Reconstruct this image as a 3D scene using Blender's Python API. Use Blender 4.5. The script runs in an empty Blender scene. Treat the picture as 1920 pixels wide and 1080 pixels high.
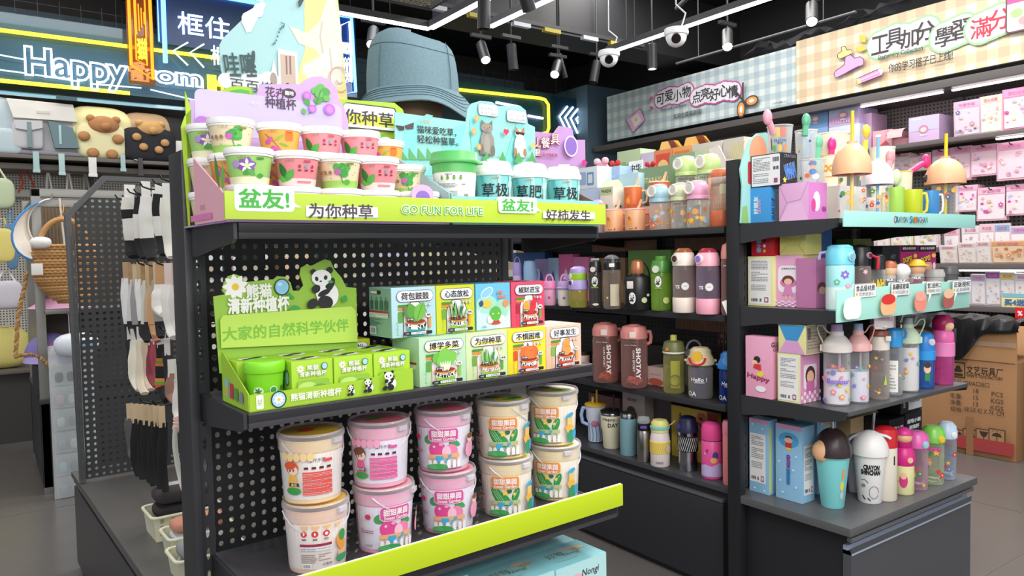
import bpy,bmesh,math,random
from mathutils import Vector,Matrix
from mathutils.geometry import tessellate_polygon

# ---------------------------------------------------------------- camera, world, lights, exposure
PI = math.pi
R_ = math.radians
SC = bpy.context.scene
COL = SC.collection
F_PX = 1403.6
CAM = Vector((0,0,1.40))
def _basis():
    yaw,pitch,roll = R_(35.334),R_(-2.494),R_(-1.103)
    cy,sy,cp,sp = math.cos(yaw),math.sin(yaw),math.cos(pitch),math.sin(pitch)
    f = Vector((sy*cp,cy*cp,sp));r = Vector((cy,-sy,0));u = r.cross(f)
    cr,sr = math.cos(roll),math.sin(roll)
    return cr*r+sr*u,-sr*r+cr*u,f
RR,UU,FF = _basis()
cam_d = bpy.data.cameras.new('camera');cam = bpy.data.objects.new('camera',cam_d);COL.objects.link(cam)
m3 = Matrix((RR,UU,-FF)).transposed()
cam.matrix_world = Matrix.Translation(CAM) @ m3.to_4x4()
cam_d.sensor_width = 36;cam_d.lens = 36*F_PX/1920;cam_d.clip_start = .02;cam_d.clip_end = 60
SC.camera = cam
SC.view_settings.view_transform = 'Standard';SC.view_settings.look = 'None'
SC.view_settings.gamma = 1;SC.view_settings.use_curve_mapping = False
SC.view_settings.exposure = 0.30
w = bpy.data.worlds.new('shop_ambience');SC.world = w;w.use_nodes = True
w.node_tree.nodes['Background'].inputs[0].default_value = (.93,.96,1,1)
w.node_tree.nodes['Background'].inputs[1].default_value = .62
def area(loc,sx,sy,power,rot=(0,0,0),color=(1,.97,.93)):  # unseen area light for fill, no lamp body is modelled
    d = bpy.data.lights.new('shop_fill_light','AREA');d.shape = 'RECTANGLE';d.size = sx;d.size_y = sy
    d.energy = power;d.color = color
    o = bpy.data.objects.new('shop_fill_light',d);o.location = loc;o.rotation_euler = rot;COL.objects.link(o)
    return o
area((0.1,-.9,2.15),2.6,.5,34,(R_(62),0,R_(-20)))  # added low front fill that brightens the near rack and its buckets
area((0.75,0.95,3.3),1.6,.4,8)
area((1.5,.2,2.4),1.4,.4,22,(R_(50),0,R_(-50)))  # added tilted fill below the ceiling, aimed at the right-hand racks
area((3.6,1.0,3.9),2.4,.5,80)
area((4.6,3.6,3.9),.6,4,95)
area((1.6,4.9,3.9),3,.6,50,color=(.95,.97,1))
area((-.6,4.4,3.9),.6,4,60)
def spot(loc,target,power,size=60,color=(1,.93,.82),blend=.6,rad=.05):
    d = bpy.data.lights.new('track_spot_beam','SPOT');d.energy = power;d.spot_size = R_(size);d.spot_blend = blend
    d.shadow_soft_size = .02;d.color = color
    o = bpy.data.objects.new('track_spot_beam',d);o.location = loc
    o.rotation_euler = (Vector(target)-Vector(loc)).to_track_quat('-Z','Y').to_euler();COL.objects.link(o)

# ---------------------------------------------------------------- measuring helpers (rays from the surveyed camera position to shelf planes)
def ray(px,py):
    return RR*((px-960)/F_PX) - UU*((py-540)/F_PX) + FF
def atz(px,py,z):
    d = ray(px,py);return CAM + d*((z-CAM.z)/d.z)
def atx(px,py,x):
    d = ray(px,py);return CAM + d*(x/d.x)
def aty(px,py,y):
    d = ray(px,py);return CAM + d*(y/d.y)
def proj(p):
    d = Vector(p)-CAM;k = d.dot(FF)
    return 960+F_PX*d.dot(RR)/k,540-F_PX*d.dot(UU)/k
def depth(p): return (Vector(p)-CAM).dot(FF)
def ztop(p,py):                       # height above p at which the vertical through p meets image row py
    a,b = -1.0,3.0
    for _ in range(40):
        m = (a+b)/2
        if proj((p[0],p[1],p[2]+m))[1] > py: a = m
        else: b = m
    return (a+b)/2
def along(p,d,px):                   # length along d from p to image column px
    a,b = -.0,3.0
    s = 1 if proj(Vector(p)+Vector(d)*.5)[0] > proj(p)[0] else -1
    for _ in range(40):
        m = (a+b)/2
        if (proj(Vector(p)+Vector(d)*m)[0]-px)*s < 0: a = m
        else: b = m
    return (a+b)/2
A = R_(2.493)                          # the main rack stands turned by this much
EX = Vector((math.cos(A),math.sin(A),0));EY = Vector((-math.sin(A),math.cos(A),0));EZ = Vector((0,0,1))
def mw(x,y,z): return EX*x + EY*y + EZ*z
def aty_m(px,py,y):
    d = ray(px,py);p = CAM + d*(y/d.dot(EY));return Vector((p.dot(EX),p.dot(EY),p.z))
def face_rot(p): return -math.atan2(p[0],p[1])

# ---------------------------------------------------------------- materials
MATS = {}
def srgb(h):
    h = h.lstrip('#');c = [int(h[i:i+2],16)/255 for i in (0,2,4)]
    return tuple(((x/12.92) if x <= .04045 else ((x+.055)/1.055)**2.4) for x in c)
def mat(h,rough=.5,metal=0,bump=0,scale=200,coat=0,var=0,spec=.5):
    k = (h,rough,metal,bump,scale,coat,var,spec)
    if k in MATS: return MATS[k]
    m = bpy.data.materials.new('paint_'+h.strip('#'));m.use_nodes = True
    nt = m.node_tree;b = nt.nodes['Principled BSDF']
    c = srgb(h);b.inputs['Base Color'].default_value = (*c,1)
    b.inputs['Roughness'].default_value = rough;b.inputs['Metallic'].default_value = metal
    b.inputs['Coat Weight'].default_value = coat;b.inputs['Coat Roughness'].default_value = .08
    b.inputs['Specular IOR Level'].default_value = spec
    if bump or var:
        tc = nt.nodes.new('ShaderNodeTexCoord');n = nt.nodes.new('ShaderNodeTexNoise');n.inputs['Scale'].default_value = scale
        n.inputs['Detail'].default_value = 3
        nt.links.new(tc.outputs['Object'],n.inputs['Vector'])
        if bump:
            bp = nt.nodes.new('ShaderNodeBump');bp.inputs['Strength'].default_value = bump;bp.inputs['Distance'].default_value = .004
            nt.links.new(n.outputs['Fac'],bp.inputs['Height']);nt.links.new(bp.outputs['Normal'],b.inputs['Normal'])
        if var:
            mx = nt.nodes.new('ShaderNodeMix');mx.data_type = 'RGBA'
            mx.inputs[6].default_value = (*[x*(1-var) for x in c],1);mx.inputs[7].default_value = (*[min(1,x*(1+var)) for x in c],1)
            nt.links.new(n.outputs['Fac'],mx.inputs[0]);nt.links.new(mx.outputs[2],b.inputs['Base Color'])
    m.diffuse_color = (*c,1)
    MATS[k] = m;return m
def clear(h='ffffff',fac=.22,rough=.08,tint=None):       # thin clear plastic
    k = ('clear',h,fac,rough,tint)
    if k in MATS: return MATS[k]
    m = bpy.data.materials.new('clear_plastic_'+h);m.use_nodes = True;nt = m.node_tree
    b = nt.nodes['Principled BSDF'];b.inputs['Base Color'].default_value = (*srgb(h),1);b.inputs['Roughness'].default_value = rough
    b.inputs['Coat Weight'].default_value = .6
    t = nt.nodes.new('ShaderNodeBsdfTransparent');t.inputs[0].default_value = (*srgb(tint or h),1)
    lw = nt.nodes.new('ShaderNodeLayerWeight');lw.inputs[0].default_value = .35
    ma = nt.nodes.new('ShaderNodeMath');ma.operation = 'MULTIPLY_ADD';ma.inputs[1].default_value = .5;ma.inputs[2].default_value = fac
    ma.use_clamp = True
    mx = nt.nodes.new('ShaderNodeMixShader')
    nt.links.new(lw.outputs['Facing'],ma.inputs[0]);nt.links.new(ma.outputs[0],mx.inputs[0])
    nt.links.new(t.outputs[0],mx.inputs[1]);nt.links.new(b.outputs[0],mx.inputs[2])
    nt.links.new(mx.outputs[0],nt.nodes['Material Output'].inputs[0])
    MATS[k] = m;return m
def glow(h,s=8):
    k = ('glow',h,s)
    if k in MATS: return MATS[k]
    m = bpy.data.materials.new('lit_'+h);m.use_nodes = True;b = m.node_tree.nodes['Principled BSDF']
    b.inputs['Base Color'].default_value = (*srgb(h),1)
    b.inputs['Emission Color'].default_value = (*srgb(h),1);b.inputs['Emission Strength'].default_value = s
    MATS[k] = m;return m
def pegmat(h,pitch=.025,hole='101012'):                    # distant pegboard, holes too small to pick apart
    k = ('peg',h,pitch)
    if k in MATS: return MATS[k]
    m = bpy.data.materials.new('distant_pegboard');m.use_nodes = True;nt = m.node_tree;b = nt.nodes['Principled BSDF']
    b.inputs['Roughness'].default_value = .5
    g = nt.nodes.new('ShaderNodeNewGeometry');sx = nt.nodes.new('ShaderNodeSeparateXYZ');nt.links.new(g.outputs['Position'],sx.inputs[0])
    ad = nt.nodes.new('ShaderNodeMath');ad.operation = 'ADD'
    nt.links.new(sx.outputs['X'],ad.inputs[0]);nt.links.new(sx.outputs['Y'],ad.inputs[1])
    def cell(src):
        a = nt.nodes.new('ShaderNodeMath');a.operation = 'PINGPONG';a.inputs[1].default_value = pitch/2
        nt.links.new(src,a.inputs[0]);q = nt.nodes.new('ShaderNodeMath');q.operation = 'POWER';q.inputs[1].default_value = 2
        nt.links.new(a.outputs[0],q.inputs[0]);return q.outputs[0]
    s = nt.nodes.new('ShaderNodeMath');s.operation = 'ADD';nt.links.new(cell(ad.outputs[0]),s.inputs[0]);nt.links.new(cell(sx.outputs['Z']),s.inputs[1])
    lt = nt.nodes.new('ShaderNodeMath');lt.operation = 'LESS_THAN';lt.inputs[1].default_value = (pitch*.26)**2
    nt.links.new(s.outputs[0],lt.inputs[0])
    mx = nt.nodes.new('ShaderNodeMix');mx.data_type = 'RGBA';mx.inputs[6].default_value = (*srgb(h),1);mx.inputs[7].default_value = (*srgb(hole),1)
    nt.links.new(lt.outputs[0],mx.inputs[0]);nt.links.new(mx.outputs[2],b.inputs['Base Color'])
    MATS[k] = m;return m
def gingham(a,bcol,ccol,cell=.09):
    m = bpy.data.materials.new('gingham_print');m.use_nodes = True;nt = m.node_tree;b = nt.nodes['Principled BSDF'];b.inputs['Roughness'].default_value = .5
    g = nt.nodes.new('ShaderNodeNewGeometry');sx = nt.nodes.new('ShaderNodeSeparateXYZ');nt.links.new(g.outputs['Position'],sx.inputs[0])
    def st(src):
        a_ = nt.nodes.new('ShaderNodeMath');a_.operation = 'DIVIDE';a_.inputs[1].default_value = cell*2;nt.links.new(src,a_.inputs[0])
        f_ = nt.nodes.new('ShaderNodeMath');f_.operation = 'FRACT';nt.links.new(a_.outputs[0],f_.inputs[0])
        l = nt.nodes.new('ShaderNodeMath');l.operation = 'LESS_THAN';l.inputs[1].default_value = .5;nt.links.new(f_.outputs[0],l.inputs[0]);return l.outputs[0]
    s = nt.nodes.new('ShaderNodeMath');s.operation = 'ADD';nt.links.new(st(sx.outputs['Y']),s.inputs[0]);nt.links.new(st(sx.outputs['Z']),s.inputs[1])
    d = nt.nodes.new('ShaderNodeMath');d.operation = 'DIVIDE';d.inputs[1].default_value = 2;nt.links.new(s.outputs[0],d.inputs[0])
    r = nt.nodes.new('ShaderNodeValToRGB');r.color_ramp.interpolation = 'CONSTANT'
    r.color_ramp.elements[0].color = (*srgb(a),1);r.color_ramp.elements[1].position = .4;r.color_ramp.elements[1].color = (*srgb(bcol),1)
    e = r.color_ramp.elements.new(.9);e.color = (*srgb(ccol),1)
    nt.links.new(d.outputs[0],r.inputs[0]);nt.links.new(r.outputs[0],b.inputs['Base Color'])
    return m

BLACKM = mat('2b2c2f',.42,.0,.05,900)
DARKM = mat('232427',.45)
DECKM = mat('57585b',.38,.2,.04,700)
WHITEP = mat('f4f3f1',.35)
CHROME = mat('c9ccd0',.18,1)

# ---------------------------------------------------------------- mesh building
class MB:
    def __init__(s): s.v = [];s.f = [];s.m = [];s.sm = [];s.mats = []
    def mi(s,m):
        if m not in s.mats: s.mats.append(m)
        return s.mats.index(m)
    def add(s,vs,fs,m,smooth=False):
        o = len(s.v);s.v += [tuple(v) for v in vs];k = s.mi(m)
        for f in fs: s.f.append([i+o for i in f]);s.m.append(k);s.sm.append(smooth)
        return s
    def box(s,x0,x1,y0,y1,z0,z1,m):
        vs = [(x,y,z) for z in (z0,z1) for y in (y0,y1) for x in (x0,x1)]
        return s.add(vs,[(0,2,3,1),(4,5,7,6),(0,1,5,4),(2,6,7,3),(0,4,6,2),(1,3,7,5)],m)
    def bbox(s,x0,x1,y0,y1,z0,z1,m,b=.004):        # box with chamfered edges
        bm = bmesh.new();bmesh.ops.create_cube(bm,size=1)
        for v in bm.verts: v.co = Vector(((x0+x1)/2+v.co.x*(x1-x0),(y0+y1)/2+v.co.y*(y1-y0),(z0+z1)/2+v.co.z*(z1-z0)))
        bmesh.ops.bevel(bm,geom=bm.edges[:],offset=b,segments=2,affect='EDGES',profile=.7)
        bm.verts.index_update();s.add([v.co for v in bm.verts],[[v.index for v in f.verts] for f in bm.faces],m,True);bm.free();return s
    def lathe(s,prof,m,seg=24,c=(0,0,0),cap0=False,cap1=False,sx=1,sy=1,smooth=True):
        vs = [];n = len(prof)
        for r,z in prof:
            for i in range(seg):
                a = 2*PI*i/seg;vs.append((c[0]+r*math.cos(a)*sx,c[1]+r*math.sin(a)*sy,c[2]+z))
        fs = [(j*seg+i,j*seg+(i+1) % seg,(j+1)*seg+(i+1) % seg,(j+1)*seg+i) for j in range(n-1) for i in range(seg)]
        s.add(vs,fs,m,smooth)
        if cap0: s.add(vs[:seg],[list(range(seg))[::-1]],m)
        if cap1: s.add(vs[-seg:],[list(range(seg))],m)
        return s
    def prism(s,poly,axis,a,b,m,side=None):          # polygon in the two other axes, extruded a..b
        def P(u,v,t): return {'x': (t,u,v),'y': (u,t,v),'z': (u,v,t)}[axis]
        n = len(poly);tri = tessellate_polygon([[Vector((u,v,0)) for u,v in poly]])
        va = [P(u,v,a) for u,v in poly];vb = [P(u,v,b) for u,v in poly]
        s.add(va,[tuple(t) for t in tri],m);s.add(vb,[tuple(t)[::-1] for t in tri],m)
        s.add(va+vb,[(i,(i+1) % n,n+(i+1) % n,n+i) for i in range(n)],side or m);return s
    def tube(s,pts,r,m,seg=8,rs=None,closed=False,flat=1):
        pts = [Vector(p) for p in pts];n = len(pts);vs = []
        up = Vector((0,0,1));prev = None
        for i,p in enumerate(pts):
            if closed: t = (pts[(i+1) % n]-pts[i-1]).normalized()
            else: t = (pts[min(i+1,n-1)]-pts[max(i-1,0)]).normalized()
            if prev is None:
                a = up if abs(t.dot(up)) < .9 else Vector((1,0,0));x = t.cross(a).normalized()
            else: x = (prev - t*prev.dot(t)).normalized()
            prev = x;y = t.cross(x);rr = rs[i] if rs else r
            for k in range(seg):
                q = 2*PI*k/seg;vs.append(p+x*math.cos(q)*rr+y*math.sin(q)*rr*flat)
        L = n if closed else n-1
        fs = [(i*seg+k,i*seg+(k+1) % seg,((i+1) % n)*seg+(k+1) % seg,((i+1) % n)*seg+k) for i in range(L) for k in range(seg)]
        s.add(vs,fs,m,True)
        if not closed: s.add(vs[:seg],[list(range(seg))[::-1]],m);s.add(vs[-seg:],[list(range(seg))],m)
        return s
    def ball(s,c,r,m,seg=16,ring=10,sc=(1,1,1),z0=-1,z1=1):
        a0,a1 = math.asin(z0),math.asin(z1)
        prof = [(max(1e-4,math.cos(a0+(a1-a0)*i/ring)*r),math.sin(a0+(a1-a0)*i/ring)*r*sc[2]) for i in range(ring+1)]
        return s.lathe(prof,m,seg,c,sx=sc[0],sy=sc[1])
    def xf(s,M):
        s.v = [tuple(M @ Vector(v)) for v in s.v];return s
    def build(s,name,parent=None,kind=None,label=None):
        me = bpy.data.meshes.new(name);me.from_pydata(s.v,[],s.f)
        for m in s.mats: me.materials.append(m)
        me.polygons.foreach_set('material_index',s.m);me.polygons.foreach_set('use_smooth',s.sm)
        bm = bmesh.new();bm.from_mesh(me);bmesh.ops.remove_doubles(bm,verts=bm.verts,dist=1e-6)
        bmesh.ops.recalc_face_normals(bm,faces=bm.faces);bm.to_mesh(me);bm.free()
        if any(s.sm):
            try: me.set_sharp_from_angle(angle=R_(38))
            except Exception: pass
        o = bpy.data.objects.new(name,me);COL.objects.link(o)
        if parent is not None: o.parent = parent
        if kind: o['kind'] = kind
        if label: o['label'] = label
        return o
def thing(name,label,cat,loc=(0,0,0),rz=0,group=None):
    o = bpy.data.objects.new(name,None);o.empty_display_size = .02;COL.objects.link(o)
    o.location = loc;o.rotation_euler = (0,0,rz);o['label'] = label;o['category'] = cat
    if group: o['group'] = group
    return o
def struct(name,mb,parent=None):
    o = mb.build(name,parent)
    if parent is None: o['kind'] = 'structure'
    return o
def lerp(a,b,t): return a+(b-a)*t
def rr_poly(x0,y0,x1,y1,r,n=5):
    pts = []
    for cx,cy,a0 in ((x1-r,y0+r,-90),(x1-r,y1-r,0),(x0+r,y1-r,90),(x0+r,y0+r,180)):
        for i in range(n+1):
            a = R_(a0+90*i/n);pts.append((cx+r*math.cos(a),cy+r*math.sin(a)))
    return pts
def ell_poly(cx,cy,rx,ry,rot=0,n=20):
    c,s = math.cos(rot),math.sin(rot)
    return [(cx+rx*math.cos(a)*c-ry*math.sin(a)*s,cy+rx*math.cos(a)*s+ry*math.sin(a)*c) for a in [2*PI*i/n for i in range(n)]]

# ---------------------------------------------------------------- flat print (lettering and pictures) laid on a surface
TXT = {}
def text_mesh(s,bold):
    k = (s,bold)
    if k in TXT: return TXT[k]
    c = bpy.data.curves.new('glyphs','FONT');c.body = s;c.size = 1;c.resolution_u = 2;c.fill_mode = 'FRONT';c.offset = bold
    o = bpy.data.objects.new('glyphs',c);COL.objects.link(o)
    dg = bpy.context.evaluated_depsgraph_get();me = bpy.data.meshes.new_from_object(o.evaluated_get(dg))
    vs = [(v.co.x,v.co.y) for v in me.vertices];fs = [tuple(p.vertices) for p in me.polygons]
    bpy.data.objects.remove(o);bpy.data.curves.remove(c);bpy.data.meshes.remove(me)
    if not vs: vs = [(0,0),(1,0),(1,1)];fs = []
    x0 = min(v[0] for v in vs);x1 = max(v[0] for v in vs);y0 = min(v[1] for v in vs);y1 = max(v[1] for v in vs)
    TXT[k] = (vs,fs,x0,x1,y0,y1);return TXT[k]
class Art:
    """polygons and lettering in (u, v); each new shape lies a hair above the last"""
    def __init__(s,rough=.5): s.items = [];s.n = 0;s.rough = rough
    def _m(s,c): return c if not isinstance(c,str) else mat(c,s.rough)
    def _add(s,vs,fs,c,lift=1):
        s.n += lift;s.items.append((vs,fs,s._m(c),s.n));return s
    def poly(s,pts,c):
        tri = tessellate_polygon([[Vector((u,v,0)) for u,v in pts]])
        return s._add(list(pts),[tuple(t) for t in tri],c)
    def rect(s,x0,y0,x1,y1,c): return s._add([(x0,y0),(x1,y0),(x1,y1),(x0,y1)],[(0,1,2,3)],c)
    def rrect(s,x0,y0,x1,y1,c,r=None): return s.poly(rr_poly(x0,y0,x1,y1,r or min(abs(x1-x0),abs(y1-y0))*.3),c)
    def ell(s,cx,cy,rx,ry,c,rot=0,n=18): return s.poly(ell_poly(cx,cy,rx,ry,rot,n),c)
    def line(s,pts,w,c):
        vs = [];fs = []
        for i,p in enumerate(pts):
            a = Vector(pts[max(i-1,0)]);b = Vector(pts[min(i+1,len(pts)-1)]);t = (b-a)
            t = t.normalized() if t.length else Vector((1,0));n = Vector((-t.y,t.x))*w/2;q = Vector(p)
            vs += [tuple(q+n),tuple(q-n)]
            if i: fs.append((2*i-2,2*i-1,2*i+1,2*i))
        return s._add(vs,fs,c)
    def leaf(s,x,y,l,w,a,c):
        pts = [(l*t,w/2*math.sin(PI*t)) for t in (0,.15,.3,.5,.7,.85,1)];pts += [(u,-v) for u,v in pts[-2:0:-1]]
        ca,sa = math.cos(a),math.sin(a)
        return s.poly([(x+u*ca-v*sa,y+u*sa+v*ca) for u,v in pts],c)
    def flower(s,x,y,r,n,c,cc,w=.55):
        for i in range(n): s.leaf(x,y,r,r*w,2*PI*i/n+.3,c);s.n -= .85
        s.n += .8
        if cc: s.ell(x,y,r*.28,r*.28,cc,n=10)
        return s
    def text(s,t,cx,cy,h,c,bold=.02,w=None,out=None,ow=.05,rot=0,shear=0,vert=False):
        """h = cap height of the whole string; w = forced width"""
        if vert:
            k = len(t);
            for i,ch in enumerate(t): s.text(ch,cx,cy+h*(k/2-i-.5),h*.86,c,bold,None,out,ow)
            return s
        vs,fs,x0,x1,y0,y1 = text_mesh(t,0);sy = h/max(1e-6,y1-y0);sx = (w/max(1e-6,x1-x0)) if w else sy
        mx,my = (x0+x1)/2,(y0+y1)/2;ca,sa = math.cos(rot),math.sin(rot)
        def T(du,dv):
            r = []
            for u,v in vs:
                u = (u+du-mx)*sx + shear*(v-my)*sy;v = (v+dv-my)*sy;r.append((cx+u*ca-v*sa,cy+u*sa+v*ca))
            return r
        def thick(b,c):                                # a heavier weight: the same glyphs laid side by side
            V = [];Fs = []
            if b < .006: offs = [(0,0)]
            else:
                k = 4 if b < .04 else 8;offs = [(b*math.cos(2*PI*(i+.5)/k),b*math.sin(2*PI*(i+.5)/k)) for i in range(k)]
            for q_,(du,dv) in enumerate(offs): s._add(T(du,dv),fs,c,1 if q_ == 0 else .22)
        if out: thick(bold*1.0+ow,out)
        thick(bold*1.0,c)
        return s
    def lines(s,x0,y0,x1,y1,n,c,fill=.45):        # rows of small print
        rnd = random.Random(int(abs(x0*7919+y0*104729)*1000)+n);st = (y1-y0)/n
        for i in range(n):
            x = x0;s.n -= 0 if i == 0 else 1
            while x < x1-.001:
                l = min(x1-x,(x1-x0)*rnd.uniform(.06,.22))
                s.rect(x,y0+st*i,x+l*.86,y0+st*(i+fill),c);s.n -= 1;x += l
                if rnd.random() < .06: break
            s.n += 1
        return s
    def bars(s,x0,y0,x1,y1,c='222222'):
        rnd = random.Random(5);x = x0
        while x < x1:
            a = (x1-x0)*rnd.uniform(.015,.06);s.rect(x,y0,min(x1,x+a),y1,c);s.n -= 1;x += a+(x1-x0)*rnd.uniform(.02,.05)
        s.n += 1;return s
    def emit(s,parent,fn,name='print',step=None,eps=.00028,label=None):
        """fn(u, v, lift) -> point; step = largest facet width when the surface is curved"""
        mb = MB();bm = bmesh.new();mats = []
        for vs,fs,m,n in s.items:
            if m not in mats: mats.append(m)
            k = mats.index(m);bv = [bm.verts.new((u,v,n*eps)) for u,v in vs]
            for f in fs:
                try: bm.faces.new([bv[i] for i in f]).material_index = k
                except ValueError: pass
        if step and bm.verts:
            x0 = min(v.co.x for v in bm.verts);x1 = max(v.co.x for v in bm.verts)
            k = math.floor(x0/step)+1
            while k*step < x1:
                bmesh.ops.bisect_plane(bm,geom=bm.verts[:]+bm.edges[:]+bm.faces[:],plane_co=(k*step,0,0),plane_no=(1,0,0),dist=1e-7);k += 1
        for v in bm.verts: v.co = Vector(fn(v.co.x,v.co.y,v.co.z+eps*1.5))
        me = bpy.data.meshes.new(name);bm.to_mesh(me);bm.free()
        for m in mats: me.materials.append(m)
        o = bpy.data.objects.new(name,me);COL.objects.link(o);o.parent = parent
        if label: o['label'] = label
        return o
def on_front(y0=0,x0=0,z0=0):       # facing local -Y
    return lambda u,v,l: (x0+u,y0-l,z0+v)
def on_left(x=0,y0=0,z0=0):         # facing local -X ; u runs back-to-front as read from the left side
    return lambda u,v,l: (x-l,y0-u,z0+v)
def on_right(x=0,y0=0,z0=0):
    return lambda u,v,l: (x+l,y0+u,z0+v)
def on_top(z=0,x0=0,y0=0):
    return lambda u,v,l: (x0+u,y0+v,z+l)
def on_round(rf,ang=0,cx=0,cy=0,z0=0):      # wrapped on a body of radius rf(z); u is arc length at the middle
    def f(u,v,l):
        r = rf(v)+l;a = -PI/2+ang+u/max(1e-4,rf(0) if not hasattr(rf,'ref') else rf.ref)
        return (cx+r*math.cos(a),cy+r*math.sin(a),z0+v)
    return f
def prof_r(prof):
    pts = sorted([(z,r) for r,z in prof])
    def rf(z):
        if z <= pts[0][0]: return pts[0][1]
        for (a,ra),(b,rb) in zip(pts,pts[1:]):
            if a <= z <= b and b > a: return lerp(ra,rb,(z-a)/(b-a))
        return pts[-1][1]
    return rf

# ================================================================ the shop shell
def rect_struct(name,x0,x1,y0,y1,z0,z1,m):
    return struct(name,MB().box(x0,x1,y0,y1,z0,z1,m))
FLOORM = mat('64605e',.25,0,.02,6,0,.06)
rect_struct('floor',-5,7.4,-2.5,9,-.05,0,FLOORM)
CEILM = mat('1b1b1d',.75)
rect_struct('ceiling',-5,7.4,1.6,9,3.95,4.0,CEILM)
rect_struct('wall_back',-5,7.4,8.2,8.3,0,3.95,mat('4b4744',.6))
rect_struct('wall_right',6.75,6.85,-2.5,8.2,0,3.95,mat('2b2b2d',.6))
# ceiling beam and duct in dull black
rect_struct('trim_1',3.2,6.75,5.2,5.6,3.35,3.95,mat('2a2a2d',.6))
rect_struct('trim_2',-5,3.0,7.9,8.2,3.3,3.42,mat('3d3d40',.6))
# square pillar in the corner
PILM = mat('5f7684',.45)
pl = MB().box(5.93,6.7,6.75,7.45,0,3.4,PILM)
struct('trim_3',pl)
# pale floor reflections come from the lamps; thin dark joints of the tiles
jt = MB()
for i in range(9): jt.box(-4+i*1.2,-3.994+i*1.2,-2,8,0,.0012,mat('5f5b58',.5))
for i in range(9): jt.box(-5,7.2,-1+i*1.2,-.994+i*1.2,0,.0012,mat('5f5b58',.5))
o = jt.build('floor_joint');o['kind'] = 'structure';o.name = 'trim_4'

# ---------------------------------------------------------------- ceiling lamps
LEDH = mat('3a3a3c',.5)
def led(label,p,q,drop=.5):
    p = Vector(p);q = Vector(q);d = (q-p);L = d.length
    t = thing('strip_lamp',label,'lamp',p,math.atan2(d.y,d.x),'strip lamps under the ceiling')
    MB().box(0,L,-.022,.022,.006,.05,LEDH).build('housing',t)
    MB().box(0,L,-.019,.019,-.006,.006,glow('f2f4ff',9)).build('diffuser',t)
    w_ = MB()
    for x in (min(.3,L*.2),L-min(.3,L*.2)): w_.tube([(x,0,.05),(x,0,3.95-p.z)],.002,LEDH,5)
    w_.build('hanging_wire',t)
led('bright strip lamp running left under the ceiling mesh to the lamp corner',(.2,4.67,3.0),(2.64,4.67,3.0))
led('bright strip lamp running forward from the lamp corner beside the ceiling mesh',(2.645,4.65,3.0),(2.645,2.3,3.0))
led('middle bright strip lamp, passing behind the black spotlights',(2.98,4.40,3.0),(2.98,2.3,3.0))
led('long bright strip lamp above the security cameras',(4.16,4.48,3.0),(4.16,1.5,3.0))
SPM = mat('242527',.45)
def track_spot(label,px,py,z,lit,tilt=(0,0),L=.20,r=.040,power=0,group=None):
    p = atz(px,py,z)
    t = thing('track_spotlight',label,'spotlight',p,0,group or 'track spotlights')
    M = Matrix.Rotation(tilt[0],4,'X') @ Matrix.Rotation(tilt[1],4,'Y')
    if power >= 30:
        dn = ((CAM-p).normalized()*.8+Vector((tilt[1]*.5,0,-.62))).normalized();M = (-dn).to_track_quat('Z','Y').to_matrix().to_4x4()
    b = MB().lathe([(r,.012),(r,L),(r*.8,L+.006)],SPM,18,cap1=True);b.lathe([(r,.012),(r*1.02,0),(r*.86,0),(r*.84,.014)],SPM,18);b.xf(M);b.build('barrel',t)
    l = MB().lathe([(r*.85,.012),(.0005,.012)],glow('fff3dc',30) if lit else mat('3b3b3d',.2),18,smooth=False).xf(M);l.build('lens',t)
    top = M @ Vector((0,0,L))
    MB().tube([top,top+Vector((0,0,.06)),(top.x,top.y,3.95-p.z)],.008,SPM,6).build('stem',t)
    MB().box(top.x-.09,top.x+.09,top.y-.015,top.y+.015,top.z+.05,top.z+.075,SPM).build('adapter',t)
    if lit and power:
        spot(p+(M @ Vector((0,0,-.03))),p+(M @ Vector((0,0,-1))),power,75)
track_spot('lit spotlight glowing beside the blue hat crown',697,84,2.9,True,(.5,-.2),power=30)
track_spot('lit tilted spotlight right of the blue bucket hat',911,113,2.9,True,(.3,.45),power=30)
track_spot('lit tilted spotlight left of the small security camera',1040,140,2.9,True,(-.1,-.45),power=30)
track_spot('lit spotlight in the dark ceiling above the blue checked banner',1364,88,2.9,True,power=45)
track_spot('lit spotlight in the dark ceiling above the seam of the two banners',1522,41,2.9,True,power=45)
track_spot('softly lit black spotlight hanging straight down over the blue banner',1223,130,2.9,True,power=20)
track_spot('unlit black spotlight pointing down behind the bucket hat, between two lit ones',963,131,2.9,False,(0,-.1))
track_spot('unlit black spotlight beside the pillar, nearest the corner',1112,155,2.95,False,(0,.25))
track_spot('slim tilted black spotlight between the yellow neon frame and the pillar',1061,146,2.92,False,(0,-.35),r=.02)
track_spot('large black spotlight hanging under the strip lamp corner',907,55,2.78,False,(.05,0),L=.17)
track_spot('large tilted black spotlight at the top edge, under the middle strip lamp',993,20,2.78,False,(.2,-.5),L=.17)
def security_cam(label,px,py,z,s=1):
    p = atz(px,py,z)
    t = thing('security_camera',label,'camera',p,face_rot(p),'security cameras')
    MB().lathe([(.035*s,.1*s),(.075*s,.1*s),(.08*s,.075*s),(.075*s,.06*s)],WHITEP,22,cap1=True).build('base',t)
    MB().ball((0,0,.05*s),.066*s,WHITEP,22,14).build('dome',t)
    MB().tube([(0,-.045*s,.035*s),(0,-.067*s,.02*s)],.03*s,mat('1c1c20',.15),16).build('lens',t)
    MB().tube([(.03*s,0,.1*s),(.06*s,.02,.2*s),(.0,.1,.3),(0,.1,3.95-z)],.006,mat('bfc4c8',.4),6).build('cable',t)
security_cam('larger white dome camera under the long strip lamp',1268,84,2.80,1.05)
security_cam('smaller white dome camera next to the pillar',1142,122,2.90,1.1)
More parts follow.
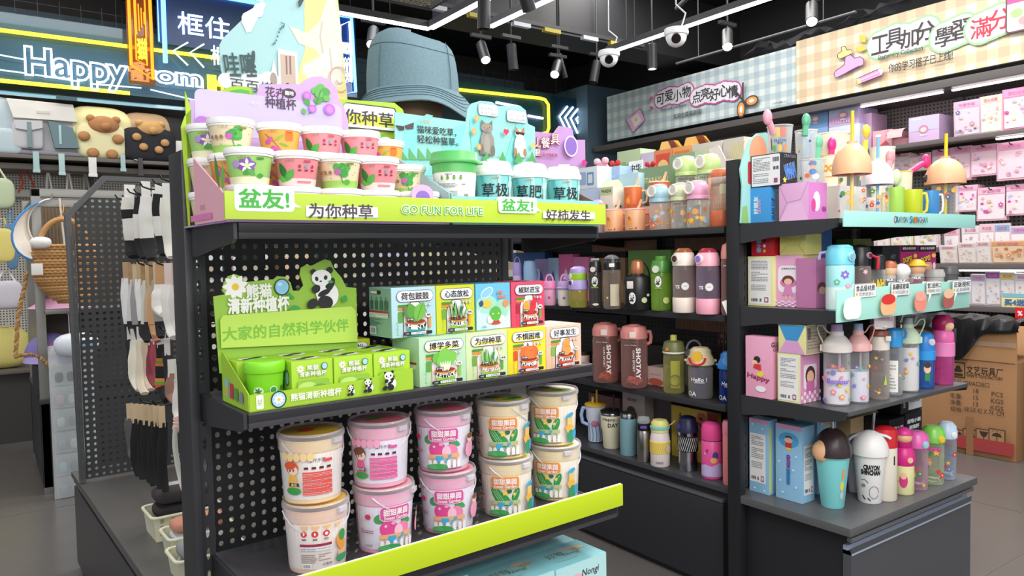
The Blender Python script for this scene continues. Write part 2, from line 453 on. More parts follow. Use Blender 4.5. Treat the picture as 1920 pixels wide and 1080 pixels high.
# open mesh ceiling panel over the lamp corner
tp = thing('ceiling_mesh_panel','olive-brown metal mesh panel hung under the black ceiling above the strip lamp corner','ceiling panel',(0.9,3.0,3.12))
gm = MB();GW = mat('6e6650',.5)
for i in range(44): gm.box(0,1.7,i*.037,i*.037+.006,0,.006,GW)
for i in range(48): gm.box(i*.0362,i*.0362+.005,0,1.6,.006,.012,GW)
o = gm.build('mesh',tp,kind='stuff')
fr = MB()
for a in ((-.02,1.72,-.02,0),(-.02,1.72,1.6,1.62),(-.02,0,0,1.6),(1.7,1.72,0,1.6)): fr.box(a[0],a[1],a[2],a[3],-.01,.02,LEDH)
for x in (0,1.7):
    for y in (0,1.6): fr.tube([(x,y,0),(x,y,.83)],.004,LEDH,5)
fr.build('frame',tp)
# pipes under the black ceiling
for lab,a,b,r in (('thin grey pipe slanting along the black ceiling over the security cameras',(3.3,1.2,3.55),(5.1,4.6,3.55),.02),
                     ('thin black cable rail hung below the ceiling above the blue banner',(5.2,3.0,3.1),(5.2,4.7,3.1),.012)):
    t = thing('ceiling_pipe',lab,'pipe',a);d = Vector(b)-Vector(a)
    MB().tube([(0,0,0),tuple(d)],r,mat('4c4c4e',.5),8).build('pipe',t)
    hg = MB()
    for q in (.15,.85): hg.tube([tuple(d*q),(d.x*q,d.y*q,3.95-a[2])],.004,mat('4c4c4e',.5),5)
    hg.build('hanger',t)
# black light track with adapters seen over the back wall
t = thing('light_track','black lighting track with white and yellow marks crossing over the yellow neon frame','track',(2.2,4.72,3.19))
MB().box(0,2.6,-.018,.018,0,.03,LEDH).build('rail',t)
for i,x in enumerate((.1,.45,.8,1.2,1.5,1.9,2.2)): MB().box(x,x+.16,-.02,.02,-.03,0,mat(('b9a82a','d0d6dd')[i % 2],.4)).build('adapter',t)
h_ = MB()
for x in (.3,1.4,2.4): h_.tube([(x,0,.03),(x,0,.76)],.004,LEDH,5)
h_.build('hanging_wire',t)

# ================================================================ perforated panels
def perf(mb,x0,z0,nx,nz,cw,ch,rx,rz,m,y=0,skip=None,thick=.0025):
    key = {}
    for j in range(nz):
        for i in range(nx):
            cx = x0+(i+.5)*cw;cz = z0+(j+.5)*ch
            if skip:
                s_ = skip(cx,cz)
                if s_ == 2: continue
                if s_ == 1:
                    mb.add([(cx-cw/2,y,cz-ch/2),(cx+cw/2,y,cz-ch/2),(cx+cw/2,y,cz+ch/2),(cx-cw/2,y,cz+ch/2)],[(0,1,2,3)],m);continue
            o = [(cx+dx*cw/2,y,cz+dz*ch/2) for dx,dz in ((1,0),(1,1),(0,1),(-1,1),(-1,0),(-1,-1),(0,-1),(1,-1))]
            h = [(cx+rx*math.cos(k*PI/4),y,cz+rz*math.sin(k*PI/4)) for k in range(8)]
            b = [(p[0],y+thick,p[2]) for p in h]
            mb.add(o+h+b,[(k,(k+1) % 8,8+(k+1) % 8,8+k) for k in range(8)]+[(8+k,8+(k+1) % 8,16+(k+1) % 8,16+k) for k in range(8)],m)
    return mb
def shelf_mb(w,d,th,m,lip=.0,x0=0):
    """shelf: local x right, front at y=0, back at y=d, top at z=0"""
    b = MB().bbox(x0,x0+w,0,d,-th,0,m,.0035)
    return b
def bracket(mb,x,d,m,h=.05,t=.006):
    mb.prism([(d,-.002),(d,-h),(d*.55,-h),(.03,-.028),(.0,-.022),(0,-.002)],'x',x,x+t,m)

# ================================================================ main rack (turned by A); local frame: x right, y away, z up
RK = mat('232427',.38,.1,.04,700)
RKL = mat('35363a',.4,.15,.04,700)
PANM = mat('1d1e20',.5)
rack = thing('gondola_rack','nearest black metal display rack with lime green strips, holding plant kits and buckets','display rack',(0,0,0),A)
bp_ = MB();perf(bp_,.485,.47,33,40,.025,.025,.0058,.0062,PANM,1.738)
bp_.build('pegboard',rack)
for i,x in enumerate((.428,1.322)):
    u = MB().bbox(x-.003*(1-i),x+(.013,.022)[i],(1.67,1.745)[i],1.775,0,(1.635,1.60)[i],RKL if i == 0 else RK,.004)
    u.build('upright',rack,label='slotted grey upright at the left end' if i == 0 else None)
sl = MB();perf(sl,.4415,.44,1,21,.030,.049,.0045,.014,RKL,1.69,thick=.004)
sl.build('slotted_strip',rack)
SH = [(1.470,1.385,.455,.90),(1.114,1.400,.466,.879),(.755,1.335,.478,.885)]
for z,yf,x0,w_ in SH:
    t = MB().bbox(x0-.008,x0+w_,yf,1.70,z-.022,z,RK if z > 1.4 else mat('454347',.36,.15,.04,700),.003)
    t.bbox(x0-.008,x0+w_,yf,yf+.012,z-.03,z-.0005,RK if z > 1.4 else mat('454347',.36,.15,.04,700),.003)
    o = t.build('shelf',rack)
    for x in (x0-.016,x0+w_+.002): b = MB();b.prism([(1.70,z+.0),(1.70,z-.06),(1.62,z-.06),(1.43,z-.038),(yf+.02,z-.038),(yf+.004,z-.03),(yf+.004,z)],'x',x,x+.007,RKL);b.build('bracket',o)
base = MB().bbox(.42,1.39,1.335,1.72,.425,.45,RKL,.004);base.build('base_deck',rack)
base = MB().box(.43,1.38,1.36,1.72,.04,.425,RK);base.build('base_cabinet',rack)
MB().bbox(.43,1.38,1.342,1.36,.07,.395,RK,.004).build('drawer_front',rack)
# other side of the same gondola (only its top is used)
MB().bbox(.625,1.39,1.775,2.22,1.448,1.470,RK,.003).build('rear_shelf',rack)
MB().bbox(.66,1.39,1.775,2.25,.425,.45,RK,.004).build('rear_deck',rack)
MB().box(.66,1.38,1.78,2.24,.04,.425,RK).build('rear_cabinet',rack)
for x in (.625,1.375): rb = MB();rb.prism([(1.77,1.448),(1.77,1.38),(1.9,1.40),(2.2,1.44),(2.2,1.448)],'x',x,x+.007,RK);rb.build('rear_bracket',rack)
# lime strips
LIME = mat('bcd21c',.45)
LIMEB = mat('b9dc3a',.45)
st = MB().bbox(.417,1.364,1.362,1.367,1.474,1.5245,mat('b4d03a',.45),.001)
topstrip = st.build('lettered_strip',rack,label='lime green strip with green and black lettering')
a = Art()
def mainx(px,py,y=1.36): return aty_m(px,py,y)
def panel(a_,x0,z0,x1,z1,c): a_.rrect(x0,z0,x1,z1,c,.006)
xs = lambda px: aty_m(px,400,1.36).x
a.rrect(xs(441),1.489,xs(553),1.536,'f6f7f6',.008)
a.poly([(xs(551),1.507),(xs(566),1.498),(xs(551),1.498)],'f6f7f6')
a.text('盆友!',xs(497),1.512,.034,'3fae3b',.03,xs(545)-xs(452))
a.rect(xs(574),1.481,xs(709),1.502,'ecedf0')
a.text('为你种草',xs(641),1.4925,.028,'4a3f42',.022,xs(702)-xs(583))
a.text('GO FUN FOR LIFE',xs(832),1.499,.0165,'55ad42',.012,xs(907)-xs(756),out='eef6d9',ow=.075)
a.rrect(xs(934),1.497,xs(1006),1.534,'f6f7f6',.008)
a.poly([(xs(1005),1.513),(xs(1014),1.503),(xs(1005),1.503)],'f6f7f6')
a.text('盆友!',xs(970),1.515,.028,'3fae3b',.03,xs(999)-xs(941))
a.rect(xs(1017),1.487,xs(1114),1.503,'ecedf0')
a.text('好柿发生',xs(1065),1.495,.026,'4a3f42',.022,xs(1107)-xs(1024))
# cardboard tongues that stand above the strip
tg = MB();tg.prism(rr_poly(xs(441),1.50,xs(553),1.536,.008),'y',1.3625,1.3665,WHITEP);tg.prism(rr_poly(xs(934),1.50,xs(1006),1.534,.008),'y',1.3625,1.3665,WHITEP)
tg.build('speech_tab',topstrip)
a.emit(topstrip,on_front(1.362),'lettering')
xl = mainx(540,1095,1.325).x
st = MB().bbox(.465,1.372,1.322,1.327,.757,.812,LIME,.001);st.box(.467,1.37,1.3265,1.329,.757,.8135,WHITEP)
st.build('plain_strip',rack,label='plain lime green strip with white edge along the bucket shelf')

# ================================================================ right gondola, long side facing left (world axes)
GR = mat('26272a',.38,.1,.04,700)
GD = mat('232428',.5)
gon = thing('gondola_rack','long black rack behind, its four levels full of mugs and bottles','display rack',(0,0,0))
for i,(z,y0) in enumerate(((1.500,1.895),(1.147,1.895),(.786,1.895))):
    for k,(ya,yb) in enumerate(((1.93,2.86),(2.865,3.79))):
        s_ = MB().bbox(2.40,2.78,ya,yb,z-.028,z,RKL,.003);o = s_.build('shelf',gon)
        for y in (ya+.01,yb-.015): b = MB();b.prism([(2.78,z-.03),(2.78,z-.075),(2.62,z-.06),(2.43,z-.04),(2.43,z-.03)],'y',y,y+.006,GR);b.build('bracket',o)
MB().bbox(2.40,2.80,1.915,3.79,.43,.452,mat('4a4b50',.35,.2,.04,700),.003).build('base_deck',gon)
MB().box(2.425,3.25,1.935,3.78,.0,.43,GD).build('base_cabinet',gon)
for ya,yb in ((1.95,2.84),(2.88,3.77)):
    d = MB().prism([(2.405,.03),(2.424,.03),(2.424,.385),(2.412,.385),(2.405,.37)],'y',ya,yb,mat('2d2e33',.4,.1));
    d.bbox(2.402,2.424,ya,yb,.385,.397,mat('8d9096',.25,.7),.002);d.build('drawer_front',gon)
MB().box(2.78,2.79,1.935,3.78,.45,1.50,pegmat('2a2a2d',.025,'0a0a0a')).build('back_panel',gon)
MB().box(2.90,2.91,1.935,3.78,.45,1.50,GD).build('rear_panel',gon)
for y in (1.93,2.85,3.76): MB().bbox(2.78,2.84,y,y+.03,.0,1.52,GR,.003).build('upright',gon)
# ribbed clear dividers hanging under the upper shelves
rib = clear('c9a58c',.35,.25,'e8cdb8')
for i,(ya,yb,z0,z1) in enumerate(((2.05,2.50,1.405,1.465),(2.62,3.10,1.41,1.465),(2.0,2.5,1.03,1.112))):
    r_ = MB();n = 46
    for k in range(n):
        y = lerp(ya,yb,k/n);y2 = lerp(ya,yb,(k+1)/n)
        r_.prism([(2.74,z0),(2.752 if k % 2 else 2.747,z0),(2.752 if k % 2 else 2.747,z1),(2.74,z1)],'y',y,y2-.002,rib)
    r_.build('ribbed_divider',gon)

# ================================================================ right end rack, facing the camera
en = thing('end_rack','black end rack at the right, carrying cups, bottles and pink gift boxes','display rack',(0,0,0))
MB().box(2.44,3.31,1.895,1.90,.45,1.74,pegmat('26272a',.03,'0c0c0d')).build('back_panel',en)
for x in (2.368,3.30):
    MB().bbox(x,x+.032,1.835,1.895,0,1.75,GR,.004).build('upright',en)
sl = MB();perf(sl,2.401,.47,1,26,.034,.048,.0045,.012,GR,1.85,thick=.004);sl.build('slotted_strip',en)
for z,yf in ((1.505,1.43),(1.187,1.40),(.845,1.40)):
    t = MB().bbox(2.385,3.26,yf,1.89,z-.016,z,mat('565658',.36,.15,.04,700),.003);o = t.build('shelf',en)
    for x in (2.374,3.262): b = MB();b.prism([(1.86,z+.0),(1.86,z-.075),(1.82,z-.075),(1.70,z-.058),(1.50,z-.05),(yf+.01,z-.03),(yf+.004,z)],'x',x,x+.01,RKL);b.build('bracket',o)
MB().bbox(2.37,3.315,1.385,1.89,.42,.45,mat('606062',.36,.15,.04,700),.004).build('base_deck',en)
MB().box(2.41,3.29,1.43,1.89,.0,.42,GD).build('base_cabinet',en)
MB().bbox(2.39,3.30,1.392,1.41,.395,.41,mat('707379',.3,.3),.002).build('rail',en)
d = MB().prism([(1.412,.36),(1.395,.375),(1.40,.345),(1.40,.03),(1.43,.03),(1.43,.36)],'x',2.40,3.29,mat('56585d',.35,.2,.03,700));d.build('drawer_front',en)
MB().prism([(1.396,.346),(1.415,.376),(1.43,.376),(1.43,.346)],'x',2.40,3.29,mat('a9b4cc',.3,.3)).build('handle_edge',en)
MB().box(2.385,2.395,1.86,1.90,.33,.44,GR).build('bracket',en)
# teal strips of the end rack
TEAL = mat('a8dfd2',.45)
t = MB().bbox(2.275,3.20,1.352,1.357,1.472,1.524,mat('a3dcd3',.45),.001)
s1 = t.build('lettered_strip',en,label='teal strip with small multicoloured lettering')
a = Art();word = 'CRAYON SHINCHAN';cols = ['b0306a','2456a8','2f9a4b','d8741f','6c3a97','1f8f8a']
xc = lambda px,py=412,y=1.35: aty(px,py,y).x
xa,xb = xc(1677),xc(1734)
for i,ch in enumerate(word):
    if ch != ' ': a.text(ch,lerp(xa,xb,(i+.5)/len(word)),1.499,.020+.004*(i in (0,7)),cols[i % 6],.02,(xb-xa)/len(word)*1.0)
a.emit(s1,on_front(1.352),'lettering',eps=.0005)
t = MB().bbox(2.235,3.155,1.352,1.357,1.163,1.2695,TEAL,.001)
s2 = t.build('lettered_strip',en,label='teal strip with four white speech bubbles')
a = Art();tg = MB()
for k,(pa,pb,py0,py1,t1,t2) in enumerate(((1602,1643,533,560,'食品级材质','饮用更放心'),(1669,1704,530,556,'高硼硅玻璃','冷热饮品随心选'),(1733,1761,528,553,'宽口径杯口','畅快喝水 易清洗'),(1780,1815,526,551,'正版授权','正品保障'))):
    x0,x1 = xc(pa,545),xc(pb,545);z1 = aty(pa,py0,1.35).z;z0 = aty(pa,py1,1.35).z
    a.rrect(x0,z0,x1,z1,'8a8f92',.004);a.rrect(x0+.002,z0+.002,x1-.002,z1-.002,'f8faf9',.004)
    a.poly([(x0+.02,z0+.002),(x0+.012,z0-.03),(x0+.04,z0+.002)],'f8faf9')
    a.text(t1,(x0+x1)/2,lerp(z0,z1,.68),.020,'2d2d30',.008,(x1-x0)*.86)
    a.text(t2,(x0+x1)/2+.006,lerp(z0,z1,.27),.013,'6e7376',0,(x1-x0)*.72)
    a.flower(x0+.012,lerp(z0,z1,.3),.007,5,'f0b429',None)
    tg.prism(rr_poly(x0,z0,x1,z1,.004),'y',1.3525,1.3565,WHITEP)
# plain rounded stand-ins in the colours of the four printed lids
for px,c1,c2,w_ in ((1591,'f3f1f2','ffffff',.105),(1658,'eeb98a','d8342c',.10),(1718,'f0907f','f4a89a',.085),(1770,'b3605a','f1c6a2',.085)):
    x = xc(px,570);a.rrect(x-w_/2,1.172,x+w_/2,1.235,c1,.028)
    a.ell(x,1.226,w_*.46,.018,c2);
tg.build('speech_bubble',s2);a.emit(s2,on_front(1.352),'lettering',eps=.0005)

# ================================================================ goods on the main rack
def wrap(prof,ref,ang=0,z0=0):
    rf = prof_r(prof)
    def f(u,v,l):
        r = rf(v)+l;q = -PI/2+ang+u/ref
        return (r*math.cos(q),r*math.sin(q),z0+v)
    return f
def pm(px,py,y):
    p = aty_m(px,py,y);return (p.x,p.z)
def carton(name,label,cat,loc,rz,w,d,h,m,group=None,side=None,top=None,flaps=False):
    """box with its own panels: front-left-bottom corner is the origin, front faces local -Y"""
    t = thing(name,label,cat,loc,rz,group)
    b = MB().bbox(0,w,0,d,0,h,m,min(.0015,w*.02));b.build('carton_body',t)
    if side: MB().box(-.0004,0,.0015,d-.0015,.0015,h-.0015,side).build('side_panel',t)
    if top: MB().box(.0015,w-.0015,.0015,d-.0015,h,h+.0004,top).build('lid_flap',t)
    return t

# --- lime green backing card with hills behind the cups
LG = mat('a6c82c',.5);
t = thing('display_card','tall lime green backing card with green hills behind the paper cups','display card',mw(0,0,0),A)
y = 1.712
pts = [pm(*p,y) for p in ((352,424),(343,235),(352,210),(375,190),(395,178),(430,163),(445,161),(470,164),(480,185),(640,186),(740,193),(755,205),(762,225),(762,345))]
MB().prism(pts,'y',y,y+.004,LG).build('card',t)
MB().prism([(pm(353,424,1.662)[0],1.4705),(.4355,1.4705),(.4355,1.757),pm(358,205,1.662),pm(346,218,1.662),pm(339,238,1.662)],'y',1.660,1.664,LG).build('side_wing',t)
a = Art();P = lambda *q: pm(*q,y)
a.poly([P(*q) for q in ((388,187),(420,176),(432,170),(450,167),(466,170),(474,190))],'52b23e')
a.poly([P(*q) for q in ((392,189),(412,180),(430,184),(440,190))],'7cc745')
for i in range(9): a.line([P(349,250+i*18),P(368,240+i*18)],.006,'cbe45c')
a.rrect(*P(646,240),*P(741,203),'3c3a3a',.008);a.rrect(*P(645,237),*P(739,205),'f5f5f3',.007)
a.rect(*P(652,232),*P(738,222),'d7e33f')
a.text('为你种草',P(676,220)[0],P(676,221)[1],.036,'3d3436',.024,P(737,220)[0]-P(615,220)[0])
a.ell(*P(712,262),.022,.012,'4fb04a');a.ell(*P(722,266),.02,.012,'e9eef2')
a.rrect(*P(346,391),*P(383,374),'ececec',.005);a.text('玉桂',P(362,382)[0],P(362,382)[1],.014,'3b3b3b',.02)
a.ell(*P(372,330),.018,.035,'e89a2c')
a.emit(t,on_front(y),'printed_lettering')

# --- lilac flower-cup tray
t = thing('display_tray','lilac cardboard tray with flower header card holding the small paper cups','display box',mw(0,0,0),A)
LIL = mat('c2a0d2',.5);y = 1.690
pts = [P_ for P_ in (pm(*p,y) for p in ((358,400),(355,187),(449,192),(458,181),(480,180),(488,158),(563,158),(570,151),(585,144),(602,143),(616,149),(630,162),(636,187),(645,200),(653,226),(656,360)))]
MB().prism(pts,'y',y,y+.004,LIL).build('back_card',t)
a = Art();P = lambda *q: pm(*q,y)
a.rrect(*P(367,250),*P(640,197),'c4b8e4',.015)
a.text('花卉',P(516,173)[0],P(516,173)[1],.022,'47303f',.018,.046)
a.ell(*P(542,175),.016,.011,'3c2d38');a.text('趣味',P(542,175)[0],P(542,175)[1],.010,'ffffff',.02)
a.text('种植杯',P(526,194)[0],P(526,194)[1],.026,'47303f',.02,.072)
a.text('小花农',P(475,196)[0],P(475,194)[1],.009,'eedff5',.0)
for dx,dy,s_ in ((-8,-6,1),(2,-12,1),(10,-4,1.1),(4,6,1.1),(-4,12,.9),(-2,0,1),(12,8,.8)): a.ell(*P(599+dx,177+dy),.011*s_,.009*s_,('5fae4e','4a9a43')[int(s_*10) % 2])
a.line([P(577,215),P(592,196),P(600,170)],.002,'4a7d3a')
a.leaf(*P(580,200),.026,.014,2.2,'3f9a3c');a.leaf(*P(566,203),.016,.012,-1.2,'5aa84a')
for q,r_ in (((574,180),.010),((584,205),.010),((616,206),.014)): a.ell(*P(*q),r_,r_*.95,'b565c9');a.ell(*P(*q),r_*.6,r_*.6,'c681d8')
a.line([P(366,226),P(383,232),P(392,222)],.006,'9b5fb4');a.ell(*P(378,226),.014,.008,'a766bb')
a.emit(t,on_front(y),'printed_lettering')
x0,x1 = .427,.905
b = MB().box(x0,x1,1.385,y,1.4705,1.4735,LIL);b.build('tray_base',t)
MB().prism([(1.575,1.4735),(1.575,1.606),(1.385,1.520),(1.385,1.4735)],'x',x0-.003,x0,mat('eab0be',.5)).build('left_side',t)
b = MB().prism([(y,1.4735),(y,1.655),(1.62,1.645),(1.385,1.540),(1.385,1.4735)],'x',x1,x1+.003,mat('a5bfc4',.5));b.build('right_side',t)
a = Art();a.leaf(-.05,.005,.07,.022,1.9,'4f8f4e');a.leaf(-.03,.0,.05,.026,1.5,'7cbb58');a.rect(-.245,-.045,-.10,-.033,'e07fb8');a.text('混合花',-.16,-.02,.010,'b07a85',.0)
a.emit(t,lambda u,v,l: (x0-.003-l,1.36-u,1.525+v),'printed_lettering')
MB().box(x0,x1,1.385,1.388,1.4735,1.515,LIL).build('front_lip',t)
dk = MB().prism(ell_poly(.838,1.533,.028,.022),'y',1.384,1.387,mat('d5aee2',.5));dk.build('flower_tab',t)
a = Art();a.ell(.838,1.528,.017,.014,'8a6ac0');a.emit(t,on_front(1.384),'printed_flower')

# --- small paper cups
CUP_PROF = [(.0335,0),(.0345,.002),(.0425,.054)]
LIDP = [(.0425,.0535),(.0445,.0535),(.0448,.057),(.0465,.058),(.047,.0605),(.0465,.066),(.0455,.069),(.043,.0695),(.042,.067),(.0005,.067)]
def paper_cup(x,y,k,kind,label,rz=0):
    p = mw(x,y,1.4738+k*.0698);t = thing('paper_cup',label,'paper cup',p,face_rot(p)+rz,'paper flower-seed cups in the lilac tray')
    cols = {'green': ('a5d676','f0ecc9'),'pink': ('f0919b','f4dcd8'),'cream': ('efe0bb','9fce62'),'orange': ('f0b054','ef9f4c'),'tan': ('e3d2b0','b9a888')}[kind]
    MB().lathe([(0,0)]+CUP_PROF,mat(cols[0],.45),28).build('cup_body',t)
    MB().lathe(LIDP,WHITEP,32).build('lid',t)
    a = Art();rnd = random.Random(int(x*1000)+k)
    if kind == 'green':
        a.rect(-.06,.001,.06,.014,cols[1]);a.flower(-.004,.034,.017,6,'8d5fb4',None,.8);a.flower(-.004,.034,.014,5,'f6f0f4','f6e7a8',.4);a.ell(-.023,.037,.007,.007,'b695d4')
        a.leaf(-.012,.018,.018,.010,.5,'46a044');a.leaf(.010,.016,.018,.009,2.4,'5bb04b');a.leaf(.012,.014,.014,.01,.2,'46a044')
    elif kind == 'pink':
        a.rect(-.06,.001,.06,.015,cols[1]);a.leaf(-.022,.012,.036,.016,1.9,'2f7d3b');a.leaf(-.024,.009,.030,.015,.9,'54b04a');a.leaf(-.022,.010,.020,.012,2.7,'6cc055')
        for i in range(3): a.ell(.005+i*.012,.038,.0026,.0035,('a33c4b','6aa7c8','a33c4b')[i]);a.rect(.002+i*.012,.029,.008+i*.012,.032,'7c2836')
        a.line([(.0,.008),(.028,.008)],.004,'e58291')
    elif kind == 'cream':
        a.rect(-.06,.001,.06,.015,cols[1])
        for i in range(9): a.ell(.002+rnd.uniform(-.009,.011),.034+rnd.uniform(-.009,.012),.008,.007,('3f9f45','55b04d')[i % 2])
        a.ell(-.004,.032,.006,.006,'c45fb5');a.line([(.002,.024),(.006,.01)],.0015,'3f7f3a');a.ell(.014,.012,.006,.005,'4fae4a')
        for i in range(7): a.ell(rnd.uniform(-.035,.035),rnd.uniform(.014,.05),.001,.001,'5a4632',n=8)
        for i in range(3): a.ell(-.034+i*.009,.03,.003,.004,'9b7d58');
    elif kind == 'orange':
        a.line([(-.028,.045),(-.012,.03),(.006,.008)],.0014,'7d4a7c')
        for q in ((-.018,.034),(-.024,.028),(-.004,.012),(-.012,.016),(.0,.005)): a.ell(*q,.006,.005,'d15fae')
        a.leaf(-.01,.03,.025,.005,.6,'86b83f');a.leaf(-.002,.026,.022,.004,-.3,'6fae3c');a.rect(.012,.032,.026,.046,'e9792e')
    a.rect(.012,.046,.024,.050,{'green': '4f8d3f','pink': 'bc5563','cream': '6f8a35','orange': 'cd5b2a','tan': '8a6f4a'}[kind])
    a.text('小花农',-.012,.049,.005,'8a7a5a',.0)
    a.emit(t,wrap(CUP_PROF,.038),'printed_lettering',step=.006)
CN = [('fpx',467,2,'green','green paper cup with a purple and white flower, left end of the middle row'),
      ('fpx',556,2,'pink','pink paper cup with dark leaves, middle row, next to the purple-flower cup'),
      ('fpx',636,2,'cream','cream paper cup with green band, middle row between two pink cups'),
      ('fpx',707,2,'pink','pink paper cup with dark leaves at the right of the middle row'),
      ('bpx',435,3,'cream','cream paper cup with green plant, largest one in the top row'),
      ('bpx',525,3,'orange','orange paper cup with magenta blossoms in the top row'),
      ('bpx',604,3,'pink','pink paper cup with dark leaves, in the top row beside the orange cup'),
      ('bpx',675,3,'pink','last pink paper cup at the right of the top row')]
for row,px,k,kind,lab in CN:
    yy = 1.452 if row == 'fpx' else 1.548
    x = aty_m(px,300,yy).x
    paper_cup(x,yy,k-1,kind,lab)
    for q in range(k-1):
        vis = (row == 'fpx' and q == k-2)
        near = {467: 'under the purple-flower cup',556: 'under the left pink cup of the middle row',636: 'under the cream cup of the middle row',707: 'under the right pink cup of the middle row'}
        if row == 'fpx': paper_cup(x,yy,q,('cream','pink','cream','green')[int(px) % 4],'bottom-row paper cup showing its white lid, '+near[px])
        elif q == k-2: paper_cup(x,yy,q,'orange' if px < 500 else ('tan','orange')[px % 2],'half-hidden paper cup under the %s cup of the top row' % {435: 'large cream',525: 'orange',604: 'first pink',675: 'last pink'}[px])
        else: paper_cup(x,yy,q,'tan','hidden bottom paper cup in the stack under the %s top-row cup' % {435: 'large cream',525: 'orange',604: 'first pink',675: 'last pink'}[px])
def one(px,yy,k,kind,lab,base=True):
    x = aty_m(px,300,yy).x;paper_cup(x,yy,k,kind,lab)
one(783,1.44,0,'pink','single paper cup lid at the right end of the bottom row, beside the flower tab')
x = aty_m(761,320,1.54).x
paper_cup(x,1.54,1,'cream','cream paper cup half hidden at the right end of the middle row');paper_cup(x,1.54,0,'pink','hidden pink cup carrying the half-hidden cream cup at the right end')
x = aty_m(722,280,1.625).x - .004
for k,c in enumerate(('pink','cream','orange')): paper_cup(x+.012,1.639,k,c,('hidden pink cup at the foot of the back right stack','hidden cream cup in the middle of the back right stack','small orange paper cup at the back right end of the top row')[k])
x = .476
for k,c in enumerate(('tan','tan','green')): paper_cup(x,1.639,k,c,('hidden cup at the foot of the stack in the back left corner','brownish paper cup low in the back left corner of the tray','green paper cup with purple flower in the back left corner of the top row')[k])

# --- cat grass display
TQ = mat('8ec9c6',.5)
t = thing('display_tray','turquoise cat grass display box with two cats on its header card','display box',mw(0,0,0),A)
y = 1.665;P = lambda *q: pm(*q,y)
pts = [P(*q) for q in ((742,345),(740,210),(874,228),(876,205),(884,194),(900,189),(922,191),(934,199),(958,198),(975,198),(986,207),(990,232),(1003,238),(1004,345))]
MB().prism(pts,'y',y,y+.004,TQ).build('back_card',t)
a = Art()
for q in (((742,330),(760,240),(800,214),(812,217),(785,250),(770,330)),((800,330),(850,240),(874,230),(860,290),(830,330)),((880,225),(905,200),(920,200),(900,260),(885,300)),((940,320),(968,230),(985,210),(975,270),(960,320))):
    a.poly([P(*v) for v in q],'7cccc9')
for q in (749,766,783,800): a.poly([P(q,300),P(q,277),P(q+16,300)],'5aa562')
a.poly([P(740,235),P(757,237),P(757,244),P(748,245)],'3a2f33');a.poly([P(757,236),P(775,230),P(774,242),P(762,243)],'4a3a3c')
a.text('小花农',P(796,228)[0],P(796,228)[1],.010,'e4955e',.0)
a.text('猫咪爱吃草，',P(818,246)[0],P(818,246)[1],.0205,'24242a',.012,P(856,240)[0]-P(783,240)[0])
a.text('轻松种猫草。',P(820,263)[0],P(820,264)[1],.0205,'24242a',.012,P(859,240)[0]-P(783,240)[0])
def bubble(x0,y0,x1,y1,lines):
    a.rrect(*P(x0,y1),*P(x1,y0),'8b98a0',.008);a.rrect(P(x0,y1)[0]+.0015,P(x0,y1)[1]+.0015,P(x1,y0)[0]-.0015,P(x1,y0)[1]-.0015,'f4f6f7',.007)
    for i,s_ in enumerate(lines): a.text(s_,(P(x0,y0)[0]+P(x1,y0)[0])/2,lerp(P(x0,y0)[1],P(x0,y1)[1],(i+.5)/len(lines)),.008,'4b4f57',.0,(P(x1,y0)[0]-P(x0,y0)[0])*.85)
bubble(895,198,932,216,['GROW ME A CUP','OF CAT GRASS'])
bubble(948,210,985,228,['GOOD GOOD EAT','DAY DAY HAPPY'])
def cat_pic(cx,cy,s,body,dark,belly,shades):
    X,Z = P(cx,cy);W = 1.35*s;e = lambda dx,dz,rx,rz,c: a.ell(X+dx*W,Z+dz*s,rx*W,rz*s,c)
    a.poly([(X-.34*W,Z-1.0*s),(X-.30*W,Z-.2*s),(X-.18*W,Z+.25*s),(X+.18*W,Z+.25*s),(X+.34*W,Z-.1*s),(X+.38*W,Z-1.0*s)],body)
    e(0,-.45,.14 if not belly == body else .1,.5,belly);e(-.26,-.75,.10,.28,dark);e(.28,-.75,.10,.28,dark)
    a.poly([(X-.27*W,Z+.45*s),(X-.26*W,Z+.82*s),(X-.05*W,Z+.6*s)],dark);a.poly([(X+.27*W,Z+.45*s),(X+.26*W,Z+.82*s),(X+.05*W,Z+.6*s)],dark)
    e(0,.4,.28,.25,body if not shades else 'e9e2da');
    if shades: e(-.14,.5,.12,.12,'c98a56');e(.14,.5,.12,.12,'b9794a');a.poly([(X-.27*W,Z+.5*s),(X+.27*W,Z+.46*s),(X+.22*W,Z+.3*s),(X+.06*W,Z+.32*s),(X-.02*W,Z+.38*s),(X-.1*W,Z+.31*s),(X-.24*W,Z+.34*s)],'1d1d22')
    else: e(-.11,.43,.05,.05,'d9a441');e(.11,.43,.05,.05,'d9a441');e(-.11,.43,.02,.04,'1c1c1c');e(.11,.43,.02,.04,'1c1c1c')
    e(0,.3,.09,.06,'f0e8e2' if shades else '8d8583');e(0,.34,.03,.02,'5a3e3c');e(-.1,-.98,.09,.06,'efe9e3' if shades else dark);e(.12,-.98,.09,.06,'efe9e3' if shades else dark)
cat_pic(910,255,.052,'8d8580','6f6764','9b938c',False)
cat_pic(970,264,.046,'e8e0d8','9a7a62','f3eeea',True)
for q in ((888,224),(883,248),(892,277)): a.ell(*P(*q),.007,.009,'e8934a');a.ell(*P(*q),.004,.006,'f2b070')
a.ell(*P(993,274),.006,.008,'d8b24a');a.ell(P(942,247)[0]-.004,P(942,247)[1],.005,.005,'d8344f');a.ell(P(942,247)[0]+.004,P(942,247)[1],.005,.005,'d8344f');a.poly([P(936,248),P(948,248),P(942,256)],'d8344f')
for q in (905,935,965,990): a.poly([P(q-8,306),P(q,285),P(q+8,306)],'4f9a58')
a.emit(t,on_front(y),'printed_lettering')
cx0 = .912;cx1 = 1.352
MB().box(cx0,cx1,1.380,y,1.4705,1.4735,TQ).build('tray_base',t)
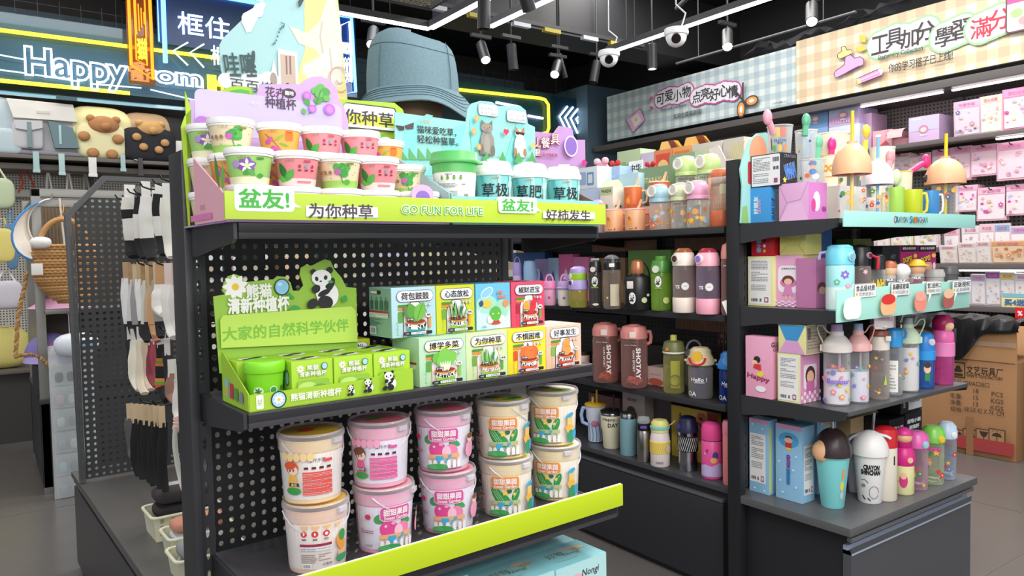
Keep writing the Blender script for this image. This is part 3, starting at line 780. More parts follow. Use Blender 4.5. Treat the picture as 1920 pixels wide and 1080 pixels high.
MB().prism([(y,1.4735),(y,1.66),(1.62,1.645),(1.38,1.538),(1.38,1.4735)],'x',cx0-.003,cx0,mat('93c6c6',.5)).build('left_side',t)
MB().prism([(y,1.4735),(y,1.60),(1.52,1.59),(1.38,1.530),(1.38,1.4735)],'x',cx1,cx1+.003,mat('8b5c4e',.6)).build('right_side',t)
MB().box(cx0,cx1,1.380,1.383,1.4735,1.5335,TQ).build('front_lip',t)
a = Art();
for q in (.95,1.04,1.30): a.poly([(q,1.50),(q+.03,1.532),(q+.06,1.532),(q+.03,1.50)],'7cccc9')
a.emit(t,on_front(1.380),'printed_pattern')
# green lidded bucket cup
def rz_of(p): return face_rot(p)
x = aty_m(852,320,1.46).x;p = mw(x,1.46,1.4738);t = thing('lidded_cup','green lidded cup with white instruction label in the turquoise tray','cup',p,face_rot(p))
pr_ = [(.041,0),(.0425,.003),(.0505,.118)]
MB().lathe([(0,0)]+pr_,mat('f3f2ee',.4),30).build('cup_body',t)
MB().lathe([(.0505,.118),(.0515,.118),(.0515,.138),(.056,.139),(.0575,.142),(.0565,.147),(.054,.15),(.0535,.163),(.052,.1655),(.0005,.1655)],mat('57b560',.4),34).build('lid',t)
MB().bbox(.05,.066,-.008,.008,.138,.143,mat('57b560',.4),.002).build('lid_tab',t)
a = Art();
for i in range(4): a.ell(-.029+i*.014,.104,.003,.0045,'6aa63c');a.rect(-.031+i*.014,.108,-.027+i*.014,.110,'4a7f35')
a.text('种植方法',-.012,.112,.0035,'555555');a.lines(-.038,.062,.006,.097,10,'8f9290');a.rect(-.038,.050,.007,.056,'cf3346');a.lines(-.038,.036,.007,.046,3,'8f9290');a.bars(.020,.036,.030,.068);a.ell(.0,.068,.006,.004,'b9bcbb');a.rect(.014,.088,.022,.09,'777777')
a.emit(t,wrap(pr_,.047),'printed_lettering',step=.006)
# three turquoise paper cups with white lids
for i,(px,l1,l2,lab) in enumerate(((925,'草极','好吃','turquoise paper cup with white sip lid, next to the green lidded cup'),(993,'草肥','猫壮','turquoise paper cup with white sip lid, middle one of the three'),(1055,'草极','好吃','turquoise paper cup with white sip lid at the right end of the tray'))):
    x = aty_m(px,330,1.462).x;p = mw(x,1.462,1.4738);t = thing('takeaway_cup',lab,'paper cup',p,face_rot(p)+(.0,-.15,.1)[i],'turquoise cat grass cups')
    pr_ = [(.034,0),(.0355,.003),(.0445,.118)]
    MB().lathe([(0,0)]+pr_,mat('86cfce',.45),30).build('cup_body',t)
    lid = MB().lathe([(.0445,.117),(.047,.117),(.0485,.121),(.0485,.127),(.0475,.130),(.0455,.131),(.0445,.134),(.042,.145)],WHITEP,34)
    lid.lathe([(.042,.145),(.0395,.150),(.036,.1515),(.0005,.149)],WHITEP,34);lid.build('lid',t)
    MB().bbox(-.014,.014,-.041,-.025,.148,.155,WHITEP,.0025).build('sip_spout',t)
    a = Art()
    for q in (-.05,-.02,.02,.05): a.poly([(q,.002),(q+.016,.002),(q-.004,.116),(q-.012,.116)],('52b7bd','a9e2dd')[q > 0])
    a.text('小花农',.004,.110,.006,'c98a6a');a.text(l1,.004,.082,.031,'23232a',.016,.062);a.text(l2,.004,.044,.031,'23232a',.016,.062)
    a.emit(t,wrap(pr_,.041),'printed_lettering',step=.006)
    a = Art();a.ell(.045,.045,.009,.02,'6b6260');a.ell(.045,.07,.008,.008,'7d7370');a.rrect(.038,.088,.054,.104,'e8eef0',.003);a.emit(t,wrap(pr_,.041),'printed_picture',step=.006)
for i,px in enumerate((960,1025)):
    x = aty_m(px,320,1.57).x;p = mw(x,1.585,1.4738);t = thing('lidded_cup',('green lidded cup peeking out behind the first turquoise cups','green lidded cup peeking out behind the last turquoise cup')[i],'cup',p,0)
    MB().lathe([(0,0),(.0425,.0),(.0505,.118)],mat('f3f2ee',.4),24).build('cup_body',t)
    MB().lathe([(.0505,.118),(.0515,.118),(.0515,.135),(.056,.137),(.0565,.145),(.052,.1505),(.0005,.1505)],mat('57b560',.4),28).build('lid',t)

# --- panda drawing (a plain panda)
def panda(a,cx,cy,s,flip=1,outline=None):
    X = lambda u,v: (cx+u*s*flip,cy+v*s)
    def e(u,v,rx,rz,c,rot=0): a.ell(*X(u,v),rx*s,rz*s,c,rot*flip)
    if outline:
        e(.02,.62,.50,.36,outline);e(.22,-.15,.62,.62,outline);e(-.34,.92,.17,.15,outline);e(.42,1.0,.19,.17,outline);e(-.35,-.42,.36,.38,outline)
    W,K = 'f1f1f2','1c1c1e'
    e(.28,-.12,.5,.55,W);e(.40,.30,.17,.34,K,-.55);e(-.33,.88,.13,.12,K);e(.40,.93,.15,.14,K)
    e(.02,.62,.44,.34,W);e(-.2,.58,.075,.10,K,.3);e(.2,.62,.08,.10,K,-.3);e(-.03,.47,.055,.035,K)
    e(.02,-.05,.28,.3,W);e(-.25,.16,.20,.17,K,.5);e(-.42,-.45,.26,.2,K,.5);e(.15,-.42,.34,.28,K,-.2);e(.1,-.02,.3,.12,K,.4)
    a.leaf(*X(.28,.45),.26*s,.14*s,-.1,'4a9a49')
# --- panda planting kit display
t = thing('display_tray','lime green panda display box with raised header card on the middle shelf','display box',mw(0,0,0),A)
y = 1.560;P = lambda *q: pm(*q,y);G1 = mat('96c242',.5);G2 = mat('a0c830',.5)
pts = [P(*q) for q in ((412,700),(400,556),(422,552),(417,545),(419,532),(427,518),(440,514),(453,518),(460,529),(508,524),(512,524),(520,518),(534,519),(545,530),(549,545),(561,545),(569,535),(562,515),(564,502),(573,497),(585,498),(600,490),(609,486),(620,489),(627,505),(640,520),(649,538),(668,540),(672,700))]
MB().prism(pts,'y',y,y+.003,G1).build('header_card',t)
a = Art()
a.flower(*P(441,538),.027,9,'f7f6f2','efc63a',.5)
a.text('熊猫',P(485,545)[0],P(485,545)[1],.028,'f1f0ea',.04,.052,out='7fb33c',ow=.03)
a.text('清新种植杯',P(485,571)[0],P(485,571)[1],.031,'f1f0ea',.04,.128,out='7fb33c',ow=.03)
a.line([P(537,549),P(549,560)],.007,'3f9b45');a.ell(*P(527,538),.017,.018,'26343f');a.ell(*P(527,538),.0145,.0155,'8cc8ea');a.ell(*P(523,533),.005,.004,'c5e4f5')
cx_,cz_ = P(603,548);panda(a,cx_-.003,cz_,.052)
a.leaf(*P(538,580),.026,.015,.1,'3f9b45');a.leaf(*P(640,567),.018,.014,1.2,'3f9b45')
a.poly([P(412,652),P(410,600),P(415,591),P(655,574),P(663,582),P(667,640)],'b9da5a')
a.text('大家的自然科学伙伴',P(538,618)[0],P(538,617)[1],.028,'7db93c',.03,P(655,600)[0]-P(421,600)[0],rot=.0)
a.emit(t,on_front(y),'printed_lettering')
x0,x1 = .462,.813
MB().box(x0,x1,1.404,y,1.1145,1.1165,G2).build('tray_base',t)
MB().prism([(y,1.1165),(y,1.215),(1.545,1.213),(1.404,1.150),(1.404,1.1165)],'x',x0-.002,x0,mat('a3cc35',.5)).build('left_side',t)
MB().prism([(y,1.1165),(y,1.19),(1.404,1.150),(1.404,1.1165)],'x',x1,x1+.002,mat('a3cc35',.5)).build('right_side',t)
pp = [(x0,1.1165),(x1,1.1165),(x1,1.162),(.775,1.158),(.70,1.150),(x0,1.148)]
MB().prism(pp,'y',1.402,1.404,G2).build('front_lip',t)
a = Art()
a.rrect(.474,1.119,.488,1.146,'f0f2e4',.003);a.text('共6个',.481,1.132,.014,'7a9a38',.0,.009)
a.ell(.517,1.133,.0155,.0165,'2a333a');a.ell(.517,1.133,.013,.014,'a7d6f0');a.flower(.517,1.133,.011,8,'f4f3ee','efc63a',.45)
a.text('熊猫清新种植杯',.593,1.1335,.0145,'f0f1e2',.03,.105)
panda(a,.665,1.130,.0125,1);panda(a,.702,1.135,.0165,1)
panda(a,.748,1.139,.0235,1)
a.emit(t,on_front(1.402),'printed_lettering')
pg = MB();
a = Art()
for i,c in enumerate(('e0b23c','c0405a','5f9a45','8f8fa0')): a.rect(-.135+i*.03,.012,-.113+i*.03,.048-.006*i,('8cc4de',c,c,c)[i]);a.ell(-.124+i*.03,.024,.009,.010,c)
a.emit(t,lambda u,v,l: (x0-.002-l,1.404-u,1.1165+v),'printed_picture')
# its little boxes and the green cup
def panda_box(x,y,lab,rz=0,pan=True):
    w_ = .086;p = mw(x,y,1.1168);t = carton('seed_box',lab,'box',p,A+rz,w_,.070,.0835,mat('aad535',.45),'small green panda boxes in the display box')
    a = Art();a.flower(.018,.068,.0085,8,'f5f4ef','efc63a',.45);a.text('熊猫',.043,.069,.0105,'eef0df',.03,.024,out='85b83a',ow=.03)
    a.text('清新种植杯',.043,.057,.0105,'eef0df',.03,.056,out='85b83a',ow=.03);a.ell(.067,.070,.0068,.0072,'2b3a44');a.ell(.067,.070,.0056,.006,'a5d8ef')
    a.rrect(.010,.006,.076,.045,'8dbb3f',.003);a.ell(.03,.03,.02,.012,'b7d873');a.ell(.055,.022,.02,.014,'6f9c3c');a.ell(.045,.014,.012,.01,'7d6a40')
    a.emit(t,on_front(0),'printed_lettering')
    a = Art();a.ell(.043,.035,.030,.018,'f0f0ee');a.ell(.05,.04,.018,.009,'1e1e20',.4);a.ell(.03,.026,.010,.006,'1e1e20',-.3);a.emit(t,on_top(.0835),'printed_panda')
    a = Art();a.ell(-.022,.05,.010,.016,'2c6e70');a.ell(-.022,.05,.008,.013,'8fd0c0');a.rect(-.05,.05,-.036,.066,'6f7f5a');a.rect(-.05,.03,-.036,.046,'4f7f3a')
    for i in range(5): a.rect(-.058+i*.011,.006,-.052+i*.011,.012+.004*(i % 2),'7f4a3a')
    a.emit(t,on_left(0),'printed_picture')
for i,(x,y) in enumerate(((.548,1.412),(.636,1.410),(.724,1.408))):
    panda_box(x,y,('green panda box next to the green cup, front row of the display','green panda box in the middle of the front row','green panda box at the right end of the front row')[i])
    panda_box(x+.002,y+.0735,('green panda box behind the one next to the cup','green panda box in the middle of the back row','green panda box at the right end of the back row')[i])
panda_box(.467,1.4865,'green panda box standing behind the lime green cup')
p = mw(.5075,1.448,1.1168);t = thing('lidded_cup','bright lime green lidded cup with round plant stickers in the panda display','cup',p,face_rot(p))
pr_ = [(.0305,0),(.0315,.002),(.0365,.070)]
MB().lathe([(0,0)]+pr_,mat('7fd321',.4),30).build('cup_body',t)
MB().lathe([(.0375,.066),(.0385,.066),(.0395,.0685),(.0398,.082),(.0385,.0865),(.036,.0885),(.0005,.0885)],mat('84db25',.38),34).build('lid',t)
a = Art();a.ell(-.012,.032,.010,.009,'d7e9c8');a.flower(-.012,.032,.008,6,'3f7d3a',None,.4);a.ell(.016,.034,.0075,.0075,'e3eed8');a.ell(.016,.034,.006,.006,'3a8f45');a.ell(.036,.036,.004,.005,'2f6f3a');a.ell(.037,.012,.005,.005,'c8472f')
a.emit(t,wrap(pr_,.034),'printed_stickers',step=.005)

# --- seed box kits
def seed_face(a,w,h,title,word,kind,gk,cols):
    b0,b1,b2 = cols
    a.poly([(w*.24,0.001),(w*.24,h*.45),(w*.30,h*.62),(w*.42,h*.70),(w*.60,h*.70),(w*.74,h*.60),(w*.80,h*.42),(w*.80,0.001)],'e98a3a' if b2 else '2a2a2c')
    a.poly([(w*.255,0.001),(w*.255,h*.45),(w*.315,h*.61),(w*.43,h*.69),(w*.59,h*.69),(w*.725,h*.59),(w*.785,h*.42),(w*.785,0.001)],'eceaec')
    a.rrect(w*.13,h*.60,w*.40,h*.655,'4f8f35',.002);a.rrect(w*.13,h*.545,w*.36,h*.595,'e08a3c',.002);a.rrect(w*.13,h*.30,w*.235,h*.52,b0,.003);a.rrect(w*.81,h*.15,w*.87,h*.46,b1,.003)
    a.rrect(w*.10,h*.705,w*.93,h*.935,'4a4d55',h*.11);a.rrect(w*.108,h*.715,w*.922,h*.925,'f0eff2',h*.103)
    a.rect(w*.18,h*.745,w*.84,h*.80,'e8dc5a' if kind in ('lettuce','wheat','pumpkin') else 'd8dde2')
    a.text(title,w*.51,h*.82,h*.145,'1e1e22',.02,w*.62)
    for i in range(3): a.ell(w*(.66+.085*i),h*.64,h*.032,h*.032,'60656a');a.ell(w*(.66+.085*i),h*.64,h*.027,h*.027,'f5f5f5');a.ell(w*(.66+.085*i),h*.64,h*.01,h*.012,'55585c')
    cx,cy = w*.50,h*.30
    rim = w*.235
    a.ell(cx,cy,rim,h*.062,'e9924a');a.ell(cx,cy+.001,rim*.88,h*.046,'8e3a30')
    pot = {'mint': '3aa3a0','lettuce': '8cc63f','wheat': '8cc63f','scallion': '8cc63f','pumpkin': 'e0552d','peanut': 'dd4a2c','pepper': 'd23345'}[kind]
    if kind == 'mint':
        a.leaf(cx-w*.02,cy,h*.42,w*.22,2.2,'6d7f3f');a.leaf(cx-.002,cy,h*.42,w*.24,1.9,'5da23f');a.leaf(cx,cy,h*.44,w*.27,1.15,'74b94a');a.line([(cx,cy),(cx+h*.16,cy+h*.36)],.001,'3f7a35')
    elif kind in ('wheat','scallion'):
        rn = random.Random(3)
        for i in range(15):
            a.leaf(cx+rn.uniform(-.17,.17)*w,cy-.002,h*rn.uniform(.22,.42),w*.035,PI/2+rn.uniform(-.45,.45),('4fa548','76bf50','3c8a40','a9d07c')[i % 4] if kind == 'wheat' or i > 6 else '3c4048')
    elif kind == 'lettuce':
        for dx,dy,r_ in ((-.14,.27,.12),(0,.33,.13),(.13,.27,.12),(-.05,.2,.13),(.08,.2,.12)): a.ell(cx+dx*w,cy+dy*h,r_*w,r_*h,('6cba45','7cc650')[dx > -.1])
        for i in range(5): a.leaf(cx+(i-2)*w*.025,cy-.002,h*.22,w*.05,PI/2-(i-2)*.15,'e8f0cf')
    elif kind == 'pumpkin':
        a.leaf(cx-.002,cy+h*.26,h*.13,w*.05,1.8,'6b6a3a')
        for dx in (-.1,.1,0): a.ell(cx+dx*w,cy+h*.16,w*.13,h*.15,('ea6f35','f07a3c')[dx == 0])
    elif kind == 'peanut': a.ell(cx+w*.02,cy+h*.13,w*.12,h*.14,'eb9a4e');a.ell(cx+w*.02,cy+h*.28,w*.095,h*.11,'eb9a4e')
    elif kind == 'pepper':
        a.ell(cx-w*.1,cy+h*.15,w*.09,h*.13,'f2a63c');a.poly([(cx-w*.12,cy-h*.02),(cx,cy+h*.04),(cx+w*.04,cy+h*.32),(cx+w*.12,cy+h*.36),(cx+w*.2,cy+h*.28),(cx+w*.17,cy+h*.1),(cx+w*.07,cy-h*.02)],'da2c45');a.leaf(cx+w*.1,cy+h*.33,h*.1,w*.04,1.1,'4fa045');a.ell(cx+w*.03,cy+h*.31,w*.045,h*.035,'f0d8da')
    if kind in ('pumpkin','peanut','pepper'):
        for s_ in (-1,1): a.ell(cx+w*.05+s_*w*.03,cy+h*.2,w*.008,h*.012,'8a2f20')
    a.poly([(cx-rim,cy),(cx-rim*.72,0.001),(cx+rim*.72,0.001),(cx+rim,cy),(cx+rim*.7,cy-h*.045),(cx,cy-h*.062),(cx-rim*.7,cy-h*.045)],pot)
    a.poly([(cx-rim*.98,cy-h*.01),(cx-rim*.7,cy-h*.05),(cx,cy-h*.068),(cx+rim*.7,cy-h*.05),(cx+rim*.98,cy-h*.01),(cx+rim*.9,cy-h*.10),(cx,cy-h*.155),(cx-rim*.9,cy-h*.10)],'26262a' if kind != 'wheat' else 'b65a68')
    n = len(word)
    for i,ch in enumerate(word):
        q = (i+.5)/n*2-1;a.text(ch,cx+q*rim*.86,cy-h*.108+h*.042*q*q,h*.078,'f6f3f0',.03,rim*1.75/n*.86,rot=.35*q);a.n -= 1
    a.n += 1
    a.rrect(w*.28,h*.335,w*.44,h*.385,'2a2a2c',.001);a.text('这个很爱',w*.36,h*.36,h*.032,'f5f5f5',.02,w*.13)
    a.ell(w*.77,h*.43,w*.075,h*.052,'6a6d72');a.ell(w*.77,h*.43,w*.07,h*.048,'f5f5f5');a.text(gk,w*.77,h*.43,h*.044,'303036',.02)
    a.rrect(w*.19,h*.045,w*.84,h*.115,'242427',h*.03);a.rrect(w*.36,h*.055,w*.70,h*.105,'f2f2f2',h*.02);a.text('这个很爱种植盒',w*.53,h*.08,h*.034,'303036',.0,w*.3);a.text('小花农',w*.27,h*.08,h*.03,'f2f2f2',.0)
    a.text(word,w*.06,h*.2,h*.05,b0,.0,w*.26,rot=PI/2)
def seed_box(x,y,z,w_,h,d,col,scol,title,word,kind,gk,cols,lab,left=False):
    p = mw(x,y,z);t = carton('seed_box',lab,'box',p,A,w_-.0012,d,h,mat(col,.42),'plant kit boxes on the middle shelf',side=mat(scol,.45) if left else None)
    a = Art();
    if kind != 'fish': seed_face(a,w_,h,title,word,kind,gk,cols)
    else:
        a.rect(.001,.001,w_-.002,h*.5,'c7e6ee');a.ell(w_*.3,h*.55,w_*.3,h*.2,'a5dcc8');a.ell(w_*.75,h*.45,w_*.22,h*.2,'9fd6c0')
        a.line([(w_*.5+.42*w_*math.cos(q),h*.36+.34*h*math.sin(q)) for q in [R_(150+i*24) for i in range(11)]],.0015,'eaf8fa')
        a.ell(w_*.30,h*.80,w_*.2,h*.10,'dff2f6',.5);a.ell(w_*.30,h*.80,w_*.175,h*.08,'8fcbe4',.5)
        a.ell(w_*.30,h*.56,w_*.13,h*.085,'e3c347');a.leaf(w_*.2,h*.56,.014,.016,2.9,'35507f');a.ell(w_*.84,h*.55,w_*.09,h*.08,'ef8f63')
        a.ell(w_*.53,h*.22,w_*.24,h*.12,'c83a3a');a.ell(w_*.38,h*.22,w_*.09,h*.09,'f0f0ee');a.ell(w_*.7,h*.22,w_*.08,h*.09,'f0f0ee');a.ell(w_*.53,h*.34,w_*.16,h*.16,'5cb443')
        a.ell(w_*.45,h*.34,w_*.03,h*.02,'b9e08a');a.ell(w_*.61,h*.34,w_*.03,h*.02,'b9e08a')
        a.text('坐看',w_*.66,h*.80,h*.07,'e97b5c',.03);a.text('海底花',w_*.72,h*.70,h*.07,'e97b5c',.03);a.text('小花农',w_*.18,h*.07,h*.045,'5f6f76')
    a.emit(t,on_front(0),'printed_lettering')
    if left:
        a = Art();a.rrect(-d*.95,h*.86,-d*.45,h*.94,'24262a',.002);a.rrect(-d*.92,h*.87,-d*.62,h*.93,'e8e8e8',.001)
        for i in range(4): a.rrect(-d*.93+i*d*.22,h*.55,-d*.79+i*d*.22,h*.74,'3f6f5a',.002);a.leaf(-d*.86+i*d*.22,h*.74,h*.08,.004,1.6,'3f6f5a')
        a.rect(-d*.94,h*.49,-d*.1,h*.53,'b8332f');a.rect(-d*.94,h*.39,-d*.1,h*.485,'e9ecea');a.lines(-d*.92,h*.40,-d*.12,h*.48,4,'9a9f9c');a.lines(-d*.92,h*.24,-d*.4,h*.37,5,'4d6a5c')
        a.rect(-d*.92,h*.05,-d*.62,h*.20,'e4e6e4');a.bars(-d*.88,h*.07,-d*.66,h*.18,'6f7472')
        a.emit(t,on_left(0),'printed_lettering')
    else:
        a = Art();a.rect(-d*.9,h*.45,-d*.1,h*.49,'b8332f');a.rect(-d*.9,h*.35,-d*.1,h*.44,'e9ecea');a.emit(t,on_left(0),'printed_label')
    a = Art();a.ell(w_*.5,d*.5,w_*.34,d*.3,scol);a.emit(t,on_top(h),'printed_pattern')
LB = [(.836,'博学多菜','LETTUCE','lettuce','生菜','b9dcb8','9cc79c',('4fa548','7cc650',1),'pale green lettuce kit box, leftmost in the lower row'),
      (.960,'为你种草','WHEATGRASS','wheat','小麦草','cfe2ae','a9c98a',('6fa048','4fa84b',1),'pale yellow-green wheatgrass kit box in the lower row'),
      (1.080,'不惧困难','PUMPKIN','pumpkin','南瓜','ecdc2e','d98f5a',('d2552b','5fae45',1),'yellow pumpkin kit box in the lower row'),
      (1.200,'好事发生','PEANUT','peanut','花生','efbfa4','e9d6c6',('74b545','eb9a4e',0),'peach peanut kit box at the right end of the lower row')]
for i,(x,ti,wd,kd,gk,c,sc,cols,lab) in enumerate(LB):
    seed_box(x,1.412,1.1145,.124 if i == 0 else .120,.108,.12,c,sc,ti,wd,kd,gk,cols,lab)
UB = [(.793,.114,'荷包鼓鼓','MINT','mint','薄荷','b5dbe6','8fb5a5',('5da23f','e99a3c',0),'pale blue mint kit box, leftmost in the upper row'),
      (.908,.107,'心态放松','SCALLION','scallion','青葱','cfd434','b9be4a',('6fa93a','e99a3c',0),'olive yellow scallion kit box in the upper row'),
      (1.018,.104,'','','fish','','6cbfe0','4fa8d2',None,'sky blue kit box with green bean in a lifebuoy, upper row'),
      (1.124,.108,'椒财进宝','PEPPER','pepper','辣椒','dc4a6a','c23a5a',('b02a44','5fae45',0),'raspberry red pepper kit box at the right end of the upper row')]
for i,(x,w_,ti,wd,kd,gk,c,sc,cols,lab) in enumerate(UB):
    seed_box(x,1.452,1.2229,w_,.111,.105,c,sc,ti,wd,kd,gk,cols,lab,left=(i == 0))
seed_box(.69,1.57,1.1145,.11,.10,.11,'c9d32c','b3bd2a','心态放松','SCALLION','scallion','青葱',('6fa93a','e99a3c',0),'yellow kit box hidden behind the panda boxes')

# --- clear buckets
BP = [(.0580,0),(.0590,.003),(.0650,.120)]
def bucket(x,y,k,kind,lab,ang=0,handle=True,ha=0):
    p = mw(x,y,.7555+k*.1445);t = thing('plant_bucket',lab,'bucket',p,face_rot(p)+ang,'clear lidded planting buckets')
    base = {'radish': 'f29ac2','cucumber': 'f2dc9c','carrot': 'f6d69c','cherry': 'f6a8c6','info': 'f4c8a4'}[kind]
    paper = {'radish': 'ebe8f6','cucumber': 'f4ebdc','carrot': 'f4eeea','cherry': 'efe8f6','info': 'f3e8e2'}[kind]
    MB().lathe([(.0575,.0015),(.0648,.131)],mat(base,.5),36,cap0=True).build('liner',t)
    MB().lathe([(.0,0)]+BP,clear('f4f4f8',.10,.06,'ffffff'),40).build('bucket_body',t)
    lid = MB().lathe([(.0655,.108),(.0672,.108),(.0682,.130),(.0700,.131),(.0703,.134),(.0700,.1375),(.0685,.142),(.0670,.1440),(.0650,.1438),(.0640,.1410),(.0635,.1385)],clear('f6f3f8',.20,.10,'ffffff'),44);lid.build('lid',t)
    MB().bbox(-.012,.012,-.0745,-.066,.122,.133,clear('f1eff4',.4,.1),.002).xf(Matrix.Rotation(R_(48),4,'Z')).build('lid_tab',t)
    # card that shows through the lid
    c1,c2 = {'radish': ('f2788f','7cc06a'),'cherry': ('f07a8a','6fbb55'),'cucumber': ('f0dc4a','3f9f4a'),'carrot': ('e8c23c','e8552f'),'info': ('f0c23c','e0872f')}[kind]
    MB().lathe([(.0005,.1385),(.0632,.1385),(.0632,.1392),(.0005,.1392)],mat('f2e9e0' if kind == 'cucumber' else 'f6b8c4' if kind in ('radish','cherry') else 'ecc060',.5),30,smooth=False).build('top_card',t)
    a = Art();a.ell(.012,-.006,.044,.034,c1,.2);a.ell(.030 if kind == 'cucumber' else -.01,.004,.02,.015,c2,.5);a.ell(.016,-.016,.018,.008,c1 if kind != 'cucumber' else '57b457')
    if kind == 'cucumber': a.rect(-.045,.008,-.012,.018,'3c3f44')
    a.emit(t,on_top(.1393),'printed_card')
    a = Art();B = lambda u,v: (u,v)
    a.rect(-.095,.010,.095,.104,paper)
    def blocks():
        a.poly([(-.034,.098),(-.030,.105),(.030,.105),(.034,.098),(.034,.078),(.026,.073),(-.026,.073),(-.034,.078)],'f5dff0' if kind == 'radish' else 'f2d39b')
        a.poly([(-.0325,.097),(-.029,.1035),(.029,.1035),(.0325,.097),(.0325,.079),(.025,.0745),(-.025,.0745),(-.0325,.079)],'d8579f' if kind == 'radish' else 'e58f4c')
        a.text('甜甜果园',0,.0925,.014,'fbf0ee',.03,.052,out='e3a2c4' if kind == 'radish' else 'efb27c',ow=.02);a.text('Sweet Garden',0,.0805,.0075,'fbf0ee',.02,.050)
    def garden():
        a.poly([(-.036,.034),(-.034,.044),(.034,.046),(.036,.036)],'e8b488' if kind == 'radish' else 'b8c28a')
        a.rect(-.030,.024,-.025,.036,'d9a079' if kind == 'radish' else 'a3ad78');a.rect(.024,.022,.029,.036,'d9a079' if kind == 'radish' else 'a3ad78')
        a.poly([(-.018,.041),(-.001,.041),(-.003,.026),(-.015,.026)],'45b0d4');a.line([(.002,.026),(.012,.040)],.003,'45b0d4');a.ell(.013,.041,.004,.003,'45b0d4')
        a.rect(-.03,.016,.036,.0175,'8f8a88')
        for q in (-.030,-.019,-.004): a.ell(q,.024,.0045,.008,'f2efec')
        for q in (.010,.022,.032): a.poly([(q-.0038,.013),(q-.0038,.028),(q,.033),(q+.0038,.028),(q+.0038,.013)],'f4f1ee')
        a.ell(-.012,.015,.02,.009,'3fa35a');a.ell(-.026,.015,.012,.007,'55b06b');a.rect(-.036,.0095,.038,.0115,'6f5a4f')
    if kind == 'radish':
        a.ell(-.034,.078,.014,.011,'4f9f63',.4);a.ell(.028,.068,.013,.006,'4aa25c',-.6);a.ell(.018,.071,.006,.006,'4aa25c');a.line([(.012,.066),(.016,.072)],.0015,'3f7f4f')
        a.ell(-.015,.055,.020,.020,'e04d95');a.ell(-.022,.062,.003,.003,'f6c8de');a.ell(.015,.050,.018,.017,'ef86b2');a.ell(.006,.049,.010,.015,'f7c3d6');a.ell(-.006,.068,.005,.004,'f0a0c6')
        blocks();garden()
        a.ell(.062,.05,.014,.02,'f0a4c0');a.ell(.062,.075,.009,.009,'f3cdb5');a.ell(.062,.081,.010,.007,'7d5544')
        a.text('小花农',-.058,.022,.006,'9a8f98');a.lines(-.072,.05,-.045,.062,3,'a04462');a.ell(-.055,.086,.006,.006,'c8355a')
    elif kind == 'cucumber':
        a.ell(-.018,.055,.013,.030,'2f8f4a',.55);a.ell(-.008,.050,.013,.028,'38a055',.85);a.ell(.026,.056,.009,.020,'2f9450',-.35)
        for d_ in (-.006,0,.006): a.line([(-.030+d_,.074),(-.010+d_,.044)],.0012,'bfe0a8')
        a.line([(-.018,.078),(.016,.046)],.0013,'cfe8b8');a.line([(.020,.05),(.031,.070)],.0012,'bfe0a8')
        a.flower(.0,.064,.008,5,'efcf5a',None,.7);a.ell(.010,.068,.006,.006,'2b6b45');a.flower(.022,.060,.005,5,'efcf5a',None,.7)
        blocks();garden()
        a.ell(.058,.080,.012,.006,'4aa8d2',.6);a.rect(.052,.055,.066,.075,'edc873');a.ell(.060,.044,.010,.011,'f1cdb8');a.ell(.058,.048,.011,.009,'edb94f');a.ell(.062,.025,.010,.018,'3f9a6d');a.ell(.072,.03,.006,.015,'4aa8d2')
        a.lines(-.075,.020,-.046,.055,9,'b39f97');a.rect(-.075,.058,-.046,.061,'a5554a');a.text('小花农',-.06,.014,.005,'8d7f78')
    elif kind in ('carrot','cherry'):
        c = 'e4574f' if kind == 'carrot' else 'e0609f';hc = 'dd5a33' if kind == 'carrot' else '7a4a3d'
        a.text('操作步骤',.010,.091,.009,'4b4547',.0,.034);
        for i in range(4): a.poly([(-.016+i*.015,.086-.013),(-.0155+i*.015,.078),(-.0075+i*.015,.078),(-.007+i*.015,.073)],'303035');a.rect(-.0155+i*.015,.0725,-.0075+i*.015,.074,c)
        for i in range(5): a.rect(-.018,.0595-i*.0098,.040,.0680-i*.0098,c);a.lines(-.017,.0605-i*.0098,.039,.067-i*.0098,2,'f4c9c9',.25)
        a.rect(.022,.0875,.038,.094,c)
        X = -.038;a.ell(X,.078,.013,.014,hc);a.ell(X+.002,.073,.010,.010,'f6d6c0');a.ell(X-.004,.082,.012,.008,hc);a.ell(X+.004,.073,.0016,.0022,'4a3a4a');a.ell(X-.003,.072,.0016,.0022,'4a3a4a')
        a.poly([(X-.010,.036),(X-.006,.064),(X+.008,.064),(X+.013,.036)],'e05f96' if kind == 'cherry' else 'e9b64f');a.ell(X+.002,.030,.015,.008,'3f9a4d')
        a.rect(X-.006,.040,X+.014,.047,'3e3c40');a.text('樱桃萝卜' if kind == 'cherry' else '番茄',X+.004,.0435,.0055,'f5f5f5',.0)
        for i in range(5): a.ell(-.05+i*.012,.101,.006,.009,base)
    else:
        for i in range(3):
            a.ell(-.026+i*.022,.085,.0066,.0066,'d8383c');a.ell(-.026+i*.022,.085,.0018+.0015*(i == 2),.0035,'f5eeee');a.text(('温度','湿度','阳光')[i],-.026+i*.022,.074,.0042,'5b5354')
        a.rect(-.034,.0595,.028,.065,'a0324c');a.rect(-.034,.050,.028,.0593,'e4e2e6');a.lines(-.032,.051,.026,.058,2,'94999e')
        a.lines(-.032,.026,-.004,.046,5,'9f8f8a');a.lines(.002,.030,.026,.046,4,'9f8f8a');a.ell(-.006,.034,.005,.003,'b9aaa5');a.rect(-.030,.014,-.012,.025,'f4f2f0');a.bars(-.028,.016,-.014,.023,'8a8585')
        a.text('小花农',.018,.022,.006,'7d6f6c');a.ell(.048,.06,.01,.018,'eb9a3f',.3);a.ell(.050,.074,.008,.012,'3f9a4d');a.ell(.05,.028,.013,.010,'3f9a6d');a.rect(.04,.034,.06,.042,'e8b488')
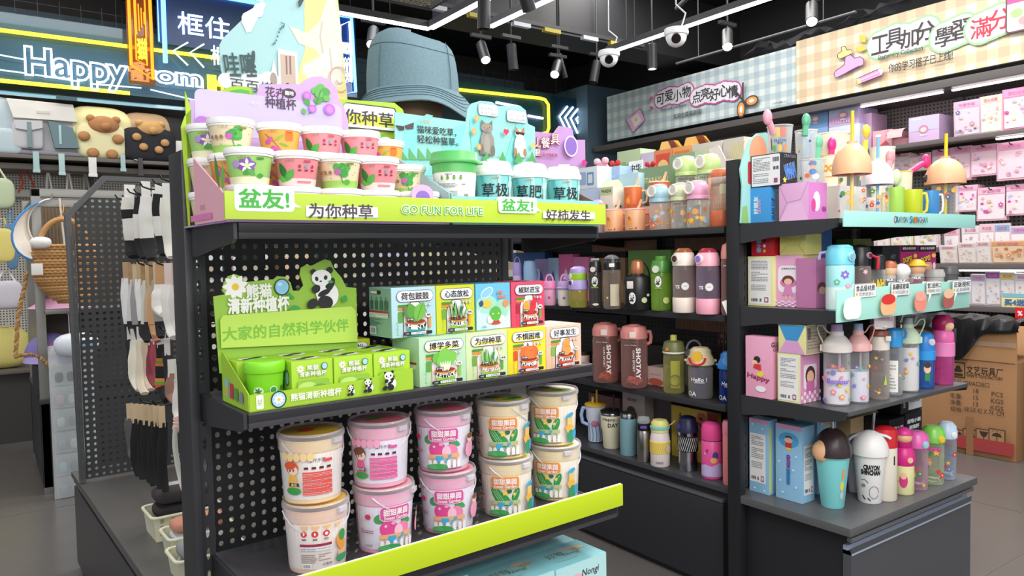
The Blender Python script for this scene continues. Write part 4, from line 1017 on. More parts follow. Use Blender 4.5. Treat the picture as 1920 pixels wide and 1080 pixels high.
        for i in range(4): a.poly([(-.03+i*.02,.104),(-.022+i*.02,.094),(-.014+i*.02,.104)],'efc27f')
    a.emit(t,wrap([(.0578,.0015),(.0643,.119)],.061),'printed_label',step=.006)
    if handle:
        n = 14;pts = [(.0705*math.cos(q),-.0705*math.sin(q)*.55-.02*math.sin(q),.127-.048*math.sin(q)) for q in [PI*i/n for i in range(n+1)]]
        mb = MB().tube(pts,.0016,clear('f5f5f7',.45,.1),6);mb.xf(Matrix.Rotation(ha,4,'Z'));mb.build('handle',t)
BK = [(585,1.500,'info','carrot','beige'),(713,1.502,'radish','cherry','pink'),(833,1.505,'radish','radish','pink'),(945,1.500,'cucumber','cucumber','cream'),(1038,1.512,'cucumber','cucumber','cream')]
BL = [('lower beige bucket with three red round symbols, leftmost column','upper cream bucket with red instruction lines, leftmost column'),
      ('lower pink radish bucket, second column from the left','upper pink bucket with magenta instruction lines and a drawn girl'),
      ('lower pink radish bucket in the middle column','upper pink radish bucket in the middle column'),
      ('lower cream cucumber bucket, second column from the right','upper cream cucumber bucket, second column from the right'),
      ('lower cream cucumber bucket in the rightmost column, with bail handle','upper cream cucumber bucket in the rightmost column, with bail handle')]
for i,(px,y,k0,k1,c) in enumerate(BK):
    x = aty_m(px,880,y).x
    bucket(x+(.004 if i < 3 else .002),y-.006,0,k0,BL[i][0],(0,.40,.05,-.05,-.35)[i],ha=(.3,.8,.4,1.0,.9)[i])
    bucket(x,y,1,k1,BL[i][1],(.0,-.05,-.0,.0,-.30)[i],ha=(.6,.2,.9,1.9,.9)[i])
# row behind: the buckets' shade shows one more beige bucket between columns three and four
# --- cyan gift boxes on the base deck
CY = mat('8fd3dc',.3,0,0,200,.25)
cb = [(.464+i*.1745,1.347+j*.1145,i,j) for j in range(3) for i in range(5)]
nm_c = ('far left','second from the left','middle','second from the right','rightmost');nm_r = ('front row','middle row','back row')
for x,y,i,j in cb:
    t = carton('gift_box','pale cyan gold-lettered gift box under the buckets, %s, %s' % (nm_c[i],nm_r[j]),'box',mw(x,y,.4505),A+0,.172,.112,.190-.002*((i+j) % 3),CY,'cyan gift boxes on the base deck')
    h = .190-.002*((i+j) % 3)
    a = Art(.3);G = mat('c9b27c',.3,.6)
    a.text('好物',.055,.066,.026,G,.0);a.text('Nongi',.10,.052,.020,G,.0,shear=.2);a.ell(.115,.078,.02,.01,mat('e9d8b8',.35,.3));a.ell(.135,.068,.02,.008,mat('d8bd8a',.35,.3))
    a.line([(.03,.03),(.06,.024),(.10,.027)],.001,G)
    a.emit(t,on_top(h),'printed_lettering')
    a = Art(.35);a.rect(.001,.001,.171,h-.001,'b7dfe0');a.ell(.07,.13,.03,.03,'e7b6bd');a.text('Nongi',.115,h-.034,.022,'3b3340',.01,shear=.2);a.ell(.04,.09,.04,.02,'d9eef0')
    a.emit(t,on_front(0),'printed_lettering')

# ================================================================ things standing on the far side of the main rack
def sup(mb,c,sx,sy,sz,m,e1=.5,e2=.5,seg=24,ring=14,z0=-1):
    """soft box (superellipsoid) with half sizes sx, sy, sz"""
    pw = lambda v,e: math.copysign(abs(v)**e,v)
    vs = [];n = 0
    for i in range(ring+1):
        a = -PI/2+PI*i/ring
        if math.sin(a) < z0: continue
        n += 1
        for k in range(seg):
            b = 2*PI*k/seg;r = pw(max(1e-4,math.cos(a)),e1)
            vs.append((c[0]+sx*r*pw(math.cos(b),e2),c[1]+sy*r*pw(math.sin(b),e2),c[2]+sz*pw(math.sin(a),e1)))
    fs = [(i*seg+k,i*seg+(k+1) % seg,(i+1)*seg+(k+1) % seg,(i+1)*seg+k) for i in range(n-1) for k in range(seg)]
    return mb.add(vs,fs,m,True)
# --- big poster card
y = 2.06;P = lambda *q: pm(*q,y)
t = thing('poster_card','large standing card, light blue and yellow, rising behind the lilac tray to the top edge','poster',mw(0,0,0),A)
PB = mat('a9d3d6',.5)
zt = 2.42
pts = [(P(425,185)[0],1.472),(P(425,185)[0],P(425,185)[1]),P(413,120),P(412,85),P(418,72),P(492,0),(P(530,0)[0],zt),(P(628,0)[0],zt),P(634,0),(P(652,190)[0],P(652,190)[1]),(P(652,190)[0],1.472)]
MB().prism(pts,'y',y,y+.006,PB).build('card',t)
MB().prism([(y+.006,1.472),(y+.12,1.472),(y+.006,2.0)],'x',.85,.854,WHITEP).build('easel_foot',t)
a = Art()
a.poly([P(570,20),(P(590,0)[0],zt-.01),(P(628,0)[0],zt-.01),P(633,2),P(651,188),P(560,188),P(556,150),P(572,90)],'ecdf92')
a.poly([P(541,48),P(556,54),P(575,62),P(600,40),P(612,0),P(628,0),P(640,60),P(642,150),P(600,150),P(567,140),P(568,122),P(600,105),P(590,92),P(560,82)],'ded8ca')
a.poly([P(567,122),P(590,118),P(625,80),P(638,100),P(640,165),P(600,160),P(575,146)],'e6e1d6')
a.line([P(604,40),P(600,70),P(606,100)],.004,'c7bfae');a.line([P(618,90),P(622,130)],.004,'cac3b4')
a.poly([P(455,26),P(470,18),P(492,2),P(498,10),P(484,32),P(470,60),P(462,62),P(452,40)],'eef0ee');a.ell(*P(462,36),.014,.014,'eef0ee');a.ell(*P(484,20),.014,.018,'eef0ee')
for q in ((428,152),(440,160),(470,152),(486,155),(505,150)): a.ell(*P(*q),.028,.022,'e8eef0')
a.poly([P(500,172),P(512,112),P(526,172)],'f0f0ee');a.ell(*P(512,150),.010,.02,'a8958c')
a.rect(*P(522,172),*P(556,98),'f2f1ee');a.rect(*P(526,168),*P(552,106),'c9b2a5');a.rect(*P(535,140),*P(537,106),'8b6b60');a.rect(*P(542,140),*P(544,106),'8b6b60');a.ell(*P(538,160),.005,.006,'4b3a35')
a.text('哇噻',P(449,122)[0],P(449,122)[1],.062,'2f4a4d',.02,.085,rot=.12);a.text('!',P(474,110)[0],P(474,112)[1],.045,'2f4a4d',.02)
a.text('百百搭',P(472,162)[0],P(472,163)[1],.034,'333a40',.0,.12)
n = 8
for i in range(n): a.ell(*P(511+i*2.5,84-i*5+3*math.sin(i)),.003,.003,'3f6f73',n=6)
a.line([P(524,44),P(531,46),P(529,54)],.003,'3f6f73')
a.poly([P(556,4),P(560,0),P(568,0),P(562,12),P(558,16)],'3d4a44')
q = [(P(634,150)[0]+.030*math.cos(k),P(634,150)[1]+.036*math.sin(k)) for k in [R_(i*24) for i in range(14)]];a.line(q,.003,'d59a92');a.line([P(628,152),P(632,158),P(640,156)],.003,'d59a92')
a.emit(t,on_front(y),'printed_lettering')
# --- bucket hat on a head form
hc = aty_m(773,150,1.975);p = mw(hc.x,1.975,1.4705)
t = thing('head_stand','brown head form on a black pole under the blue bucket hat','mannequin head',p,face_rot(p))
zb = aty_m(773,200,1.975).z-1.4705
WD = mat('8a6350',.5)
MB().lathe([(.07,0),(.07,.008),(.012,.012),(.010,zb-.12),(.010,zb-.06)],BLACKM,24,cap0=True).build('pole',t)
MB().ball((0,0,zb-.005),.092,WD,26,18,(1,1.1,1.05),-.93,1).build('head',t)
t = thing('bucket_hat','large faded blue denim bucket hat on a head form above the racks','hat',(p.x,p.y,p.z+zb),face_rot(p)+.12)
DEN = mat('6f8993',.85,0,.35,160,0,.2)
def hatpt(prof,seg=56):
    vs = []
    for j,(r,z) in enumerate(prof):
        for i in range(seg):
            q = 2*PI*i/seg
            rr = r*(1+.012*math.sin(3*q+1)+.01*math.sin(5*q+2+z*20))
            zz = z
            if z > .11: zz += .010*math.sin(q*2+.6)*min(1,(z-.11)/.05)-.008*math.cos(q)*min(1,(z-.11)/.05)
            if r > .135 and z < .05: zz += (r-.135)*(-.15*math.sin(q*1)+.28*math.sin(q*3+.7)+.12*math.cos(q*5))
            vs.append((rr*math.cos(q),rr*math.sin(q)*.98,zz))
    return vs,[(j*seg+i,j*seg+(i+1) % seg,(j+1)*seg+(i+1) % seg,(j+1)*seg+i) for j in range(len(prof)-1) for i in range(seg)]
cr = [(.138,.035),(.138,.05),(.136,.09),(.132,.13),(.128,.152),(.121,.172),(.108,.188),(.086,.200),(.058,.207),(.03,.210),(.0005,.211)]
MB().add(*hatpt(cr),DEN,True).build('crown',t)
brm = [(.139,.036),(.152,.024),(.166,.006),(.179,-.014),(.190,-.032),(.193,-.037),(.191,-.039),(.178,-.019),(.152,.016),(.135,.032)]
o = MB().add(*hatpt(brm),DEN,True).build('brim',t)
seam = MB();SM = mat('486672',.9)
for r,z in ((.1555,.0205),(.1620,.0120),(.1685,.0022),(.1750,-.0078),(.1815,-.0180)):
    vs,_ = hatpt([(r,z+.0012)]);seam.tube(vs,.0011,SM,5,closed=True)
seam.build('brim_stitching',t)
seam = MB()
for q in (-2.45,-.75,1.0): seam.tube([(r*1.004*math.cos(q),r*1.004*math.sin(q),z) for r,z in cr[:6]],.0012,SM,6)
vs,_ = hatpt([(.1285,.1515)]);seam.tube(vs,.0012,SM,6,closed=True);seam.build('crown_seam',t)
# --- lilac card on the far rack top
t = thing('display_card','lilac card with red-edged white lettering and a pink heart, beside the cat card','display card',(0,0,0))
MB().bbox(2.92,3.28,1.935,3.78,1.475,1.50,RKL,.003).build('rear_top_shelf',gon)
y = 3.60;Q = lambda *q: (aty(q[0],q[1],y).x,aty(q[0],q[1],y).z)
x0_,x1_ = Q(996,300)[0],Q(1097,300)[0]
pts = [(x0_,1.501),(x1_,1.501),Q(1097,262),Q(1078,262),Q(1072,240),Q(1048,236),Q(1038,250),Q(996,246)]
MB().prism(pts,'y',y,y+.005,mat('d0a3dd',.5)).build('card',t)
MB().prism([(y+.005,1.501),(y+.12,1.501),(y+.005,1.8)],'x',x1_-.2,x1_-.196,WHITEP).build('easel_foot',t)
a = Art();
for ch,px_,py_ in (('儿',1004,268),('童',1004,282),('餐',1020,268),('具',1037,262)): a.text(ch,*Q(px_,py_),.065,'f5eeee',.016,None,'b23a4a',.05)
a.text('儿童分隔餐具',Q(1024,290)[0],Q(1024,291)[1],.022,'c0434f',.01)
a.ell(*Q(1066,275),.055,.065,'efe6f6');a.ell(*Q(1066,275),.045,.055,'9a78d0');a.ell(*Q(1090,306),.018,.02,'d9459a');a.poly([Q(1085,304),Q(1096,304),Q(1091,316)],'d9459a')
a.emit(t,on_front(y),'printed_lettering',eps=.0012)

# ================================================================ sock rack on the left (shares the turn of the main rack)
sk = thing('sock_rack','black rack at the left full of hanging socks, its perforated panel with a cut corner','display rack',(0,0,0),A)
YS = 3.69;H_ = lambda px,py: pm(px,py,YS)
SKM = mat('4c4d4f',.42,.1,.04,500)
outl = [(H_(150,905)[0],.452),(1.02,.452),(1.02,H_(315,325)[1]),H_(192,330),H_(121,403)]
def inside(x,z,pad):
    (xl,zl),(xt,zt_) = outl[4],outl[3]
    if x < xl+pad or z > zt_-pad or z < .46: return False
    if x < xt:
        zz = zl+(zt_-zl)*(x-xl)/(xt-xl)
        if z > zz-pad*1.25: return False
    return True
pb = MB();perf(pb,outl[0][0]+.024,.462,18,45,.0282,.0272,.0068,.0068,mat('3b3c3e',.45),YS,skip=lambda x,z: 0 if inside(x,z,.030) else (1 if inside(x,z,.014) else 2))
pb.build('perforated_panel',sk)
fr = MB();pts = [(outl[0][0],.452),outl[4],outl[3],(1.02,outl[3][1])]
ins = [(outl[0][0]+.022,.452),(outl[4][0]+.022,outl[4][1]-.008),(outl[3][0]+.010,outl[3][1]-.022),(1.02,outl[3][1]-.022)]
for i in range(3): fr.prism([pts[i],pts[i+1],ins[i+1],ins[i]],'y',YS-.02,YS+.02,mat('5b5c5e',.4,.2))
fr.build('panel_frame',sk)
sl = MB();perf(sl,outl[0][0]+.002,.47,1,21,.018,.05,.004,.012,SKM,YS-.021,thick=.004);sl.build('slotted_edge',sk)
dx = .472
MB().bbox(dx,1.05,2.27,3.93,.425,.45,mat('5f5d5b',.38,.15,.04,700),.004).build('base_deck',sk)
MB().box(dx+.03,1.05,2.28,3.92,.0,.425,mat('38373a',.5)).build('base_cabinet',sk)
MB().bbox(dx+.008,dx+.03,2.28,3.92,.402,.414,mat('808184',.3,.5),.002).build('rail',sk)
MB().bbox(dx+.008,dx+.03,2.28,3.92,.03,.385,mat('48474a',.4,.15,.04,700),.003).build('drawer_front',sk)
for y_ in (2.30,3.66):
    MB().bbox(1.00,1.04,y_,y_+.04,.45,1.60,SKM,.003).build('upright',sk)
HOOKM = mat('1e1e20',.35,.4)
for z in (1.585,1.56,1.145,.93,.70): MB().box(.995,1.005,2.3,3.70,z-.008,z+.008,HOOKM).build('crossbar',sk)
def hook(x0,y,z,x1=1.0):
    MB().tube([(x1,y,z),(x0+.03,y,z),(x0+.008,y,z+.008),(x0,y,z+.022)],.0032,HOOKM,6).build('hook',sk)
def hk(px,py,y,z_=None):
    p_ = aty_m(px,py,y);return p_.x,p_.z
hooks = [(215,353,3.45),(228,346,3.45),(238,349,3.15),(250,343,3.15),(262,332,2.9),(285,325,2.75),(298,320,2.6)]
for px,py,y_ in hooks:
    x_,z_ = hk(px,py,y_);hook(x_,y_,min(1.66,z_-.02))
for px,py,y_ in ((232,489,3.4),(245,490,3.2),(256,488,3.0),(270,489,2.85),(290,487,2.7),(252,608,3.3),(270,606,3.1),(300,612,2.8),(262,748,3.2),(285,752,2.9)):
    x_,z_ = hk(px,py,y_);hook(x_,y_,z_-.02)
# socks: a soft tube with a bent foot, on a card header
def sock(name,lab,px,pyt,pyb,wpx,y_,bands,card=None,foot=.03,group=None,curve=0):
    x_,zt_ = hk(px,pyt,y_);zb_ = hk(px+2,pyb,y_)[1];s_ = F_PX/depth(mw(x_,y_,zt_));r = wpx/s_/2;L = zt_-zb_
    p = mw(x_,y_,zt_);t = thing(name,lab,'socks' if name == 'sock' else 'socks',p,A,group)
    top = 0
    if card:
        ch = card[1];MB().bbox(-r*1.05,r*1.05,-.0015,.0015,-ch,.012,mat(card[0],.5),.0006).build('hang_card',t);top = ch*.75
    n = 12;base = None
    for k,(f0,f1,c) in enumerate(bands):
        pts = [];rs = []
        for i in range(n+1):
            f = lerp(f0,f1,i/n);z = -top-(L-top)*f
            yy = .006+curve*f*f+(foot*((f-.72)/.28)**2 if f > .72 else 0)*-1
            pts.append((.004*math.sin(f*5+px),yy,z));rs.append(max(.003,r*(.80+.18*math.sin(f*PI)+.04*math.sin(f*17+px)) * (1 if f < .97 else .8)))
        MB().tube(pts,r,mat(c,.85,0,.2,300),10,rs=rs,flat=1.7).build('sock_body' if k == 0 else 'sock_band',t)
    return t
W,K = 'ebe6df','201f21'
sg = 'socks hanging in the left rack'
sock('sock','black socks with white wrapper hanging at the left end of the top row',243,352,482,18,3.2,[(0,.2,W),(.2,.35,K),(.35,.72,'e8e5e0'),(.72,1,K)],('f0eeea',.05),group=sg)
sock('sock','narrow black socks with white wrapper, second in the top row',260,356,484,12,3.15,[(0,.3,K),(.3,.68,'e8e5e0'),(.68,1,K)],('6f6d68',.03),group=sg)
sock('sock','white wrapped socks with black foot, third in the top row',273,346,486,15,3.0,[(0,.66,'efece6'),(.66,1,'2c2b2d')],('f0eeea',.06),group=sg)
sock('sock','thin white socks behind the others in the middle of the top row',290,358,440,9,3.1,[(0,1,'e9e4dc')],('f0eeea',.04),group=sg)
sock('sock','black socks with short white band toward the right of the top row',299,352,478,15,2.85,[(0,.36,K),(.36,.68,'efece6'),(.68,1,K)],('f0eeea',.03),group=sg)
sock('sock','long cream white sock at the right end of the top row',312,350,483,14,2.7,[(0,1,'f2ede2')],('f0eeea',.05),group=sg)
cl = [(236,'e8e8e6','b59774'),(246,'d9d8d6','b08f6a'),(254,'9d9c9a','c9b79c'),(262,'efeeec','c2a47d'),(270,'dcd9d2','ad8a60'),(278,'c8b8a0','cbb08b'),(285,'d8a878','b08f6a'),(293,'a9a7a2','cdbb9f')]
for i,(px,c,cc) in enumerate(cl):
    sock('sock',('white socks with a black ring at the left end of the second row','pale grey socks second in the second row','mid grey socks third in the second row','white socks with a black ring in the middle of the second row','off-white socks next to the ringed pair in the second row','beige socks in the second row','orange-tan socks in the second row','grey socks left of the white ruffled socks, second row')[i],
         px,497+i % 3*2,640 - (i % 2)*8,11,3.3-.07*i,[(0,.72 if i != 6 else .98,c),(.72,1,K if i != 6 else 'a86a58')],(cc,.07),group=sg)
for i,px in enumerate((240,264)):
    x_,z_ = hk(px,545,3.1);p = mw(x_,3.1,z_)
for i,(px,b,w_,lab) in enumerate(((303,588,22,'white socks with a pink diamond, hanging at the centre right of the second row'),(318,632,19,'long white ruffled socks in the second row near the post'),(330,625,16,'white socks touching the grey post in the second row'))):
    sock('sock',lab,px,500,b,w_,2.75-.1*i,[(0,1,'f4f0ea')],('e2ccc8' if i else 'c79a6d',.08),foot=.04,group=sg)
tier3 = [(244,618,700,11,'2a2a2c','black socks with small picture labels, left end of the third row'),(253,622,728,15,'efe9d9','cream socks at the left of the third row'),(264,618,735,14,'e6dcc8','ivory patterned socks in the third row'),
         (275,620,728,12,'dcc9b0','beige socks beside the maroon ones'),(284,622,722,12,'8f3f4a','dark maroon socks in the third row'),(292,620,716,11,'b0505c','lighter maroon socks in the third row'),
         (302,626,748,15,K,'black socks with rainbow stripes in the third row'),(313,640,740,10,'2e2e30','plain black socks right of the striped ones'),(322,680,752,14,'9a7565','brown socks low in the third row'),(334,690,790,13,'f0ede8','long white socks beside the grey post, third row')]
for i,(px,a0,a1,w_,c,lab) in enumerate(tier3):
    bands = [(0,1,c)]
    if i == 6: bands = [(0,.25,c),(.25,.30,'d8743a'),(.30,.35,'5f9a3a'),(.35,.40,'d8743a'),(.40,.62,c),(.62,.68,'e09a4a'),(.68,.74,'6faa3a'),(.74,.8,'c8503a'),(.8,1,c)]
    sock('sock',lab,px,a0,a1,w_,3.25-.06*i,bands,('e6e2dc',.05),foot=.05,group=sg)
for i in range(7):
    px = 243+i*10
    sock('sock',('long grey-speckled stocking at the left end of the bottom row','long black stocking, second in the bottom row','long black stocking, third in the bottom row','long black stocking in the middle of the bottom row','long black stocking, third from the post in the bottom row','long black stocking, second from the post in the bottom row','long black stocking nearest the post in the bottom row')[i],px,762+i,885+i*6-(28 if i == 0 else 0),11,3.1-.07*i,[(0,1,('5b5b5c' if i == 0 else '161617'))],('d8bf9a',.06),foot=.02,group=sg)
sock('sock','pair of pale cord-like stockings hanging low beside the grey post',330,800,915,6,2.5,[(0,1,'d9d6cc')],None,foot=.03,group=sg,curve=-.02)
sock('sock','pink and yellow rolled socks at the foot of the white ones beside the post',345,775,810,26,2.55,[(0,1,'f0c9c0')],None,foot=.0,group=sg)
# baskets on the deck
BKM = mat('e4e2c6',.45)
def basket(lab,px,py,w_,d,h,fold,flab):
    p = atz(px,py,.4505);t = thing('plastic_basket',lab,'basket',p,A,'cream plastic baskets on the sock rack deck')
    b = MB();
    b.box(.008,w_-.008,.008,d-.008,0,.004,BKM)
    o1 = [(.008,.008),(w_-.008,.008),(w_-.008,d-.008),(.008,d-.008)];o2 = [(0,0),(w_,0),(w_,d),(0,d)]
    for i in range(4):
        a_,b_ = o1[i],o1[(i+1) % 4];c_,d_ = o2[i],o2[(i+1) % 4]
        b.add([(*a_,0),(*b_,0),(*d_,h),(*c_,h)],[(0,1,2,3)],BKM)
    b.build('basket_body',t)
    r = MB();rp = rr_poly(-.004,-.004,w_+.004,d+.004,.02,4);r.tube([(u,v,h) for u,v in rp],.0055,BKM,8,closed=True);r.build('rim',t)
    hl = Art();
    for i in range(5):
        for j in range(3): hl.rrect(.02+i*(w_-.04)/5,.02+j*.022,.02+i*(w_-.04)/5+.012,.034+j*.022,'a9a78c',.003)
    hl.emit(t,lambda u,v,l: (u,.008*(1-v/h)-l-.0005,v),'slot_marking')
    f = thing('folded_garment',flab,'folded clothes',p+EX*.012+EY*.015+Vector((0,0,.006)),A)
    cols,hh = fold
    for i,c in enumerate(cols):
        fo = MB();sup(fo,(w_/2-.012,d/2-.015,hh/len(cols)*(i+.5)),w_*.42,d*.40,hh/len(cols)*.52,mat(c,.9,0,.3,120),.6,.45);fo.build('fold',f)
    return t,f,p
t_,f_,p_ = basket('cream plastic basket at the back, full of black folded leggings',290,1020,.22,.16,.085,(('262426','2d2a2c','3b3436'),.16),'black folded leggings with a white hanger card in the back basket')
MB().bbox(.03,.15,-.002,0,.10,.145,mat('f1efec',.5),.0008).xf(Matrix.Translation((.02,.02,.035)) @ Matrix.Rotation(-.35,4,'X')).build('hanger_card',f_)
basket('cream plastic basket in the middle with light blue garments',322,1058,.20,.13,.075,(('b9cde0','d8e0e6','c98a72'),.11),'light blue and terracotta folded garments in the middle basket')
basket('cream plastic basket in front, cut by the bottom edge',335,1100,.20,.13,.07,(('c4c6c4','8f9492'),.10),'grey folded garments in the front basket')

# ================================================================ display cabinet further left
cb_ = thing('display_cabinet','grey metal display cabinet with ribbed clear back, at the left behind the sock rack','cabinet',(0,0,0))
X0,X1,YF,YB = .262,1.25,5.33,6.46
CM = mat('8f8e88',.35,.4);CD = mat('3a3b3d',.5)
zt = aty(30,352,YF).z
for x in (X0,X1-.05): MB().bbox(x,x+.05,YF,YF+.05,0,zt,CM,.004).build('post',cb_)
MB().bbox(X0,X0+.05,YB-.05,YB,0,zt,CM,.004).build('post',cb_)
MB().bbox(X0,X1,YF,YF+.05,zt-.05,zt,CM,.004).build('top_rail',cb_)
MB().bbox(X0,X1,YF-.004,YF+.03,zt-.11,zt-.065,CM,.004).build('top_rail',cb_)
zs = aty(100,580,YF).z;zd = aty(110,745,YF).z
MB().bbox(X0+.04,X1,YF,YF+.5,zs-.03,zs,CM,.003).build('shelf',cb_)
MB().bbox(X0-.005,X1,YF-.03,YB,zd-.03,zd,CD,.004).build('counter',cb_)
MB().box(X0,X1,YF,YB,.04,zd-.03,CD).build('base_cabinet',cb_)
MB().bbox(X0+.13,X1-.05,YF-.012,YF,.07,zd-.06,mat('303133',.45),.003).build('door',cb_)
MB().box(X0+.01,X0+.02,YF+.05,YB-.05,zd,zt-.05,mat('77756f',.4,.3)).build('side_panel',cb_)
rbk = MB();RIB = clear('a08e78',.45,.2,'d5c8b5')
for i in range(44):
    x = X0+.05+i*.0205;rbk.prism([(x,YF+.50),(x+.010,YF+.494),(x+.0195,YF+.50),(x+.0195,YF+.506),(x,YF+.506)],'z',zs,zt-.06,RIB)
rbk.build('ribbed_sheet',cb_,kind='stuff')
MB().box(X0+.05,X1,YF+.52,YF+.53,zd,zs-.03,mat('6f6259',.6)).build('back_panel',cb_)
MB().box(X0+.05,X1,YF+.56,YF+.57,zs,zt,mat('77736b',.5)).build('back_panel',cb_)
# sun visor hat
def atc(px,py,y): return aty(px,py,y)
p = atc(100,372,5.24);t = thing('sun_visor','white sun visor with blue edging hanging in the grey cabinet','hat',p)
VW = mat('efe6d8',.8,0,.2,200);VB = mat('3f86c8',.7)
arc = [(.135*math.cos(q),0,-.16+.155*math.sin(q)) for q in [R_(100+i*10) for i in range(20)]]
n = len(arc);vs = [];
for i,q in enumerate(arc):
    k = math.sin(PI*i/(n-1));ux,uz = q[0]/.155,(q[2]+.16)/.155
    vs += [(q[0],-.01,q[2]),(q[0]+ux*.075*k-.02*k,-.10*k,q[2]+uz*.05*k-.06*k)]
b = MB().add(vs,[(2*i,2*i+1,2*i+3,2*i+2) for i in range(n-1)],VW,True);b.build('brim',t)
MB().tube([vs[2*i+1] for i in range(n)],.006,VB,6).build('edging',t)
MB().tube([vs[2*i] for i in range(n)],.007,VB,6).build('edging',t)
hb = MB();hb.tube([(x,-.02,z) for x,_,z in arc]+[(.03,-.02,0)],.016,VW,8,flat=.35);hb.build('head_band',t)
MB().tube([(-.02,-.01,-.01),(0,.01,.02),(0,.06,.03)],.004,CHROME,6).build('hook',t)
# straw bag
p = atc(87,462,5.18);t = thing('straw_bag','woven straw tote bag with curved handle and price tag in the grey cabinet','bag',p)
ST = mat('b88a55',.8,0,.3,90)
sh = MB();rws = 20
x_r = atc(140,500,5.18).x-p.x
for j in range(rws):
    f = j/(rws-1);z = -f*.33;x_a = -.07+.16*max(0,f-.45)**2*2.4;x_b = x_r+.14-.05*f*f
    pts = [];m_ = 26
    for i in range(m_+1):
        q = i/m_;pts.append((lerp(x_a,x_b,q),-.07*math.sin(PI*q)**.5-.004*((i+j) % 2),z+.003*((i+j) % 2)))
    sh.tube(pts,.0105,mat(('b88a55','a87a48','c59a63')[j % 3],.8),5)
sh.build('woven_body',t,kind='stuff')
MB().tube([(x_r-.05+.13*math.cos(q),-.03,-.03+.19*math.sin(q)) for q in [R_(i*12) for i in range(16)]],.016,ST,8).build('handle',t)
MB().tube([(-.03,-.03,0),(0,-.03,.1),(.09,-.03,.2),(.1,.02,.25)],.003,ST,6).build('hanging_cord',t)
g = MB().bbox(-.085,-.028,-.10,-.096,-.165,-.10,mat('e9e7e0',.4),.001);g.build('price_tag',t)
sc_ = MB();sup(sc_,(-.03,-.05,.02),.055,.04,.035,mat('e9e6e2',.6,0,.5,60),.8,.8,14,8);sc_.build('paper_stuffing',t)
# braided rope belt hanging outside the cabinet
r0 = [atc(px,py,5.22) for px,py in ((50,510),(46,540),(38,570),(33,600),(31,640),(29,670),(35,667),(60,664),(75,670),(92,685),(110,690),(130,680))]
t = thing('rope_belt','braided straw-coloured rope hanging from the straw bag and curving in front of the cabinet','rope',r0[0])
for k in range(2):
    MB().tube([q-r0[0]+Vector((.006*math.cos(i*2.2+k*PI),-.006*math.sin(i*2.2+k*PI),.004*math.sin(i*2+k*3))) for i,q in enumerate([r0[int(j/5)].lerp(r0[min(len(r0)-1,int(j/5)+1)],(j % 5)/5) for j in range(5*(len(r0)-1))])],.009,mat(('c19a63','a97c4a')[k],.8),6).build('strand',t)
# pink hat and purple cap on the shelves
p = atc(92,577,5.36);p.z = zs;p.x += .03
t = thing('sun_hat','pink wide-brimmed hat on the cabinet shelf under the straw bag','hat',p+Vector((.06,.16,0)))
MB().lathe([(.19,.006),(.15,.03),(.10,.06),(.085,.10),(.06,.13),(.0005,.14)],mat('e3a6c4',.7,0,.2,200),32).build('crown',t)
MB().lathe([(.195,.0),(.198,.004),(.19,.008)],mat('f0bfd6',.7),32).build('edging',t)
p = atc(92,662,5.36)
t = thing('baseball_cap','purple cap with a white patch and pink dot in the lower cabinet shelf','hat',p+Vector((.02,.16,0)))
PU = mat('8578b8',.8,0,.2,200)
t.location.z = zs-.03-.27
hh = MB().ball((0,0,.0),.145,PU,28,14,(1,.95,1.0),0,1);hh.build('crown',t)
vs = [];n = 16
for i in range(n+1):
    q = PI+PI*i/n;vs += [(.14*math.cos(q),.13*math.sin(q),.012),(.15*math.cos(q)*1.02,.13*math.sin(q)-.07*math.sin(PI*i/n),-.03)]
MB().add(vs,[(2*i,2*i+1,2*i+3,2*i+2) for i in range(n)],mat('a99bd0',.8),True).build('visor',t)
a = Art();a.ell(0,.045,.05,.028,'e9e6ee');a.ell(0,.085,.02,.014,'d85a9a')
a.emit(t,lambda u,v,l: (u,-math.sqrt(max(0,.138**2-u*u-v*v))-l-.001,v),'front_patch',step=.012)
MB().lathe([(.02,0),(.09,.01),(.09,.012),(.02,zs)],CD,16).build('x',t) if False else None
t = thing('cap_stand','short black block under the purple cap','stand',(t.location.x,t.location.y,zd));MB().bbox(-.10,.10,-.08,.10,0,zs-.30-zd,CD,.005).build('block',t)
MB().bbox(-.11,.11,-.09,.11,zs-.303-zd,zs-.2995-zd,CD,.0005).build('top',t)
# blue-edged booklet and the long clear accessory pocket strip
p = atc(93,716,5.33);t = thing('booklet','white booklet with blue edge leaning in the cabinet under the purple cap','booklet',(p.x,p.y+.05,zd))
MB().bbox(0,.2,0,.02,0,.15,mat('e8e4da',.5),.002).xf(Matrix.Rotation(R_(-12),4,'Y')).build('pages',t)
MB().bbox(-.002,.202,-.002,.022,-.002,.008,mat('3f7ab0',.5),.001).xf(Matrix.Rotation(R_(-12),4,'Y')).build('edge',t)
pT = atc(132,655,5.18);pB = atc(135,932,5.18)
t = thing('pocket_organizer','long clear plastic pocket strip of small accessories hanging in front of the dark cabinet','organizer',(pT.x,5.18,pB.z))
Ht = pT.z-pB.z;CL = clear('e6eaec',.20,.12,'fafcfc')
MB().bbox(-.115,.115,0,.004,0,Ht,clear('e6e8ea',.6,.2,'f2f4f5'),.001).build('backing',t)
rn = random.Random(4)
for j in range(6):
    z = .01+j*Ht/6.6
    pk = MB();pk.prism([(-.10,0),(.11,0),(.115,.10),(.10,.125),(-.09,.125),(-.105,.10)],'y',-.022-.003*(j % 2),-.019,CL);pk.xf(Matrix.Translation((0,0,z)));pk.build('pocket',t)
    for k in range(3):
        it = MB();sup(it,(-.065+k*.062,-.009,z+.045),.022,.006,.03,mat(('dfe3e6','b9c0c8','e6c9cf','8f9aa8','4a4d55','c9dce4')[rn.randrange(6)],.3),.7,.7,12,8);it.build('trinket',t)
